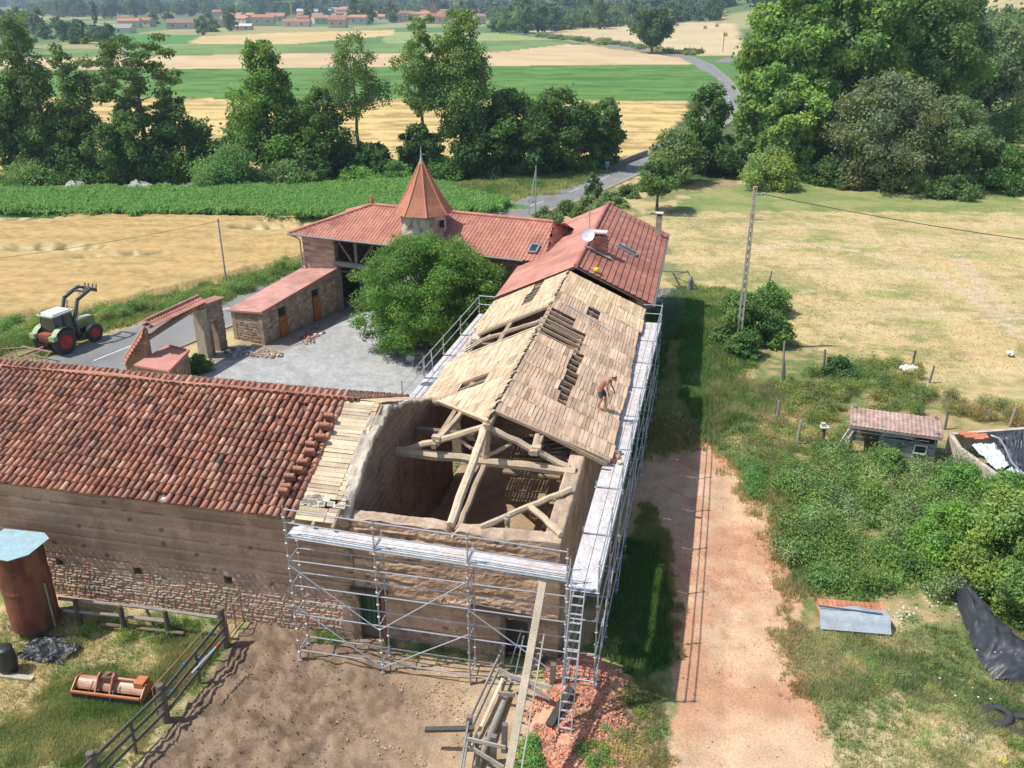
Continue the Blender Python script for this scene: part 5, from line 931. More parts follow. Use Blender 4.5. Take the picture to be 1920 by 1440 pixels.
# ---------------------------------------------------------------- poles and wires
def pole_ladder():
    b = G(1383, 655); t_ = thing('utility_pole', 'tall concrete ladder pattern utility pole standing in the shrubs', 'pole', b); h = 10.6; d = T*.98; ln = A_([.02, -.01, 0])*10
    for s in (-1, 1):
        m = M(); m.beam(b+T*s*.13, b+T*s*.07+Z*h, .11, .2, (.56, .49, .38), N); m.build('upright', MT['plaster'], t_)
    n_ = 19
    for i in range(n_): z = .5+i*h/n_; w = .13-.06*z/h; m = M(); m.beam(b-T*w+Z*z, b+T*w+Z*z, .16, .3, (.46, .40, .31), Z); m.build('web_block', MT['plaster'], t_)
    m = M(); m.beam(b+Z*h, b+Z*(h+.15), .24, .24, (.62, .38, .15)); m.build('cap', MT['plaster'], t_)
    m = M(); m.beam(b+Z*(h-.35), b+T*.6+Z*(h-.35), .06, .06, (.3, .3, .3)); 
    for k in (.45, .58): m.lathe(b+T*k+Z*(h-.33), [(.03, 0), (.06, .03), (.04, .08), (.06, .12), (0, .16)], 8, (.6, .6, .58))
    m.build('insulator_bracket', MT['metal'], t_)
    m = M(); m.beam(b+T*.1+Z*(h-1.9), b+T*.7+Z*(h-1.9), .04, .04, (.35, .33, .3)); m.build('stay_arm', MT['metal'], t_); return b+T*.5+Z*(h-.3)
def wire(p, q, sag, label, r=.014):
    t = np.linspace(0, 1, 24)[:, None]; P = p+(q-p)*t-Z*4*sag*t*(1-t); m = M(); m.tube(P, r, 4, (.06, .06, .06)); tag(m.build('wire', MT['dull']), label, 'wire')
pt = pole_ladder()
wire(pt, pt+A_([60, -9, -2.2]), 2.2, 'overhead cable running from the concrete pole to the right edge', .022)
def steelpole(x, y, yt, xt, label, stay=None):
    b = G(x, y); h = htop(b, xt, yt)-b[2]; p = thing('telephone_pole', label, 'pole', b); m = M(); m.tube([b, b+Z*h], [.075, .06], 10, (.42, .47, .52)); m.build('shaft', MT['metal'], p, smooth=True)
    m = M(); m.tube([b+Z*(h-.15), b+Z*(h+.06)], .085, 8, (.35, .37, .4)); m.build('cap', MT['metal'], p)
    if stay: sb = G(*stay); m = M(); m.tube([sb, b+Z*(h-.2)], .05, 8, (.42, .47, .52)); m.build('brace', MT['metal'], p)
    return b+Z*(h-.1)
w1_ = steelpole(425, 533, 412, 410, 'slim grey metal telephone pole on the verge by the wheat field'); w2_ = steelpole(1004, 400, 312, 1004, 'grey metal telephone pole with a slanting brace beside the road', (990, 404))
wire(w1_, w1_+A_([-30, -20, .6]), .9, 'thin telephone line crossing the wheat field'); wire(w1_, w2_, .8, 'thin telephone line between the two metal poles behind the tower', .008)
# ---------------------------------------------------------------- left yard
tk = thing('silo_tank', 'rusty upright steel tank with a pale blue sheet lid', 'tank', G(62, 1185)); b = G(62, 1190); b = A_([b[0]+.15, b[1]+.35, b[2]])
m = M(); cb = W(-19.25, -1.55, .3); ht = 3.3; pf = [(0, 0), (.80, 0)]+[(.82+(.02 if i in (20, 21) else 0)-.004*math.sin(i*.5), .05+i*(ht-.05)/40) for i in range(41)]+[(0, ht)]; th_ = np.arange(32)*math.pi/16; zz_ = A_(pf)[:, 1:2]; cn = fb(np.cos(th_)[None]*2+0*zz_+5, zz_*.9+np.sin(th_)[None]*2, 5, 4); cn2 = fb(th_[None]*3+0*zz_, zz_*.35, 6, 3); cc2 = mixc(mixc((.13, .045, .03), (.22, .075, .045), sm(.35, .65, cn)), (.30, .14, .08), .7*sm(.55, .75, cn2)); cc2 = mixc(cc2, (.07, .035, .03), .6*sm(.6, .75, fb(th_[None]*5+0*zz_, zz_*.2, 7, 3))); m.lathe(cb, pf, 32, cc2); m.build('shell', MT['dull'], tk, smooth=False)
m = M(); pts = [cb+T*x+N*y+Z*(ht+.04+.03*x) for x, y in ((-1.2, -.8), (.45, -.95), (.90, -.5), (.92, .55), (.5, .85), (-1.2, .85))]; m.prism(pts, Z*.03, (.36, .52, .58)); m.build('lid', MT['zinc'], tk)
m = M(); m.tube([cb+T*.87-N*.1, cb+T*.87-N*.1+Z*1.9], .04, 6, (.3, .3, .2)); m.box(cb-Z*.25-T*.3, 1.2, .8, .25, (.3, .25, .2), [T, N, Z]); m.build('base', MT['stone'], tk)
m = M(); bb = G(18, 1258); m.lathe(bb, [(0, 0), (.27, 0), (.31, .2), (.33, .45), (.31, .75), (.27, .95), (.29, .97), (.29, 1.0), (0, .98)], 24, (.035, .037, .04)); tag(m.build('barrel', MT['plastic'], smooth=True), 'black plastic barrel standing by the rusty tank', 'barrel')
def sheet(c0, u, v, L, Wd, amp, col, seed, n=46, poly=None, freq=2.5, lift=.05):
    s = np.linspace(-.5, .5, n); A1, B1 = np.meshgrid(s, s, indexing='ij'); w_ = fb(A1*freq*2+seed, B1*freq*2, seed, 4); ridgy = np.abs(fb(A1*freq*3+seed, B1*freq, seed+3, 3)-.5)*2
    P = c0+u*(A1*L*(1+.25*(vn(B1*3+seed, A1*0, 1)-.5)))[..., None]+v*(B1*Wd*(1+.3*(vn(A1*3+seed, B1*0, 2)-.5)))[..., None]; P[..., 2] = hf(P[..., 0], P[..., 1])+lift+amp*(w_*1.2+ridgy*.8-.5); return P
m = M(); m.grid(sheet(G(95, 1222), T, N, 1.9, 1.1, .28, None, 3), (.035, .037, .045)); tag(m.build('plastic_sheet', MT['plastic'], smooth=True), 'crumpled black plastic sheet on the grass beside the barrel', 'sheet')
m = M(); m.beam(G(0, 1265, .05), G(62, 1272, .08), .2, .06, (.5, .46, .38)); tag(m.build('plank', MT['wood']), 'pale plank lying on the ground below the barrel', 'plank')
# fence by the wall
BW = (.17, .14, .11)
f1 = thing('rail_fence', 'weathered dark post and rail fence along the foot of the barn wall', 'fence', G(260, 1180))
fp = [(152, 1174, 1.15), (236, 1190, 1.3), (318, 1193, 1.15), (420, 1200, 1.5)]
for x, y, h in fp[:3]:
    p = G(x, y); m = M(); m.tube([p-Z*.1, p+Z*h], [.1, .09], 8, (.12, .09, .07), seed=3); m.build('post', MT['wood'], f1)
for (x0, y0, h0, x1, y1, h1, c) in [(110, 1122, 1.05, 260, 1138, 1.05, (.3, .27, .23)), (250, 1136, 1.08, 408, 1158, 1.1, (.33, .29, .25)), (120, 1144, .65, 310, 1163, .65, (.28, .25, .22)), (190, 1170, .28, 345, 1187, .25, BW), (240, 1157, .68, 318, 1166, .62, (.3, .26, .22))]:
    m = M(); m.tube(np.linspace(G(x0, y0, h0), G(x1, y1, h1), 7), .065, 7, c, seed=x0); m.build('rail', MT['wood'], f1)
m = M(); m.beam(G(271, 1134, 1.1), G(296, 1190, .05), .08, .06, BW); m.build('loose_rail', MT['wood'], f1)
f2 = thing('yard_fence', 'diagonal fence of round posts and plank rails between grass and cattle yard', 'fence', G(300, 1300))
ps = [G(423, 1212), G(312, 1352), G(185, 1480), G(60, 1620)]
for p, h in zip(ps[:3], (1.65, 1.5, 1.45)):
    m = M(); m.tube([p-Z*.1, p+Z*h*.5+A_([.02, 0, 0]), p+Z*h], [.14, .135, .12], 10, (.17, .14, .12), seed=5); m.build('post', MT['wood'], f2)
for i in range(3):
    for h in (.5, .9, 1.3):
        m = M(); m.beam(ps[i]+Z*h+A_([.12, .0, 0]), ps[i+1]+Z*(h-.03)+A_([.12, 0, 0]), .04, .13, (.13, .12, .10)); m.build('rail', MT['wood'], f2)
    q = (ps[i]+ps[i+1])/2; m = M(); m.beam(q+A_([.08, 0, 0]), q+Z*1.35+A_([.1, 0, 0]), .1, .06, (.12, .11, .1)); m.build('upright', MT['wood'], f2)
for k in range(4):
    q = ps[0]+(ps[1]-ps[0])*(.25+.22*k)+Z*(.9 if k % 2 else 1.3); m = M(); m.box(q+A_([.12, 0, 0]), .07, .07, .08, (.02, .2, .6)); m.build('twine_knot', MT['plastic'], f2)
hd = thing('hurdle', 'rusty mesh hurdle with a thin pipe rail tied behind the diagonal fence', 'hurdle', (ps[0]+ps[1])/2)
q0, q1 = ps[0]+(ps[1]-ps[0])*.22+A_([-.25, .1, 0]), ps[1]+A_([-.3, .12, 0])
m = M(); m.tube([q0+Z*1.2, q1+Z*1.25], .025, 6, (.36, .2, .13)); m.tube([q0+Z*.2, q1+Z*.25], .025, 6, (.36, .2, .13)); m.tube([q0+Z*.1, q0+Z*1.2], .025, 6, (.36, .2, .13)); m.tube([q1+Z*.1, q1+Z*1.25], .025, 6, (.36, .2, .13)); m.build('frame', MT['dull'], hd)
m = M()
for k in range(34): p = q0+(q1-q0)*(k+.5)/34; m.tube([p+Z*.2, p+Z*1.22], .009, 4, (.33, .22, .15))
m.build('bar_infill', MT['dull'], hd)
m = M(); m.tube([G(412, 1205, 1.45), G(360, 1262, 1.3)], .03, 7, (.45, .55, .65)); m.tube([G(411, 1206, 1.45), G(405, 1213, 1.44)], .034, 7, (.7, .1, .08)); tag(m.build('barrier_pole', MT['paint']), 'thin blue grey pole with a red tip tied along the top rail', 'pole')
sg = thing('small_gate', 'small rusty tubular gate leaning open against the barn wall', 'gate', G(440, 1185))
g0, g1 = G(430, 1198), G(456, 1165)
for h in (.15, .6, 1.15): m = M(); m.tube([g0+Z*h, g1+Z*h], .025, 6, (.38, .24, .17)); m.build('bar', MT['dull'], sg)
for t in (0, .5, 1): p = g0+(g1-g0)*t; m = M(); m.tube([p+Z*.1, p+Z*1.18], .025, 6, (.38, .24, .17)); m.build('bar', MT['dull'], sg)
# flail mower
mw = thing('flail_mower', 'faded orange flail mower lying on the dry grass', 'mower', G(215, 1295)); mo = G(213, 1300); ex = (G(272, 1300)-G(146, 1285)); ex = ex*A_([1, 1, 0]); Lm = np.linalg.norm(ex); ex /= Lm; ey = A_([-ex[1], ex[0], 0]); MA = [ex, ey, Z]; OR, OR2 = (.56, .20, .085), (.48, .22, .13)
Y = lambda x, y, z: mo+ex*x+ey*y+Z*z
m = M(); th = np.linspace(-.1, math.pi*.9, 12); g = A_([[Y(x, .30*math.cos(t)+.1, .12+.36*math.sin(t)) for t in th] for x in np.linspace(-Lm/2, Lm/2, 26)]); m.grid(g, mixc(OR2, (.55, .33, .22), sm(.5, .65, fb(np.arange(26)[:, None]*.2+0*th, th[None]*2+0*g[..., 0], 3, 3)))); m.build('hood', MT['paint'], mw)
for s in (-1, 1): m = M(); m.prism([Y(s*Lm/2, -.42, .08), Y(s*Lm/2, .42, .05), Y(s*Lm/2, .38, .42), Y(s*Lm/2, .0, .55), Y(s*Lm/2, -.4, .3)], ex*.03*s, OR); m.build('side_plate', MT['paint'], mw)
m = M(); m.beam(Y(-Lm/2, -.42, .30), Y(Lm/2, -.42, .30), .07, .07, OR); m.build('front_beam', MT['paint'], mw)
m = M(); m.boxes([Y(0, -.44, .16)], [[Lm/2-.02, .01, .13]], MA, (.03, .03, .03)); m.build('rubber_flap', MT['rubber'], mw)
m = M(); m.tube([Y(-.15, .1, .58), Y(Lm/2-.2, .12, .55)], .055, 8, OR2); m.build('drive_tube', MT['paint'], mw, smooth=True)
for x in (-.42, .1): m = M(); m.prism([Y(x, -.40, .28), Y(x, .3, .42), Y(x, .1, .78), Y(x, -.05, .74)], ex*.04, OR2); m.build('hitch_plate', MT['paint'], mw)
m = M(); m.box(Y(-.12, .1, .5), .34, .3, .2, (.2, .1, .07), MA); m.lathe(Y(-.12, .1, .7), [(.1, 0), (.08, .08), (0, .08)], 10, (.25, .15, .1)); m.build('gearbox', MT['dull'], mw)
m = M(); m.box(Y(Lm/2-.2, .12, .38), .34, .4, .24, OR, MA); m.build('belt_cover', MT['paint'], mw)
for x in (-.55, .3): m = M(); m.tube([Y(x, -.1, .55), Y(x-.1, -.5, .18)], .02, 5, (.08, .08, .08)); m.build('strap', MT['rubber'], mw)
# ---------------------------------------------------------------- right side: shack, posts, trough, pallet
sk = thing('shack', 'tumbledown grey board shack with patchy red tile roof', 'shed', G(1680, 850)); BR = [A_([21.0, 39.0, 0]), A_([17.35, 40.3, 0])]
xr = BR[0]-BR[1]; Ls = np.linalg.norm(xr); xr /= Ls; yr = A_([-xr[1], xr[0], 0]); S0 = BR[1]+Z*hf(19, 41); SX = lambda x, y, z: S0+xr*x+yr*y+Z*z; GB_ = (.30, .29, .28)
def lath(par, name, p, q, w, h, c): m = M(); m.beam(p, q, w, h, c, (.05, .1, 1)); m.build(name, MT['wood'], par)
for (x, y, h) in ((0, 0, 1.8), (Ls, 0, 1.8), (1.35, 0, 1.75), (0, 1.5, 2.0), (Ls, 1.5, 2.0), (2.9, 0, 1.75)): lath(sk, 'post', SX(x, y, -.1), SX(x, y, h), .14, .14, (.26, .25, .24))
m = M(); R = np.random.RandomState(12)
for i in range(6):
    z = .05+i*.22
    if i == 5: continue
    m.beam(SX(1.42, -.06, z+.1), SX(Ls+.03, -.06, z+.1+R.normal(0, .015)), .025, .20, A_(GB_)*R.uniform(.7, 1.25))
m.beam(SX(1.4, -.09, 1.30), SX(2.9, -.09, 1.42), .025, .22, (.36, .36, .37)); m.beam(SX(2.2, -.12, .75), SX(3.1, -.12, 1.25), .025, .22, (.22, .22, .23)); m.build('front_boards', MT['wood'], sk)
m = M()
for i in range(6): m.beam(SX(Ls+.05, .1+.25*i, 0), SX(Ls+.05, .1+.25*i, 1.75+.02*i), .22, .025, A_(GB_)*R.uniform(.75, 1.2), xr)
m.build('side_boards', MT['wood'], sk)
m = M()
for i in range(7): m.beam(SX(0, 1.55, .1+.27*i), SX(Ls, 1.55, .1+.27*i), .025, .24, A_(GB_)*R.uniform(.5, .9))
m.build('rear_boards', MT['wood'], sk)
m = M()
for a, b in (((2.95, .55), (3.5, .55)), ((2.95, 1.0), (3.5, 1.0)), ((2.95, .52), (2.95, 1.03)), ((3.5, .52), (3.5, 1.03))): m.beam(SX(a[0], -.12, a[1]), SX(b[0], -.12, b[1]), .06, .06, (.75, .74, .7))
wf = m.build('window_frame', MT['paint'], sk); m = M(); m.box(SX(3.22, -.1, .57), .5, .02, .42, (.03, .03, .03), [xr, yr, Z]); m.build('pane', MT['glass'], wf)
m = M(); Vs = SX(0, 1.6, 1.86)-SX(0, -.35, 1.68); ss = np.linalg.norm(Vs); Vs /= ss; roofsurf(m, SX(-.2, -.35, 1.67), xr, Vs, Ls+.45, ss, (.42, .27, .21), .2, .022, .3, .02, cols2=(.50, .36, .30), seed=9); m.build('roof_tile', MT['tile'], sk)
m = M(); slab(m, [SX(-.2, -.33, 1.66), SX(Ls+.2, -.33, 1.66), SX(Ls+.2, 1.6, 1.83), SX(-.2, 1.6, 1.83)], (0, 0, 1), .06, (.36, .18, .12)); m.build('roof_deck', MT['wood'], sk)
m = M(); m.beam(SX(-.2, -.3, 1.58), SX(Ls+.2, -.3, 1.58), .1, .1, (.33, .31, .28)); m.build('eave_beam', MT['wood'], sk)
for x, n in ((-.75, 0), (-.5, 1)): m = M(); m.beam(SX(x, -.3, .05), SX(x+.55, -.1, 1.35), .08, .04, (.62, .62, .6)); tag(m.build('leaning_batten', MT['wood']), ['outer', 'inner'][n]+' of two pale battens leaning on the open end of the shack', 'batten')
posts = [(1465, 722, 640, 'weathered fence post at the corner of the tall weeds beside the pole shrubs', (.34, .30, .24)), (1543, 700, 655, 'thin fence post left of the dark round bush', (.22, .19, .16)), (1634, 685, 665, 'short fence post right of the dark round bush', (.24, .21, .18)), (1709, 690, 657, 'thick dark fence post above the white rag', (.13, .11, .1)), (1742, 718, 686, 'leaning fence post right of the white rag', (.2, .18, .16)), (1771, 805, 768, 'dark post rising behind the right end of the shack', (.2, .19, .18)), (1456, 790, 752, 'grey leaning post left of the shack in dry grass', (.36, .34, .31)), (1494, 832, 788, 'pale broken post standing in the weeds left of the shack', (.42, .39, .34)), (1470, 718, 678, 'dark post just in front of the corner post', (.22, .2, .18)), (1892, 800, 762, 'pale fence post at the far right of the meadow fence', (.36, .33, .29)), (1855, 790, 768, 'small post in the dry grass behind the trough', (.3, .27, .23)), (1442, 530, 508, 'single post at the top of the pole shrubs', (.2, .17, .15)), (1767, 760, 738, 'slanted post on the meadow edge above the shack', (.25, .22, .2))]
for x, y, yt, lb, c in posts:
    p = G(x, y); h = max(.5, htop(p, x, yt)-p[2]); m = M(); tx = .14*((x*7) % 5-2)/2; m.tube([p-Z*.2, p+Z*h*.5+A_([tx*.4, 0, 0]), p+Z*h+A_([tx, .05, 0])], [.075, .07, .06], 8, c, seed=x); tag(m.build('fence_post', MT['wood']), lb, 'post', 'fence posts round the rough ground')
p = G(1541, 832); pw_ = thing('meter_post', 'short dark post carrying a small white box', 'post', p); m = M(); m.tube([p-Z*.1, p+Z*.95], .1, 8, (.16, .14, .12), seed=2); m.build('post', MT['wood'], pw_); m = M(); m.box(p+Z*.95, .42, .36, .06, (.72, .72, .68)); m.box(p+Z*1.01-T*.08, .2, .2, .2, (.62, .58, .42)); m.build('box', MT['paint'], pw_)
def rag(x, y, L, Wd, lb, c=(.72, .70, .64), s=1, lift=.15): m = M(); m.grid(sheet(G(x, y), T, N, L, Wd, .3, None, s, 26, freq=3, lift=lift), c); tag(m.build('rag', MT['cloth'], smooth=True), lb, 'rag')
rag(1702, 702, 1.1, .5, 'torn white rag hanging in the weeds below the thick post', s=4, lift=.4); rag(1893, 668, .4, .5, 'white scrap of plastic lying out in the meadow', s=6)
# concrete trough with tiles, bags and black sheeting
tr_ = thing('concrete_bunker', 'low concrete walled clamp covered with sheeting beyond the shack', 'bunker', G(1850, 870)); R = np.random.RandomState(2)
q0, q1_, q2, q3 = [A_([*onp(x, y, A_([0, 0, 1.1]), Z)[:2], 0]) for x, y in ((1783, 812), (1800, 838), (1880, 895), (1925, 950))]; gzz = float(hf(q0[0], q0[1]))
qb = A_([*onp(1945, 800, A_([0, 0, 1.1]), Z)[:2], 0])
for a, b in ((q0, q1_), (q1_, q2), (q2, q3), (q0, qb)): m = M(); m.beam(a+Z*(gzz+.5), b+Z*(gzz+.5), .22, 1.15, (.52, .45, .36)); m.build('side_wall', MT['plaster'], tr_)
def blanket(corners, amp, col, seed, n=60, h0=.9, bag=False):
    a, b, c, d = [A_(q, dtype=float) for q in corners]; s = np.linspace(0, 1, n); U3, V3 = np.meshgrid(s, s, indexing='ij'); P = (a*(1-U3[..., None])+b*U3[..., None])*(1-V3[..., None])+(d*(1-U3[..., None])+c*U3[..., None])*V3[..., None]
    w_ = fb(U3*5+seed, V3*5, seed, 4); r_ = 1-np.abs(fb(U3*6+seed, V3*3, seed+2, 3)-.5)*4; P = P+Z*(amp*(w_-.5)+amp*.5*np.clip(r_, 0, 1)+h0)[..., None]; m = M(); m.grid(P, col); return m
pz = lambda x, y, z=1.1: onp(x, y, A_([0, 0, z]), Z)*A_([1, 1, 0])
tag(blanket([pz(1868, 812), pz(1960, 800), pz(1985, 905), pz(1888, 872)], .8, (.055, .06, .075), 3, 80, .75).build('black_sheet', MT['plastic'], smooth=True), 'crumpled black sheeting over the clamp at the right edge', 'sheet')
tag(blanket([pz(1822, 834), pz(1866, 830), pz(1892, 872), pz(1868, 884)], .2, (.62, .66, .70), 6, 40, 1.05).build('white_sheet', MT['plastic'], smooth=True), 'white plastic sheet spread on the near side of the clamp', 'sheet')
tag(blanket([pz(1872, 886), pz(1900, 874), pz(1960, 900), pz(1930, 950)], .2, (.66, .70, .74), 9, 40, 1.0).build('white_sheet', MT['plastic'], smooth=True), 'second white sheet nearest the picture edge beside a grey pipe', 'sheet')
m = M(); m.tube([pz(x, y)+Z*1.5 for x, y in ((1855, 830), (1870, 835), (1880, 850), (1893, 880), (1915, 905))], .05, 8, (.4, .42, .46)); tag(m.build('pipe', MT['metal'], smooth=True), 'bent grey pipe weighing down the white sheets', 'pipe')
for k in range(5):
    m = M(); c0 = pz(1806+9*k, 813+5*(k % 2)+1.5*k)+Z*(gzz+1.1+.04*(k % 2)); m.prism([c0+A_([-.24, -.2, 0]), c0+A_([.2, -.24, .03]), c0+A_([.26, .2, .05]), c0+A_([-.2, .22, 0])], Z*.05, A_((.62, .22, .12))*R.uniform(.8, 1.1))
    tag(m.build('roof_tile', MT['tile']), 'flat orange tile lying on the concrete rim beyond the shack', 'tile', 'orange tiles on the concrete rim')
# pallet of tiles with metal sheet
pl = thing('tile_pallet', 'low stack of orange tiles half covered by a bent metal sheet beside the track', 'tile stack', G(1600, 1165)); c0 = G(1600, 1172); ux = G(1665, 1170)-G(1540, 1160); ux = ux*A_([1, 1, 0]); Lp = np.linalg.norm(ux); ux /= Lp; uy = A_([-ux[1], ux[0], 0]); PA = [ux, uy, Z]; X2 = lambda x, y, z: c0+ux*x+uy*y+Z*z
m = M()
for j in range(7):
    for i in range(14): m.box(X2(-Lp/2+Lp*(i+.5)/14, .42-.055*j*0, .02+.055*j), Lp/14*.96, .9, .045, A_((.58, .22, .11))*R.uniform(.75, 1.15), PA)
for i in range(14): m.box(X2(-Lp/2+Lp*(i+.5)/14, .42, .41+.02*R.rand()), Lp/14*.9, .86+.06*R.rand(), .03, A_((.58, .24, .13))*R.uniform(.75, 1.1), PA)
m.build('tiles', MT['tile'], pl)
m = M(); xs = np.linspace(-Lp/2-.1, Lp/2, 40); g = A_([[X2(x, y, .50+.05*math.sin((y+.4)*5)*(1 if y < .35 else 1)+.10*math.exp(-((x-.1)/.35)**2)*(y > .1) if y > -.25 else .40-.9*(-.25-y)) for y in (-.55, -.42, -.3, -.2, 0, .15, .3, .42)] for x in xs]); m.grid(g, (.40, .45, .48)); m.build('metal_sheet', MT['zinc'], pl, smooth=True)
m = M(); m.beam(X2(-Lp/2-.1, .18, .62), X2(Lp/2-.25, .02, .58), .05, .05, (.12, .13, .15)); m.build('dark_bar', MT['dull'], pl)
m = M(); m.box(X2(Lp/2+.05, .1, 0), .1, .9, .08, (.55, .48, .36), PA); m.build('pallet_bearer', MT['wood'], pl)
# black bunker plastic bottom right
m = M(); Pp = A_([G(1785, 1115), G(1812, 1190), G(1835, 1245), G(1862, 1275), G(1945, 1290)]); Pq = A_([G(1800, 1108), G(1842, 1160), G(1880, 1205), G(1930, 1240), G(1990, 1260)]); t = np.linspace(0, 1, 60); f5 = np.linspace(0, 1, 5); ip = lambda K: np.stack([np.interp(t, f5, K[:, i]) for i in range(3)], -1); L1, L2 = ip(Pp), ip(Pq); s = np.linspace(0, 1, 26); g = L1[:, None]*(1-s[None, :, None])+L2[:, None]*s[None, :, None]
g = g+Z*(.1+.6*np.sin(s*math.pi*.6)[None, :]*1.0+.34*(fb(t[:, None]*14+0*s, s[None]*4+0*t[:, None], 5, 4)-.5)+.12*np.abs(fb(t[:, None]*22+0*s, s[None]*1.2+0*t[:, None], 8, 3)-.5))[..., None]; m.grid(g, (.04, .043, .052)); tag(m.build('black_tarp', MT['plastic'], smooth=True), 'long black tarpaulin bank under the bushes at the lower right', 'tarpaulin')
def tyre(x, y, lb, r=.42, tilt=.1):
    p = G(x, y)+Z*.08; m = M(); th = np.arange(25)*2*math.pi/24; ph = np.arange(13)*2*math.pi/12; g = A_([[p+A_([math.cos(a)*(r+.13*math.cos(b)), math.sin(a)*(r+.13*math.cos(b)), .10*math.sin(b)+tilt*math.cos(a)]) for b in ph] for a in th]); m.grid(g, (.05, .05, .05)); tag(m.build('tyre', MT['rubber'], smooth=True), lb, 'tyre')
tyre(1868, 1345, 'old tyre lying in the grass at the lower right', .36); tyre(1915, 1362, 'second old tyre at the very edge of the picture', .36)
rag(1880, 1430, .28, .2, 'yellow plastic scrap on the ground in the lower right corner', (.6, .56, .12), 8, -.05)
# boulders, bridge wall, sign, gate near house
for k, (x, y, L, lb) in enumerate([(142, 353, 2.6, 'pale grey boulder heap at the left edge of the maize'), (262, 353, 3.8, 'widest pale boulder heap in the row beyond the maize'), (365, 355, 3.2, 'low pale boulder heap below the big bush beyond the maize')]):
    m = M(); p = G(x, y); n = 40; th = np.linspace(0, 2*math.pi, n); ph = np.linspace(0, math.pi/2, 16); g = np.zeros((n, 16, 3))
    for i, a in enumerate(th):
        for j, b in enumerate(ph): a2 = a % (2*math.pi-1e-6); rr = 1+.5*(float(fb(math.cos(a2)*2+k*5, b*2+math.sin(a2)*2, 3, 4))-.5); g[i, j] = p+A_([L/2*math.cos(a)*math.cos(b)*rr, .9*math.sin(a)*math.cos(b)*rr, 0.72*math.sin(b)*rr*(1+.3*math.sin(3*a+k))])
    m.grid(g, (.42, .41, .35)); tag(m.build('boulder', MT['stone']), lb, 'boulder')
m = M(); bw = [G(1140, 322), G(1175, 306), G(1212, 292)]
for a, b in zip(bw[:-1], bw[1:]): m.beam(a+Z*.4, b+Z*.4, .4, .9, (.36, .32, .27))
tag(m.build('bridge_parapet', MT['stone']), 'low stone bridge parapet on the far side of the road', 'parapet')
bs2 = thing('marker_sign', 'small blue and white road marker at the end of the bridge parapet', 'sign', G(1138, 324)); m = M(); p = G(1138, 324); m.tube([p, p+Z*1.1], .05, 6, (.6, .6, .6)); m.build('post', MT['metal'], bs2); m = M(); m.box(p+Z*.75-A_([0, .06, 0]), .5, .05, .55, (.05, .28, .6)); m.build('panel', MT['paint'], bs2); m = M(); m.box(p+Z*1.3-A_([0, .06, 0]), .45, .05, .18, (.75, .75, .75)); m.build('white_panel', MT['paint'], bs2)
gt = thing('meadow_gate', 'weathered wooden gate frame beyond the end of the farmhouse', 'gate', G(1270, 530))
for (x0, y0, h0, x1, y1, h1) in [(1262, 512, 0, 1262, 512, 1.2), (1290, 510, 0, 1290, 510, 1.4), (1262, 515, .2, 1290, 508, 1.3), (1240, 508, .9, 1290, 510, 1.1)]: m = M(); m.beam(G(x0, y0, h0), G(x1, y1, h1), .09, .09, (.26, .24, .22), (0, 1, .1)); m.build('rail', MT['wood'], gt)
m = M(); b0 = G(1293, 545); m.lathe(b0, [(.25, 0), (.22, .8), (.15, 1.2), (0, 1.25)], 8, (.25, .24, .24)); tag(m.build('stump', MT['bark'], smooth=True), 'short grey stump at the edge of the shaded grass strip', 'stump')
pt_ = thing('terracotta_pot', 'tall terracotta jar at the edge of the courtyard tree', 'pot', G(682, 582)); m = M(); m.lathe(G(682, 582), [(0, 0), (.2, 0), (.34, .3), (.36, .55), (.24, .85), (.28, .95), (.22, .95)], 16, (.50, .2, .11)); m.build('jar', MT['newtile'], pt_, smooth=True)
# ---------------------------------------------------------------- vegetation
LB = A_([2.5, 2.35, 2.3])
def crown_cards(m, blobs, n, leaf, col, seed, asp=.6, up=.35, var=.28, hol=.55):
    """leaf sprays through the volume of many small clumps"""
    R = np.random.RandomState(seed); B = A_(blobs); w = B[:, 3]*B[:, 4]; w = w/w.sum(); k = R.choice(len(B), n, p=w); b = B[k]
    d = R.normal(size=(n, 3)); d /= np.linalg.norm(d, axis=1)[:, None]; rr = hol*.6+(1.05-hol*.6)*R.rand(n)**.7; rr *= np.where(R.rand(n) < .30, R.uniform(1.0, 1.6, n), 1)
    bump = .75+.5*fb(d[:, 0]*2+k*3.1, d[:, 1]*2+d[:, 2]*1.7, seed, 2); P = b[:, :3]+d*rr[:, None]*bump[:, None]*np.stack([b[:, 3], b[:, 3], b[:, 4]], -1)
    Nn = d*.8+R.normal(0, .75, (n, 3))+Z*up; tone = (.82+.36*R.rand(len(B)))[k]; c = A_(col)*LB*(tone*(1+var*(R.rand(n)*2-1)))[:, None]; yel = R.rand(n) < .12; c[yel] = c[yel]*A_([1.35, 1.18, .8]); hue = (R.rand(len(B))[k]-.5)*.22; c = c*np.stack([1+hue, 1+hue*.3, 1-hue], -1)
    m.cards(P, Nn, leaf*R.uniform(.6, 1.35, n), asp, np.clip(c, .004, 1), R)
PROF = {'round': lambda f: np.sqrt(np.clip(1-((f-.45)/.56)**2, 0.02, 1)), 'cone': lambda f: .25+.95*np.clip(1-f, 0, 1)**.7*np.clip(f*5+.4, 0, 1), 'poplar': lambda f: .45+.55*np.sin(np.clip(f*1.0+.1, 0, 1)*math.pi), 'column': lambda f: .8*np.sqrt(np.clip(1-(2*f-1)**4, .05, 1)), 'bush': lambda f: np.sqrt(np.clip(1-f**2, .08, 1)), 'spread': lambda f: np.sqrt(np.clip(1-((f-.62)/.6)**2, .03, 1))}
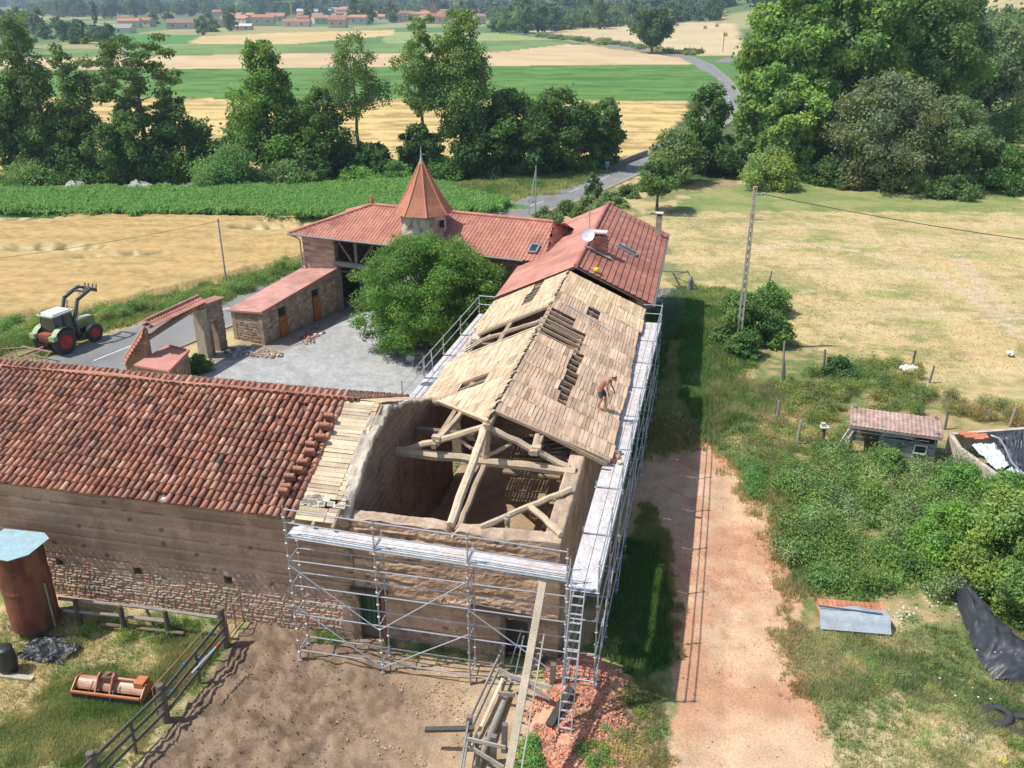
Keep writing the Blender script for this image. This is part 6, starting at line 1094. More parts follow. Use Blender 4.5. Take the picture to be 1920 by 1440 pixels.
def tree_at(g, h, r, prof, nb, nl, leaf, col, base=.2, tr=.22, seed=0, lean=(0, 0), br=.30, asp=.6, bark=(.16, .13, .10), gap=0., name='tree', flat=.8, multi=1, limbs=10, hol=.5, up=.35):
    R = np.random.RandomState(seed); g = A_(g, dtype=float); blobs = []; z0 = h*base; nb = int(nb*1.9); br = br*.78
    for i in range(nb):
        f = (i+R.rand())/nb if prof != 'bush' else R.rand()**1.2; f = min(f, .985); er = r*PROF[prof](f); er *= .72+.56*R.rand(); a = R.rand()*6.283; rad = er*(R.rand()**.5 if not gap else (.35+.65*R.rand()))*.86; b = r*br*R.uniform(.6, 1.25)*(.72+.28*math.sin(f*3.1))
        if prof in ('cone', 'poplar', 'column'): b = max(.28*er, b*.75)
        z = z0+f*(h-z0)-b*flat*(.8*f); blobs.append([g[0]+rad*math.cos(a)+lean[0]*f, g[1]+rad*math.sin(a)+lean[1]*f, g[2]+max(z, b*.5), b, b*flat])
    m = M(); crown_cards(m, blobs, nl, leaf, col, seed+1, asp=asp, hol=hol, up=up)
    t = M(); tops = []
    for k in range(multi):
        o = A_([R.normal(0, r*.12), R.normal(0, r*.12), 0])*(k > 0); P = [g+o-Z*.2]
        for f in np.linspace(.08, 1, 8): P.append(g+o*(1+2*f)+A_([lean[0]*f**1.3+R.normal(0, .018*h*f*.5), lean[1]*f+R.normal(0, .018*h*f*.5), h*.88*f]))
        P = A_(P); rr = tr*np.linspace(1.15, .12, 9)/(1+.4*(multi > 1)); t.tube(P, rr, 8, bark, seed=seed); tops.append(P)
    for i in R.choice(len(blobs), min(limbs, len(blobs)), replace=False):
        b = A_(blobs[i]); P = tops[R.randint(len(tops))]; zt = min(max(b[2]-g[2]-.35*np.hypot(*(b[:2]-g[:2])), h*.1), h*.85); j = np.clip(zt/(h*.88), 0, 1)*7+1; j0 = int(min(j, 7)); s0 = P[j0]+(P[min(j0+1, 8)]-P[j0])*(j-j0); mid = (s0+b[:3])/2+Z*(-.04*h*R.rand())+R.normal(0, .02*h, 3); w = tr*.42*(1-.6*zt/h); t.tube([s0, mid, b[:3]], [w, w*.6, w*.2], 6, bark)
    return m, t
def tree(name, label, cat, x, y, ytop, rpx, prof='round', nb=40, nl=12000, leaf=.22, col=(.07, .13, .035), group=None, h=None, xt=None, yl=0, **kw):
    g = G(x, y); hh = (htop(g, xt or x, ytop)-g[2]) if h is None else h; r = rpx*np.linalg.norm(g-A_([0, 0, CH]))/FPX
    ln = kw.pop('lean', (0, 0)); m, t = tree_at(g, hh, r, prof, nb, nl, leaf, col, seed=int(x*3+y), lean=ln, **kw)
    o = thing(name, label, cat, g, group); t.build('trunk', MT['bark'], o, smooth=True); m.build('crown', MT['leaf'], o); return o
GR1, GR2, GR3, GR4, GRB, OLV, WIL = (.055, .105, .028), (.085, .145, .04), (.10, .175, .045), (.04, .08, .022), (.14, .26, .05), (.12, .135, .07), (.09, .12, .065)
gl1 = 'trees of the creek line'
# creek line, left to right
tree('poplar_tree', 'leaning sparse poplar at the very left with a bare pale trunk', 'tree', 42, 335, 2, 40, 'poplar', 34, 11000, .17, GR2, gl1, xt=25, lean=(-2.5, 0), base=.3, tr=.35, gap=1, bark=(.26, .22, .18), br=.36)
tree('poplar_tree', 'tall dense grey green poplar second from the left', 'tree', 118, 335, 18, 52, 'poplar', 60, 17000, .18, (.075, .125, .045), gl1, xt=80, lean=(-3, 0), base=.12, tr=.3, bark=(.2, .17, .14), br=.34)
tree('poplar_tree', 'slim leaning poplar with an airy crown, left of the spreading open tree', 'tree', 192, 335, 78, 40, 'poplar', 34, 8500, .17, (.07, .12, .04), gl1, xt=150, lean=(-3, 0), base=.3, tr=.22, gap=1)
tree('spreading_tree', 'open spreading tree with flat layered limbs left of the big round tree', 'tree', 282, 330, 62, 92, 'spread', 44, 11000, .22, (.06, .105, .035), gl1, base=.38, tr=.38, gap=1, limbs=34, flat=.5, br=.2)
tree('leafy_tree', 'big broad leafy tree with layered crown left of the tower', 'tree', 512, 330, 72, 78, 'cone', 60, 24000, .24, (.075, .14, .03), gl1, base=.1, tr=.4, br=.30)
tree('airy_poplar', 'airy poplar with a bare lower trunk just left of the tower', 'tree', 676, 325, 58, 56, 'poplar', 40, 10000, .16, (.085, .14, .05), gl1, base=.42, tr=.26, gap=1, bark=(.25, .2, .16), limbs=20)
tree('airy_poplar', 'tall light poplar with exposed trunk directly behind the tower tip', 'tree', 796, 325, 24, 46, 'poplar', 46, 10500, .18, (.09, .155, .05), gl1, base=.40, tr=.28, bark=(.25, .2, .16), limbs=18)
tree('tall_poplar', 'tallest dense poplar right of the tower tip', 'tree', 868, 325, 12, 66, 'poplar', 80, 24000, .19, (.085, .145, .045), gl1, base=.22, tr=.36, limbs=20, br=.32)
for i, (x, yb, yt, r, pf, lb, c) in enumerate([(345, 335, 178, 58, 'cone', 'dark conical tree rising from the scrub under the spreading tree', GR1), (250, 340, 205, 60, 'round', 'dense dark tree at the foot of the spreading tree', GR1), (60, 330, 175, 60, 'round', 'broad dark tree behind the leaning left poplar', GR4), (150, 335, 200, 62, 'round', 'dark bushy tree below the two left poplars', GR1), (605, 335, 160, 64, 'cone', 'dark tree touching the right side of the big leafy tree', GR1), (700, 335, 268, 42, 'round', 'low dark tree left of the tower behind the bushes', GR4), (955, 325, 165, 62, 'round', 'dark round tree right of the tallest poplar', GR1), (1042, 322, 163, 62, 'round', 'large dark round tree in the middle of the right creek group', GR1), (1130, 318, 183, 44, 'round', 'rightmost round tree of the creek line next to the bridge', (.06, .115, .032)), (890, 330, 225, 55, 'round', 'dark low tree at the foot of the tallest poplar', GR4), (1000, 330, 215, 52, 'round', 'low dark tree filling between the two round trees', GR4), (790, 330, 230, 40, 'round', 'dark low tree behind the tower spire', GR4), (430, 335, 255, 38, 'round', 'low dark tree left of the big leafy tree', GR4)]):
    tree('dark_tree', lb, 'tree', x, yb, yt, r, pf, 38, 14000, .24, c, gl1, base=.06, tr=.3, limbs=4, br=.34)
for i, (x, yb, yt, r, lb, c, n) in enumerate([(440, 352, 270, 78, 'large rounded pale bush in front of the creek trees', (.075, .15, .05), 15000), (548, 350, 298, 52, 'medium bush right of the large rounded bush', (.08, .14, .045), 7000), (668, 345, 310, 38, 'bright green bush left of the tower roof', (.10, .20, .05), 5000), (310, 338, 285, 55, 'yellowish low bush under the dark conical tree', (.09, .15, .035), 7000), (60, 345, 300, 60, 'light low scrub at the left edge', (.09, .16, .05), 6000), (160, 338, 290, 55, 'low green scrub below the slim leaning poplar', (.07, .13, .04), 6000), (230, 338, 275, 50, 'pale scrub left of the widest boulder', (.08, .14, .05), 6000), (740, 342, 300, 35, 'low leafy bush just right of the bright green bush', (.08, .16, .045), 4500), (830, 335, 290, 40, 'low bush right of the tower spire', (.07, .14, .04), 4500), (925, 330, 292, 45, 'low bush under the tallest poplar on its right', (.05, .10, .03), 5000), (1100, 322, 290, 28, 'round light green bush near the bridge', (.09, .17, .05), 4000), (605, 348, 312, 35, 'small dark bush between the medium and the bright bush', (.05, .10, .03), 4000), (1030, 325, 285, 50, 'shaded bush below the largest dark round tree', (.05, .1, .03), 4500)]):
    tree('bush', lb, 'bush', x, yb, yt, r, 'bush', 24, n, .17, c, 'bushes before the creek', base=0, tr=.08, limbs=3, br=.38)
# right cluster of great plane trees
gl2 = 'great trees right of the road'
tree('dark_tree', 'dark conical tree at the left end of the big right group', 'tree', 1322, 325, 155, 55, 'cone', 44, 16000, .22, (.05, .10, .028), gl2, base=.02, tr=.25, limbs=3, br=.36)
for (x, y, yt, r, lb, c, n, nb, br, lf) in [(1452, 318, -50, 88, 'leftmost great plane tree with sunlit drooping crown', (.10, .175, .045), 44000, 80, .26, .27), (1570, 300, -110, 118, 'central great plane tree towering out of the picture', (.085, .15, .042), 50000, 90, .24, .29), (1690, 285, -90, 105, 'right great plane tree rising behind the grey willow', (.07, .13, .04), 34000, 70, .27, .29), (1490, 330, 120, 70, 'lower bright plane tree standing in front of the leftmost one', (.12, .20, .055), 26000, 50, .27, .24)]:
    tree('plane_tree', lb, 'tree', x, y, yt, r, 'round', nb, n, lf, c, gl2, base=.03, tr=.6, limbs=14, br=br, asp=.75)
tree('poplar_tree', 'tall grey green poplar right of the great plane trees', 'tree', 1778, 262, -20, 55, 'column', 60, 20000, .3, (.075, .125, .055), gl2, base=.05, tr=.4, limbs=6)
tree('poplar_tree', 'second poplar with a grey pointed crown near the right edge', 'tree', 1850, 235, 8, 50, 'poplar', 50, 14000, .34, (.10, .145, .07), gl2, base=.05, tr=.4, limbs=6)
tree('leafy_tree', 'bright green dense tree at the right edge of the picture', 'tree', 1890, 228, 82, 70, 'round', 50, 18000, .34, (.075, .16, .03), gl2, base=.02, tr=.4, limbs=4)
tree('willow_tree', 'broad grey willow in front of the great plane trees', 'tree', 1640, 345, 132, 122, 'round', 80, 38000, .20, WIL, gl2, base=.02, tr=.4, limbs=26, br=.24, bark=(.3, .26, .22))
tree('willow_tree', 'lower grey green willow right of the broad grey one', 'tree', 1765, 352, 178, 72, 'round', 50, 18000, .2, (.085, .13, .055), gl2, base=.02, tr=.3, limbs=8)
tree('round_tree', 'round dark tree at the right end of the willows', 'tree', 1815, 350, 240, 42, 'round', 34, 10000, .2, (.06, .11, .035), gl2, base=.02, tr=.2, limbs=3)
for (x, y, yt, r, lb, c) in [(1437, 352, 272, 56, 'reddish green bush at the left foot of the great trees', (.12, .17, .05)), (1890, 358, 272, 58, 'dark green bush at the right edge of the meadow', (.06, .12, .035)), (1720, 358, 318, 28, 'pale spiky bush under the willows', (.14, .21, .07)), (1895, 262, 200, 50, 'dark bush by the far right clearing', (.06, .12, .035)), (1560, 345, 290, 48, 'shaded bush between plane and willow trunks', (.045, .085, .028)), (1780, 368, 325, 45, 'low bush at the foot of the right willow', (.06, .11, .035)), (1690, 352, 300, 45, 'dark low bush under the broad grey willow', (.045, .08, .03)), (1600, 352, 315, 36, 'brownish low bush in front of the broad willow', (.10, .11, .05))]:
    tree('bush', lb, 'bush', x, y, yt, r, 'bush', 26, 9000, .18, c, 'bushes round the great trees', base=0, tr=.08, limbs=3, br=.38)
tree('roadside_tree', 'young round tree with clear trunk by the road bend', 'tree', 1231, 396, 298, 42, 'round', 30, 8500, .16, (.065, .115, .035), base=.38, tr=.17, limbs=10, br=.36)
tree('roadside_tree', 'leaning grey green tree behind the young round tree', 'tree', 1262, 345, 240, 50, 'round', 32, 9000, .18, (.085, .13, .05), base=.12, tr=.2, limbs=8, br=.36)
tree('small_conifer', 'small bluish conifer beside the road', 'conifer', 1111, 372, 322, 18, 'cone', 22, 3500, .12, (.06, .11, .055), base=.02, tr=.07, limbs=2)
tree('lone_oak', 'lone dark oak standing by the far road in the stubble', 'tree', 1222, 100, 14, 33, 'spread', 40, 12000, .5, (.04, .085, .022), base=.22, tr=.5, limbs=8, br=.34)
for i, (x, y, yt, r) in enumerate([(1018, 412, 388, 24), (1062, 402, 375, 26), (1100, 392, 366, 24), (1140, 380, 356, 24), (1178, 368, 344, 22), (1208, 356, 334, 20), (1040, 418, 396, 20), (1085, 410, 386, 18), (1160, 388, 368, 18), (1120, 400, 378, 18)]):
    tree('hedge_shrub', 'mixed hedge shrub, number %s of the roadside row counted from the farmhouse' % ['one', 'two', 'three', 'four', 'five', 'six', 'seven', 'eight', 'nine', 'ten'][i] if False else ['grey green hedge shrub nearest the farmhouse ridge', 'broad hedge shrub second from the farmhouse ridge', 'hedge shrub just left of the small conifer', 'hedge shrub just right of the small conifer', 'hedge shrub before the end of the roadside row', 'last hedge shrub of the row near the young tree', 'low front hedge shrub behind the farmhouse roof', 'low front hedge shrub halfway along the row', 'low front hedge shrub right of the conifer', 'low front hedge shrub below the conifer'][i], 'shrub', x, y, yt, r, 'bush', 14, 3200, .13, [(.10, .15, .06), (.08, .13, .045), (.12, .17, .07)][i % 3], 'roadside hedge', base=0, tr=.06, limbs=2, br=.42)
# courtyard tree (robinia)
def robinia():
    g = G(800, 652); o = thing('courtyard_tree', 'feathery bright green tree filling the courtyard beside the tower', 'tree', g); R = np.random.RandomState(5); blobs = []
    c0 = g+A_([.3, 0, 0]); 
    for i in range(300):
        a = R.rand()*6.283; f = R.rand(); e = math.sqrt(max(.03, 1-((f-.42)/.62)**2)); rad = 4.9*e*R.rand()**.45; blobs.append([c0[0]+rad*math.cos(a), c0[1]+rad*math.sin(a)*.9, .9+f*6.3-.3*(rad/4.6)**2, R.uniform(.35, .85), R.uniform(.22, .5)])
    m = M(); B = A_(blobs); n = 90000; w = B[:, 3]**2; k = R.choice(len(B), n, p=w/w.sum()); b = B[k]; d = R.normal(size=(n, 3)); d /= np.linalg.norm(d, axis=1)[:, None]; d[:, 2] = np.where(R.rand(n) < .3, -np.abs(d[:, 2]), d[:, 2]); P = b[:, :3]+d*(.2+1.15*R.rand(n)**.8)[:, None]*np.stack([b[:, 3], b[:, 3], b[:, 4]*1.15], -1)
    tone = (.75+.5*R.rand(len(B)))[k]; c = A_((.17, .33, .075))*(tone*(1+.25*(R.rand(n)*2-1)))[:, None]; y = R.rand(n) < .2; c[y] *= A_([1.4, 1.2, .8]); m.cards(P, d*.6+R.normal(0, .6, (n, 3))+Z*.5, .095*R.uniform(.6, 1.4, n), .42, c, R); m.build('crown', MT['leaf'], o)
    t = M(); t.tube([g-Z*.2, g+Z*1.2, g+Z*3+A_([.2, 0, 0]), g+Z*6.2], [.24, .2, .15, .04], 9, (.2, .16, .12), seed=1)
    for i in R.choice(len(blobs), 30, replace=False): b = B[i]; s0 = g+Z*min(1.3+b[2]*.35, 5); t.tube([s0, (s0+b[:3])/2-Z*.1, b[:3]], [.09, .05, .015], 6, (.2, .16, .12))
    t.build('trunk', MT['bark'], o, smooth=True)
robinia()
# shrubs round the utility pole and in the rough
gs = 'shrubs round the concrete pole'
for (x, y, yt, r, lb, c, n) in [(1392, 640, 545, 48, 'dense shrub wrapped round the foot of the concrete pole', (.075, .14, .045), 15000), (1440, 590, 530, 42, 'upper right shrub behind the concrete pole', (.08, .155, .045), 11000), (1450, 645, 585, 34, 'lower right shrub of the pole thicket', (.09, .165, .05), 9000), (1385, 585, 545, 32, 'upper left shrub of the pole thicket', (.08, .15, .045), 8000), (1395, 668, 615, 30, 'front shrub of the pole thicket with dark hollow', (.06, .12, .035), 8000)]:
    tree('shrub', lb, 'shrub', x, y, yt, r, 'bush', 26, n, .10, c, gs, base=0, tr=.06, limbs=6, br=.38)
for (x, y, yt, r, lb, c, n, lf) in [(1573, 705, 668, 32, 'dark round bush among the meadow fence posts', (.045, .09, .03), 7000, .09), (1375, 695, 668, 34, 'clipped laurel', None, 0, 0)][:1]:
    tree('bush', lb, 'bush', x, y, yt, r, 'bush', 20, n, lf, c, base=0, tr=.05, limbs=3, br=.42)
tree('laurel_bush', 'glossy dark laurel beside the outhouse at the gateway', 'bush', 372, 692, 664, 26, 'bush', 18, 7000, .08, (.045, .11, .03), base=0, tr=.05, limbs=3, br=.42)
ge = 'elder and bramble bushes at the right'
for (x, y, yt, r, lb, c, n, pf) in [(1862, 1085, 905, 95, 'yellow green elder tree overhanging the black tarpaulin', (.115, .175, .05), 34000, 'bush'), (1925, 1165, 1010, 70, 'elder bush at the right edge above the tarpaulin end', (.095, .16, .045), 22000, 'bush'), (1775, 1055, 935, 72, 'green elder bush left of the yellow green one', (.10, .19, .045), 18000, 'bush'), (1800, 935, 872, 55, 'bush in front of the concrete clamp', (.08, .17, .045), 12000, 'bush'), (1668, 892, 840, 26, 'bush growing against the front of the shack', (.09, .16, .05), 8000, 'bush'), (1880, 960, 880, 60, 'leafy bush by the white sheets', (.09, .18, .045), 12000, 'bush'), (1900, 1080, 930, 75, 'dense green bush at the right edge below the white sheets', (.12, .2, .045), 16000, 'bush')]:
    tree('elder_bush', lb, 'bush', x, y, yt, r, pf, 40, n, .075, c, ge, base=0, tr=.08, limbs=10, br=.32, asp=.5)
def bram(poly, n, hmin, hmax, rmin, rmax, cols, seed, name, label, cat, nl, leaf, asp=.55):
    R = np.random.RandomState(seed); P = inpx(poly)(R, n); P[:, 2] = hf(P[:, 0], P[:, 1]); m = M()
    cols = A_(cols); B = [[p[0], p[1], p[2]+h*.45, r, h*.55] for p, h, r in zip(P, R.uniform(hmin, hmax, n), R.uniform(rmin, rmax, n))]; grp = R.randint(len(cols), size=n)
    for j in range(len(cols)):
        bj = [b for b, g_ in zip(B, grp) if g_ == j]
        if bj: crown_cards(m, bj, int(nl*len(bj)/n), leaf, cols[j], seed+j, asp=asp, hol=.25)
    return tag(m.build(name, MT['leaf'], org=(0, 0, 0)), label, cat, kind='stuff')
bram([(1470, 905), (1560, 850), (1700, 870), (1800, 900), (1850, 1000), (1830, 1100), (1700, 1125), (1540, 1118), (1462, 1010)], 230, .35, 1.25, .4, .9, [(.085, .155, .045), (.11, .175, .055), (.07, .13, .04), (.13, .18, .08)], 21, 'bramble_thicket', 'dense green bramble thicket between track and shack', 'brambles', 160000, .055)
bram([(1480, 740), (1480, 700), (1560, 690), (1700, 680), (1740, 720), (1760, 770), (1600, 790), (1500, 800)], 110, .35, .9, .35, .7, [(.12, .16, .055), (.15, .17, .06), (.09, .14, .045)], 22, 'tall_weeds', 'tall olive weeds behind the shack inside the fence posts', 'weeds', 50000, .07, .3)
bram([(1400, 800), (1500, 760), (1590, 780), (1590, 860), (1480, 910), (1420, 880)], 70, .2, .5, .3, .6, [(.13, .16, .06), (.2, .18, .09), (.09, .15, .05)], 23, 'rough_weeds', 'low mixed weeds left of the shack', 'weeds', 30000, .05, .3)
bram([(1760, 780), (1920, 800), (1930, 770), (1780, 750)], 40, .4, .9, .3, .6, [(.2, .17, .09), (.12, .15, .06)], 24, 'dry_weeds', 'dry brownish weeds behind the concrete clamp', 'weeds', 16000, .06, .25)
bram([(1380, 870), (1430, 880), (1445, 935), (1400, 930)], 14, .4, .8, .35, .6, [(.085, .17, .06)], 25, 'nettle_clump', 'nettle clump leaning over the edge of the track', 'weeds', 12000, .05, .35)
bram([(975, 1440), (985, 1385), (1020, 1400), (1025, 1470), (975, 1500)], 14, .3, .6, .2, .4, [(.085, .17, .045)], 26, 'elder_sprout', 'leafy weeds at the lower end of the timber chute', 'weeds', 12000, .035)
bram([(1105, 1215), (1150, 1190), (1165, 1230), (1110, 1240)], 8, .2, .45, .15, .3, [(.09, .17, .05)], 27, 'corner_weeds', 'small weeds at the scaffold corner foot', 'weeds', 4000, .035)
bram([(0, 640), (0, 610), (110, 600), (240, 575), (420, 545), (560, 495), (560, 505), (420, 562), (250, 600), (190, 612), (60, 640)], 150, .4, 1.1, .35, .7, [(.11, .18, .055), (.15, .19, .07), (.085, .16, .045)], 28, 'verge_weeds', 'tall green weeds along the verge between road and wheat', 'weeds', 60000, .08, .3)
# grass blades
def blades(poly, n, h, w, cols, seed, name, label, lean=.35, dens=None, mat='grass'):
    R = np.random.RandomState(seed); P = inpx(poly, dens)(R, n); n = len(P); P[:, 2] = hf(P[:, 0], P[:, 1]); K = 4; th = R.rand(n, K)*6.283; hh = h*R.uniform(.5, 1.4, (n, K))*(.6+.8*fb(P[:, 0]*.5, P[:, 1]*.5, seed, 3))[:, None]
    d = np.stack([np.cos(th), np.sin(th), 0*th], -1); b = P[:, None]+d*R.rand(n, K, 1)*.07; sd_ = np.stack([-np.sin(th), np.cos(th), 0*th], -1)*w; tip = b+d*(lean*hh*R.uniform(.3, 1.5, (n, K)))[..., None]+Z*hh[..., None]
    v = np.stack([b-sd_, b+sd_, tip], 2).reshape(-1, 3); cols = A_(cols); ci = (fb(P[:, 0]*.9, P[:, 1]*.9, seed+5, 3)+R.normal(0, .1, n)); gc = gcol(P); c = .45*gc*A_([1.35, 1.6, 1.5])+.55*mixc(cols[0], cols[1], sm(.35, .6, ci))*1.6; c = c*np.where(R.rand(n) < .25, .8, 1.05)[:, None]; c = np.repeat(c, K*3, 0).reshape(-1, 3)*np.repeat(R.uniform(.75, 1.25, n*K), 3)[:, None]
    m = M(); m.raw(v, None, np.arange(len(v)).reshape(-1, 3), c); return tag(m.build(name, MT[mat], org=(0, 0, 0)), label, 'grass', kind='stuff')
GG, GY_ = (.10, .18, .045), (.40, .36, .19)
patch = lambda lo, hi, s=.35, sd=11: (lambda q: .16+.84*sm(hi, lo, fb(q[:, 0]*s, q[:, 1]*s, sd, 4)))
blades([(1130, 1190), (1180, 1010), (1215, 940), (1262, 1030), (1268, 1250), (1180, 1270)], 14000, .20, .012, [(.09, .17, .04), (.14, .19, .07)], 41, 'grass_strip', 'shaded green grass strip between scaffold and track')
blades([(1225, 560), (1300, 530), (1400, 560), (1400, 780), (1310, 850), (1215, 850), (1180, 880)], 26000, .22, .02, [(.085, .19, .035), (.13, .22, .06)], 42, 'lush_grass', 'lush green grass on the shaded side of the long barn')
blades([(-20, 1450), (-20, 1180), (110, 1140), (440, 1180), (415, 1225), (215, 1450)], 26000, .13, .011, [(.11, .19, .05), GY_], 43, 'yard_grass', 'tufty green and straw grass in the left yard', dens=patch(.42, .56))
blades([(1470, 1180), (1920, 1180), (1960, 1480), (1560, 1480)], 26000, .14, .011, [(.12, .18, .06), (.42, .37, .22)], 44, 'dry_grass', 'dry thin grass right of the track', dens=patch(.42, .58, .5, 44))
blades([(1300, 700), (1480, 720), (1500, 900), (1540, 1120), (1480, 1180), (1420, 960), (1330, 850)], 18000, .26, .014, [(.12, .19, .06), (.32, .30, .16)], 45, 'track_side_grass', 'mixed green and brown grass on the right bank of the track', dens=patch(.45, .62, .5, 47))
blades([(1080, 1330), (1240, 1270), (1262, 1400), (1240, 1480), (1170, 1480)], 6000, .13, .010, [(.10, .18, .05), (.3, .28, .12)], 46, 'rubble_grass', 'sparse grass between tile rubble and track', dens=patch(.42, .55, .9, 46))
blades([(1240, 400), (1920, 385), (1960, 700), (1760, 740), (1480, 640), (1300, 540)], 16000, .05, .03, [(.30, .28, .12), (.50, .40, .21)], 47, 'meadow_grass', 'short mown dry grass of the meadow', dens=lambda q: np.clip(45/q[:, 1], 0, 1)**1.5)
blades([(900, 403), (1120, 330), (1180, 303), (1100, 318), (860, 345), (780, 345), (840, 410)], 14000, .35, .05, [(.12, .2, .05), (.34, .34, .15)], 48, 'verge_grass', 'rough grass between maize and the road')
blades([(-20, 640), (120, 600), (560, 490), (575, 505), (420, 560), (190, 625), (60, 660), (-20, 680)], 16000, .3, .03, [(.10, .2, .045), (.15, .22, .06)], 49, 'roadside_grass', 'green roadside grass behind the tractor')
bram([(120, 1160), (230, 1150), (420, 1165), (415, 1215), (330, 1205), (170, 1195)], 26, .15, .5, .15, .4, [(.09, .17, .045), (.12, .18, .06)], 81, 'fence_weeds', 'green weeds growing through the rail fence by the barn wall', 'weeds', 9000, .035, .4)
bram([(585, 1185), (640, 1182), (650, 1205), (600, 1208)], 7, .12, .3, .15, .3, [(.09, .16, .05)], 82, 'wall_weeds', 'small weeds at the wall foot left of the green door', 'weeds', 2500, .03, .4)
bram([(730, 1205), (900, 1215), (900, 1235), (740, 1228)], 12, .1, .3, .15, .35, [(.08, .15, .045)], 83, 'door_weeds', 'small weeds at the wall foot right of the green door', 'weeds', 4000, .03, .4)
bram([(1080, 1400), (1120, 1370), (1160, 1400), (1150, 1450), (1090, 1450)], 12, .12, .35, .15, .35, [(.10, .18, .05)], 84, 'rubble_weeds', 'green weeds growing in the tile rubble', 'weeds', 5000, .03, .4)
bram([(1100, 1440), (1230, 1430), (1240, 1300), (1180, 1290)], 26, .08, .25, .12, .3, [(.12, .18, .06), (.2, .2, .09)], 85, 'verge_clumps', 'low clumps of weeds between rubble and track', 'weeds', 7000, .03, .35)
bram([(1560, 1200), (1700, 1210), (1900, 1330), (1920, 1440), (1700, 1420), (1580, 1300)], 60, .08, .3, .12, .35, [(.11, .18, .06), (.16, .2, .08)], 86, 'grass_clumps', 'low clumps of weeds in the dry grass below the tile pallet', 'weeds', 15000, .03, .35)
frags(160, inpx([(1240, 1440), (1262, 1100), (1300, 900), (1440, 1000), (1540, 1440)]), .008, .025, [(.6, .5, .4), (.5, .36, .26), (.42, .34, .28)], 88, 'track_stones', 'small pale stones on the dirt track', 'stones', mat='stone', flat=.7)
R = np.random.RandomState(77)   # white flowers
m = M(); P = []
for (x, y, n, s) in [(1765, 1160, 16, 34), (1690, 1165, 30, 12), (1740, 1130, 10, 20), (1870, 1235, 9, 14), (1530, 955, 14, 26), (1800, 1300, 6, 40)]:
    for i in range(n): P.append(G(x+R.normal(0, s), y+R.normal(0, s*.6))+Z*R.uniform(.25, .6))
P = A_(P); m.cards(P, np.tile(Z, (len(P), 1))+R.normal(0, .3, (len(P), 3)), np.full(len(P), .045), 1., np.tile([.8, .8, .74], (len(P), 1)), R); m.cards(P+.002, np.tile(Z, (len(P), 1))+R.normal(0, .3, (len(P), 3)), np.full(len(P), .045), 1., np.tile([.8, .8, .74], (len(P), 1)), R); tag(m.build('white_flowers', MT['leaf'], org=(0, 0, 0)), 'white umbel flowers dotted round the tile pallet and tarpaulin', 'flowers', kind='stuff')
# maize and far maize
def corn(poly, n, h, seed, name, label, rows=.8, leaf=.45, col0=(.13, .30, .06), col1=(.34, .58, .17), K=5):
    R = np.random.RandomState(seed); P = inpx(poly)(R, n); P[:, 1] = np.round(P[:, 1]/rows+.25*P[:, 0]/rows*0)*rows+R.normal(0, .07, n); P[:, 2] = hf(P[:, 0], P[:, 1]); K_ = K; th = R.rand(n, K_)*6.283; z0 = h*R.uniform(.35, .9, (n, K_)); d = np.stack([np.cos(th), np.sin(th), 0*th], -1); b = P[:, None]+Z*z0[..., None]; s_ = np.stack([-np.sin(th), np.cos(th), 0*th], -1)*.055
    mid = b+d*leaf*.5+Z*.28; tip = b+d*leaf*R.uniform(.8, 1.3, (n, K_, 1))+Z*R.uniform(-.1, .25, (n, K_, 1)); v = np.stack([b-s_, b+s_, mid+s_*.9, mid-s_*.9, tip], 2).reshape(-1, 5, 3); c = mixc(col0, col1, R.rand(n*K_)); c = np.repeat(c, 5, 0); i = np.arange(len(v))[:, None]*5
    m = M(); m.raw(v.reshape(-1, 3), i+A_([[0, 1, 2, 3]]), i+A_([[3, 2, 4]]), c); tag(m.build(name, MT['grass'], org=(0, 0, 0)), label, 'maize', kind='stuff')
corn([(-60, 370), (0, 367), (300, 366), (620, 358), (800, 348), (960, 392), (900, 403), (840, 411), (560, 411), (-30, 407), (-60, 407)], 26000, 1.0, 51, 'maize_field', 'tall green maize behind the wheat and the porch barn', leaf=.55)
# ---------------------------------------------------------------- distance: woods, village, hills
def proto_tree(name, h, r, prof, col, seed, nl=700, leaf=.75):
    m, t = tree_at((0, 0, 0), h, r, prof, 18, nl, leaf, col, base=.08, tr=h*.02, seed=seed, limbs=2, br=.4); o = bpy.data.objects.new(name, None); o['_o'] = [0., 0, 0]; return o, m, t
protos = []
for k, (h, r, pf, c, nl) in enumerate([(13, 5.5, 'round', (.045, .085, .032), 1100), (16, 6, 'round', (.06, .105, .04), 1300), (11, 5, 'round', (.09, .15, .05), 1000), (17, 2.6, 'column', (.04, .075, .035), 700), (9, 5.5, 'bush', (.055, .10, .035), 900), (12, 5, 'round', (.05, .095, .055), 1000)]):
    o, m, t = proto_tree('far_tree', h, r, pf, c, 500+k, nl); COL.objects.link(o); t.build('trunk', MT['bark'], o); m.build('crown', MT['leaf'], o); protos.append(o)
KL = ['rounded dark tree', 'taller dark green tree', 'light green rounded tree', 'narrow dark columnar tree', 'low bushy dark tree', 'bluish green round tree']
used = set(); R = np.random.RandomState(91)
def fartree(x, y, k, s, where):
    o = protos[k]; g = G(x, y); lb = KL[k]+' '+where
    if k in used: c = copytree(o, g, (0, 0, R.rand()*6.28), lb, s*R.uniform(.8, 1.2))
    else: used.add(k); c = o; c.location = g; c['label'] = lb; c.scale = (s,)*3
    c['category'] = 'tree'; c['group'] = 'trees '+where
for i in range(42): x = R.uniform(190, 1350); y = R.uniform(24, 46)+.012*(x-200)*0; fartree(x, y, R.choice([0, 1, 2, 3, 4, 5], p=[.28, .22, .14, .08, .14, .14]), R.uniform(.7, 1.25), 'among the village houses')
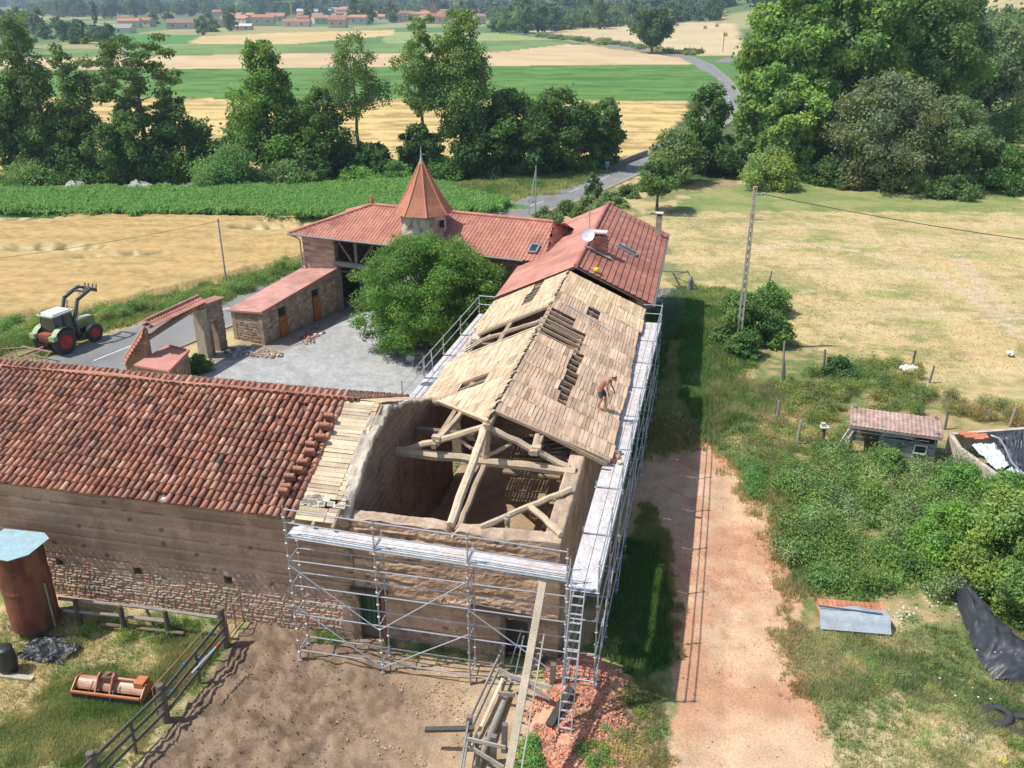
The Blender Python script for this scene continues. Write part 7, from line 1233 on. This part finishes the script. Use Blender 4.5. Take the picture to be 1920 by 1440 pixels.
for i in range(34): x = 925+(R.rand())*430; y = 62-.045*(x-925)+R.uniform(-7, 2); fartree(x, y, R.choice([0, 1, 4, 2, 5]), R.uniform(.75, 1.3), 'along the top edge of the far stubble')
for (x, y, k, s) in [(590/3., 85, 0, .62), (178, 78, 4, .7), (205, 84, 0, .8), (540/3., 52, 3, 1), (690, 45, 1, 1.35), (668, 44, 1, 1.2), (380, 66, 1, .8), (433, 58, 1, 1.0), (400, 60, 4, .9), (1010, 62, 0, 1.3), (985, 64, 1, 1.2), (1040, 60, 5, 1.1)]: fartree(x, y, k, s, 'standing apart before the village')
for i in range(26): x = 100+R.rand()*420; fartree(x, R.uniform(24, 36), R.choice([0, 1, 5]), R.uniform(1.0, 1.6), 'in the belt behind the village at left')
for i in range(22): x = 1600+R.rand()*420; fartree(x, R.uniform(60, 200), R.choice([0, 1, 2, 4]), R.uniform(.7, 1.1), 'behind the great plane trees')
for i in range(14): x = R.uniform(-20, 190); fartree(x, R.uniform(52, 110), R.choice([0, 1, 5, 4]), R.uniform(.8, 1.2), 'behind the left poplars')
for i in range(14): x = R.uniform(980, 1280); y = 62+.155*(x-980)+R.uniform(-2, 3); 
# wood masses further back
def woods(pts, n, leaf, seed, cols, name, label, hmin=7, hmax=15):
    R = np.random.RandomState(seed); P = inpx(pts)(R, n); P[:, 2] = hf(P[:, 0], P[:, 1]); m = M(); B = A_([[p[0], p[1], p[2]+h*.5, r, h*.5] for p, h, r in zip(P, R.uniform(hmin, hmax, n), R.uniform(5, 11, n))]); cols = A_(cols); gi_ = R.randint(len(cols), size=n)
    for j in range(len(cols)): crown_cards(m, B[gi_ == j], int(n*130/len(cols)), leaf, cols[j], seed+j, hol=.6, asp=.8)
    return tag(m.build(name, MT['leaf'], org=(0, 0, 0)), label, 'woodland', kind='stuff')
woods([(60, 20), (60, 33), (600, 30), (1350, 20), (1420, 14), (1420, 8), (700, 10), (100, 14)], 700, 1.5, 61, [(.045, .08, .038), (.06, .10, .045), (.04, .07, .035)], 'far_wood', 'hazy band of woodland beyond the village', 9, 17)
woods([(-100, 8), (-100, 14), (1500, 6), (1500, 1), (600, 3)], 500, 4.0, 62, [(.05, .085, .045), (.07, .11, .055)], 'distant_forest', 'bluish wooded plain at the top of the view', 12, 22)
woods([(940, 60), (1180, 50), (1270, 42), (1270, 30), (1100, 34), (940, 42)], 200, 1.1, 63, [(.045, .085, .03), (.065, .11, .04), (.08, .13, .05)], 'hillside_wood', 'wooded slope above the far stubble field', 6, 12)
woods([(1560, 150), (1900, 130), (1960, 60), (1700, 90)], 90, .9, 64, [(.05, .09, .03), (.07, .12, .04)], 'backing_wood', 'dark wood behind the great plane trees', 8, 14)
def house_at(x, y, w, d, h, rot, rc, wc, lb, grp='houses of the far village', rh=None):
    g = G(x, y); o = thing('village_house', lb, 'house', g, grp); c, s = math.cos(rot), math.sin(rot); U = A_([c, s, 0]); V = A_([-s, c, 0]); rh = rh or d*.22
    q = lambda a, b, z: g+U*a+V*b+Z*z
    m = M(); m.box(g-Z*1, w, d, h+1, wc, [U, V, Z]); m.prism([q(-w/2, -d/2, h), q(-w/2, d/2, h), q(-w/2, 0, h+rh)], U*w, wc); m.build('wall', MT['plaster'], o)
    m = M()
    for k in (-1, 1): m.prism([q(-w/2-.4, k*(d/2+.5), h-.1), q(w/2+.4, k*(d/2+.5), h-.1), q(w/2+.4, 0, h+rh+.05), q(-w/2-.4, 0, h+rh+.05)], Z*.2, rc)
    m.build('roof', MT['newtile'], o)
    for k in range(2):
        for t in (-.27, .22): 
            m = M(); m.boxes([q(w*t, -d/2-.02, h*.55)], [[.55, .05, .6]], [U, V, Z], (.06, .06, .07)); m.build('window', MT['glass'], o)
        break
RC = [(.45, .19, .12), (.52, .22, .13), (.38, .18, .13), (.42, .24, .18), (.55, .27, .17)]; WCc = [(.62, .56, .48), (.55, .48, .4), (.66, .62, .56)]
named = [(212, 62, 26, 10, 3, 0, (.36, .33, .3), 'low grey roofed farm building at the left end of the village'), (245, 52, 15, 9, 4.5, .1, RC[1], 'red roofed house behind the low grey building'), (274, 50, 13, 8, 4.5, -.3, RC[0], 'pink roofed house right of the red roofed one'), (340, 54, 18, 11, 4, .2, (.3, .2, .15), 'brown roofed barn at the left of the dark gabled pair'), (383, 52, 13, 12, 4, 1.5, (.22, .15, .12), 'left dark gable of the brown barn pair'), (404, 51, 13, 12, 4, 1.5, (.22, .15, .12), 'right dark gable of the brown barn pair'), (457, 56, 12, 6, 2.5, 0, (.6, .62, .65), 'white roofed shelter in front of the village'), (495, 48, 17, 9, 6, .1, RC[1], 'orange roofed villa in the village centre'), (557, 50, 20, 8, 3.5, 0, RC[0], 'long low red roofed house right of the villa'), (578, 30, 24, 12, 5, .05, (.55, .57, .6), 'long grey metal hall behind the village'), (634, 52, 13, 9, 5.5, 0, RC[2], 'plain house at the right end of the field edge'), (630, 28, 26, 14, 5, 0, (.62, .6, .5), 'pale flat hall right of the grey metal hall'), (410, 31, 12, 8, 5, .2, RC[1], 'house alone among trees above the barns'), (452, 26, 14, 8, 4, 0, RC[3], 'long roof among trees above the white shelter'), (500, 28, 12, 8, 5, .3, RC[0], 'house left of the yellow crane'), (1102, 42, 10, 8, 4.5, .9, RC[2], 'white gabled house standing right among the trees at the stubble edge'), (1110, 26, 16, 8, 3.5, 0, RC[1], 'orange roofed bungalow above the white gabled house'), (1145, 24, 12, 8, 3.5, .1, RC[1], 'orange roofed bungalow right of the first one'), (908, 32, 13, 10, 6, .2, RC[3], 'brown roofed house left of the big dark trees'), (940, 14, 12, 8, 6, 0, RC[0], 'white house with red roof above the big dark trees'), (1262, 30, 10, 8, 3, 0, RC[4], 'low pink roofed house at the edge of the oak'), (1310, 34, 10, 7, 3, 0, RC[1], 'leftmost white house below the plane trees'), (1325, 22, 11, 8, 5, .1, RC[0], 'tallest white house left of the plane trees'), (1345, 32, 10, 7, 3.2, -.1, RC[1], 'right white house touching the plane trees'), (1088, 60, 5, 4, 2, 0, RC[0], 'tiny hut at the foot of the stubble wood')][:-1]
for (x, y, w, d, h, r, c, lb) in named: house_at(x, y, w, d, h, r+.0, c, WCc[int(x) % 3], lb)
for i in range(76):
    x = R.uniform(640, 900) if i < 60 else R.uniform(900, 1180); y = R.uniform(24, 46) if i < 60 else R.uniform(8, 20); house_at(x, y, R.uniform(9, 17), R.uniform(7, 10), R.uniform(4, 7), R.normal(.1, .5), RC[R.randint(5)], WCc[R.randint(3)], 'red tiled house in the packed town centre' if i < 60 else 'red tiled house scattered on the wooded slope', 'packed town houses' if i < 60 else 'slope houses')
for i in range(18): house_at(R.uniform(430, 680), R.uniform(36, 46), R.uniform(9, 15), 8, 4.5, R.normal(0, .4), RC[R.randint(5)], WCc[R.randint(3)], 'small red roofed house beside the metal halls', 'houses by the halls')
ct = thing('church_tower', 'square brown church tower rising over the town roofs', 'tower', G(813, 40)); g = G(813, 40); m = M(); m.box(g, 6, 6, 20, (.36, .27, .22)); m.build('shaft', MT['plaster'], ct); m = M(); m.lathe(g+Z*20, [(4.6, 0), (0, 3.2)], 4, (.4, .2, .15)); m.build('roof', MT['newtile'], ct)
for k in (-1.3, 1.3): m = M(); m.box(g+A_([k, -3.02, 15.5]), 1.1, .1, 2.6, (.06, .05, .05)); m.build('belfry_opening', MT['dull'], ct)
cr = thing('tower_crane', 'yellow tower crane over the village', 'crane', G(547, 36)); g = G(547, 36); m = M(); m.beam(g, g+Z*17, 1.1, 1.1, (.62, .45, .05)); m.build('mast', MT['paint'], cr); m = M(); m.beam(g+Z*16+A_([-16, 0, 0]), g+Z*16.5+A_([4, 0, 0]), .7, .7, (.6, .5, .4)); m.build('jib', MT['paint'], cr)
for i, (x, y) in enumerate([(1192, 46), (1213, 50), (1270, 48), (1322, 54), (1344, 50), (1360, 68), (1180, 48)]):
    m = M(); g = G(x, y); m.tube([g+A_([-1, 0, .9]), g+A_([1, 0, .9])], 1.0, 12, (.62, .5, .3)); tag(m.build('hay_bale', MT['grass']), 'round straw bale lying on the far stubble field', 'hay bale', 'straw bales on the far stubble')
m = M(); g = G(1355, 98); m.tube([g, g+Z*8], .16, 6, (.2, .17, .14)); tag(m.build('far_pole', MT['bark']), 'wooden pole by the road junction left of the plane trees', 'pole')
for i in range(16):   # hedge along the far lane
    t = i/15; g = G(1020+290*t, 70+36*t+R.uniform(-1, 1)-3); 
bram([(1010, 66), (1150, 80), (1300, 102), (1300, 107), (1150, 87), (1005, 70)], 90, 1.0, 2.2, 1.2, 3.0, [(.09, .13, .05), (.14, .17, .07)], 71, 'lane_hedge', 'low scrub hedge along the far lane', 'hedge', 14000, .4)
bram([(1280, 98), (1325, 100), (1325, 104), (1280, 104)], 10, 1.2, 2.2, 1.2, 2.2, [(.08, .11, .045)], 72, 'junction_scrub', 'dark scrub by the lane under the lone oak', 'hedge', 5000, .3)

# ---------------------------------------------------------------- the air
hm = M(); hm.boxes([[0, 4500, 70]], [[4700, 4700, 72.5]], np.eye(3), (1, 1, 1)); hz = bpy.data.materials.new('air'); hz.use_nodes = True; t = hz.node_tree; t.nodes.remove(t.nodes['Principled BSDF']); pv = t.nodes.new('ShaderNodeVolumePrincipled'); pv.inputs['Color'].default_value = (.66, .80, 1, 1); pv.inputs['Density'].default_value = .00030; pv.inputs['Anisotropy'].default_value = .3
t.links.new(pv.outputs[0], t.nodes['Material Output'].inputs['Volume']); ho = hm.build('haze', hz, org=(0, 0, 0)); ho['kind'] = 'stuff'
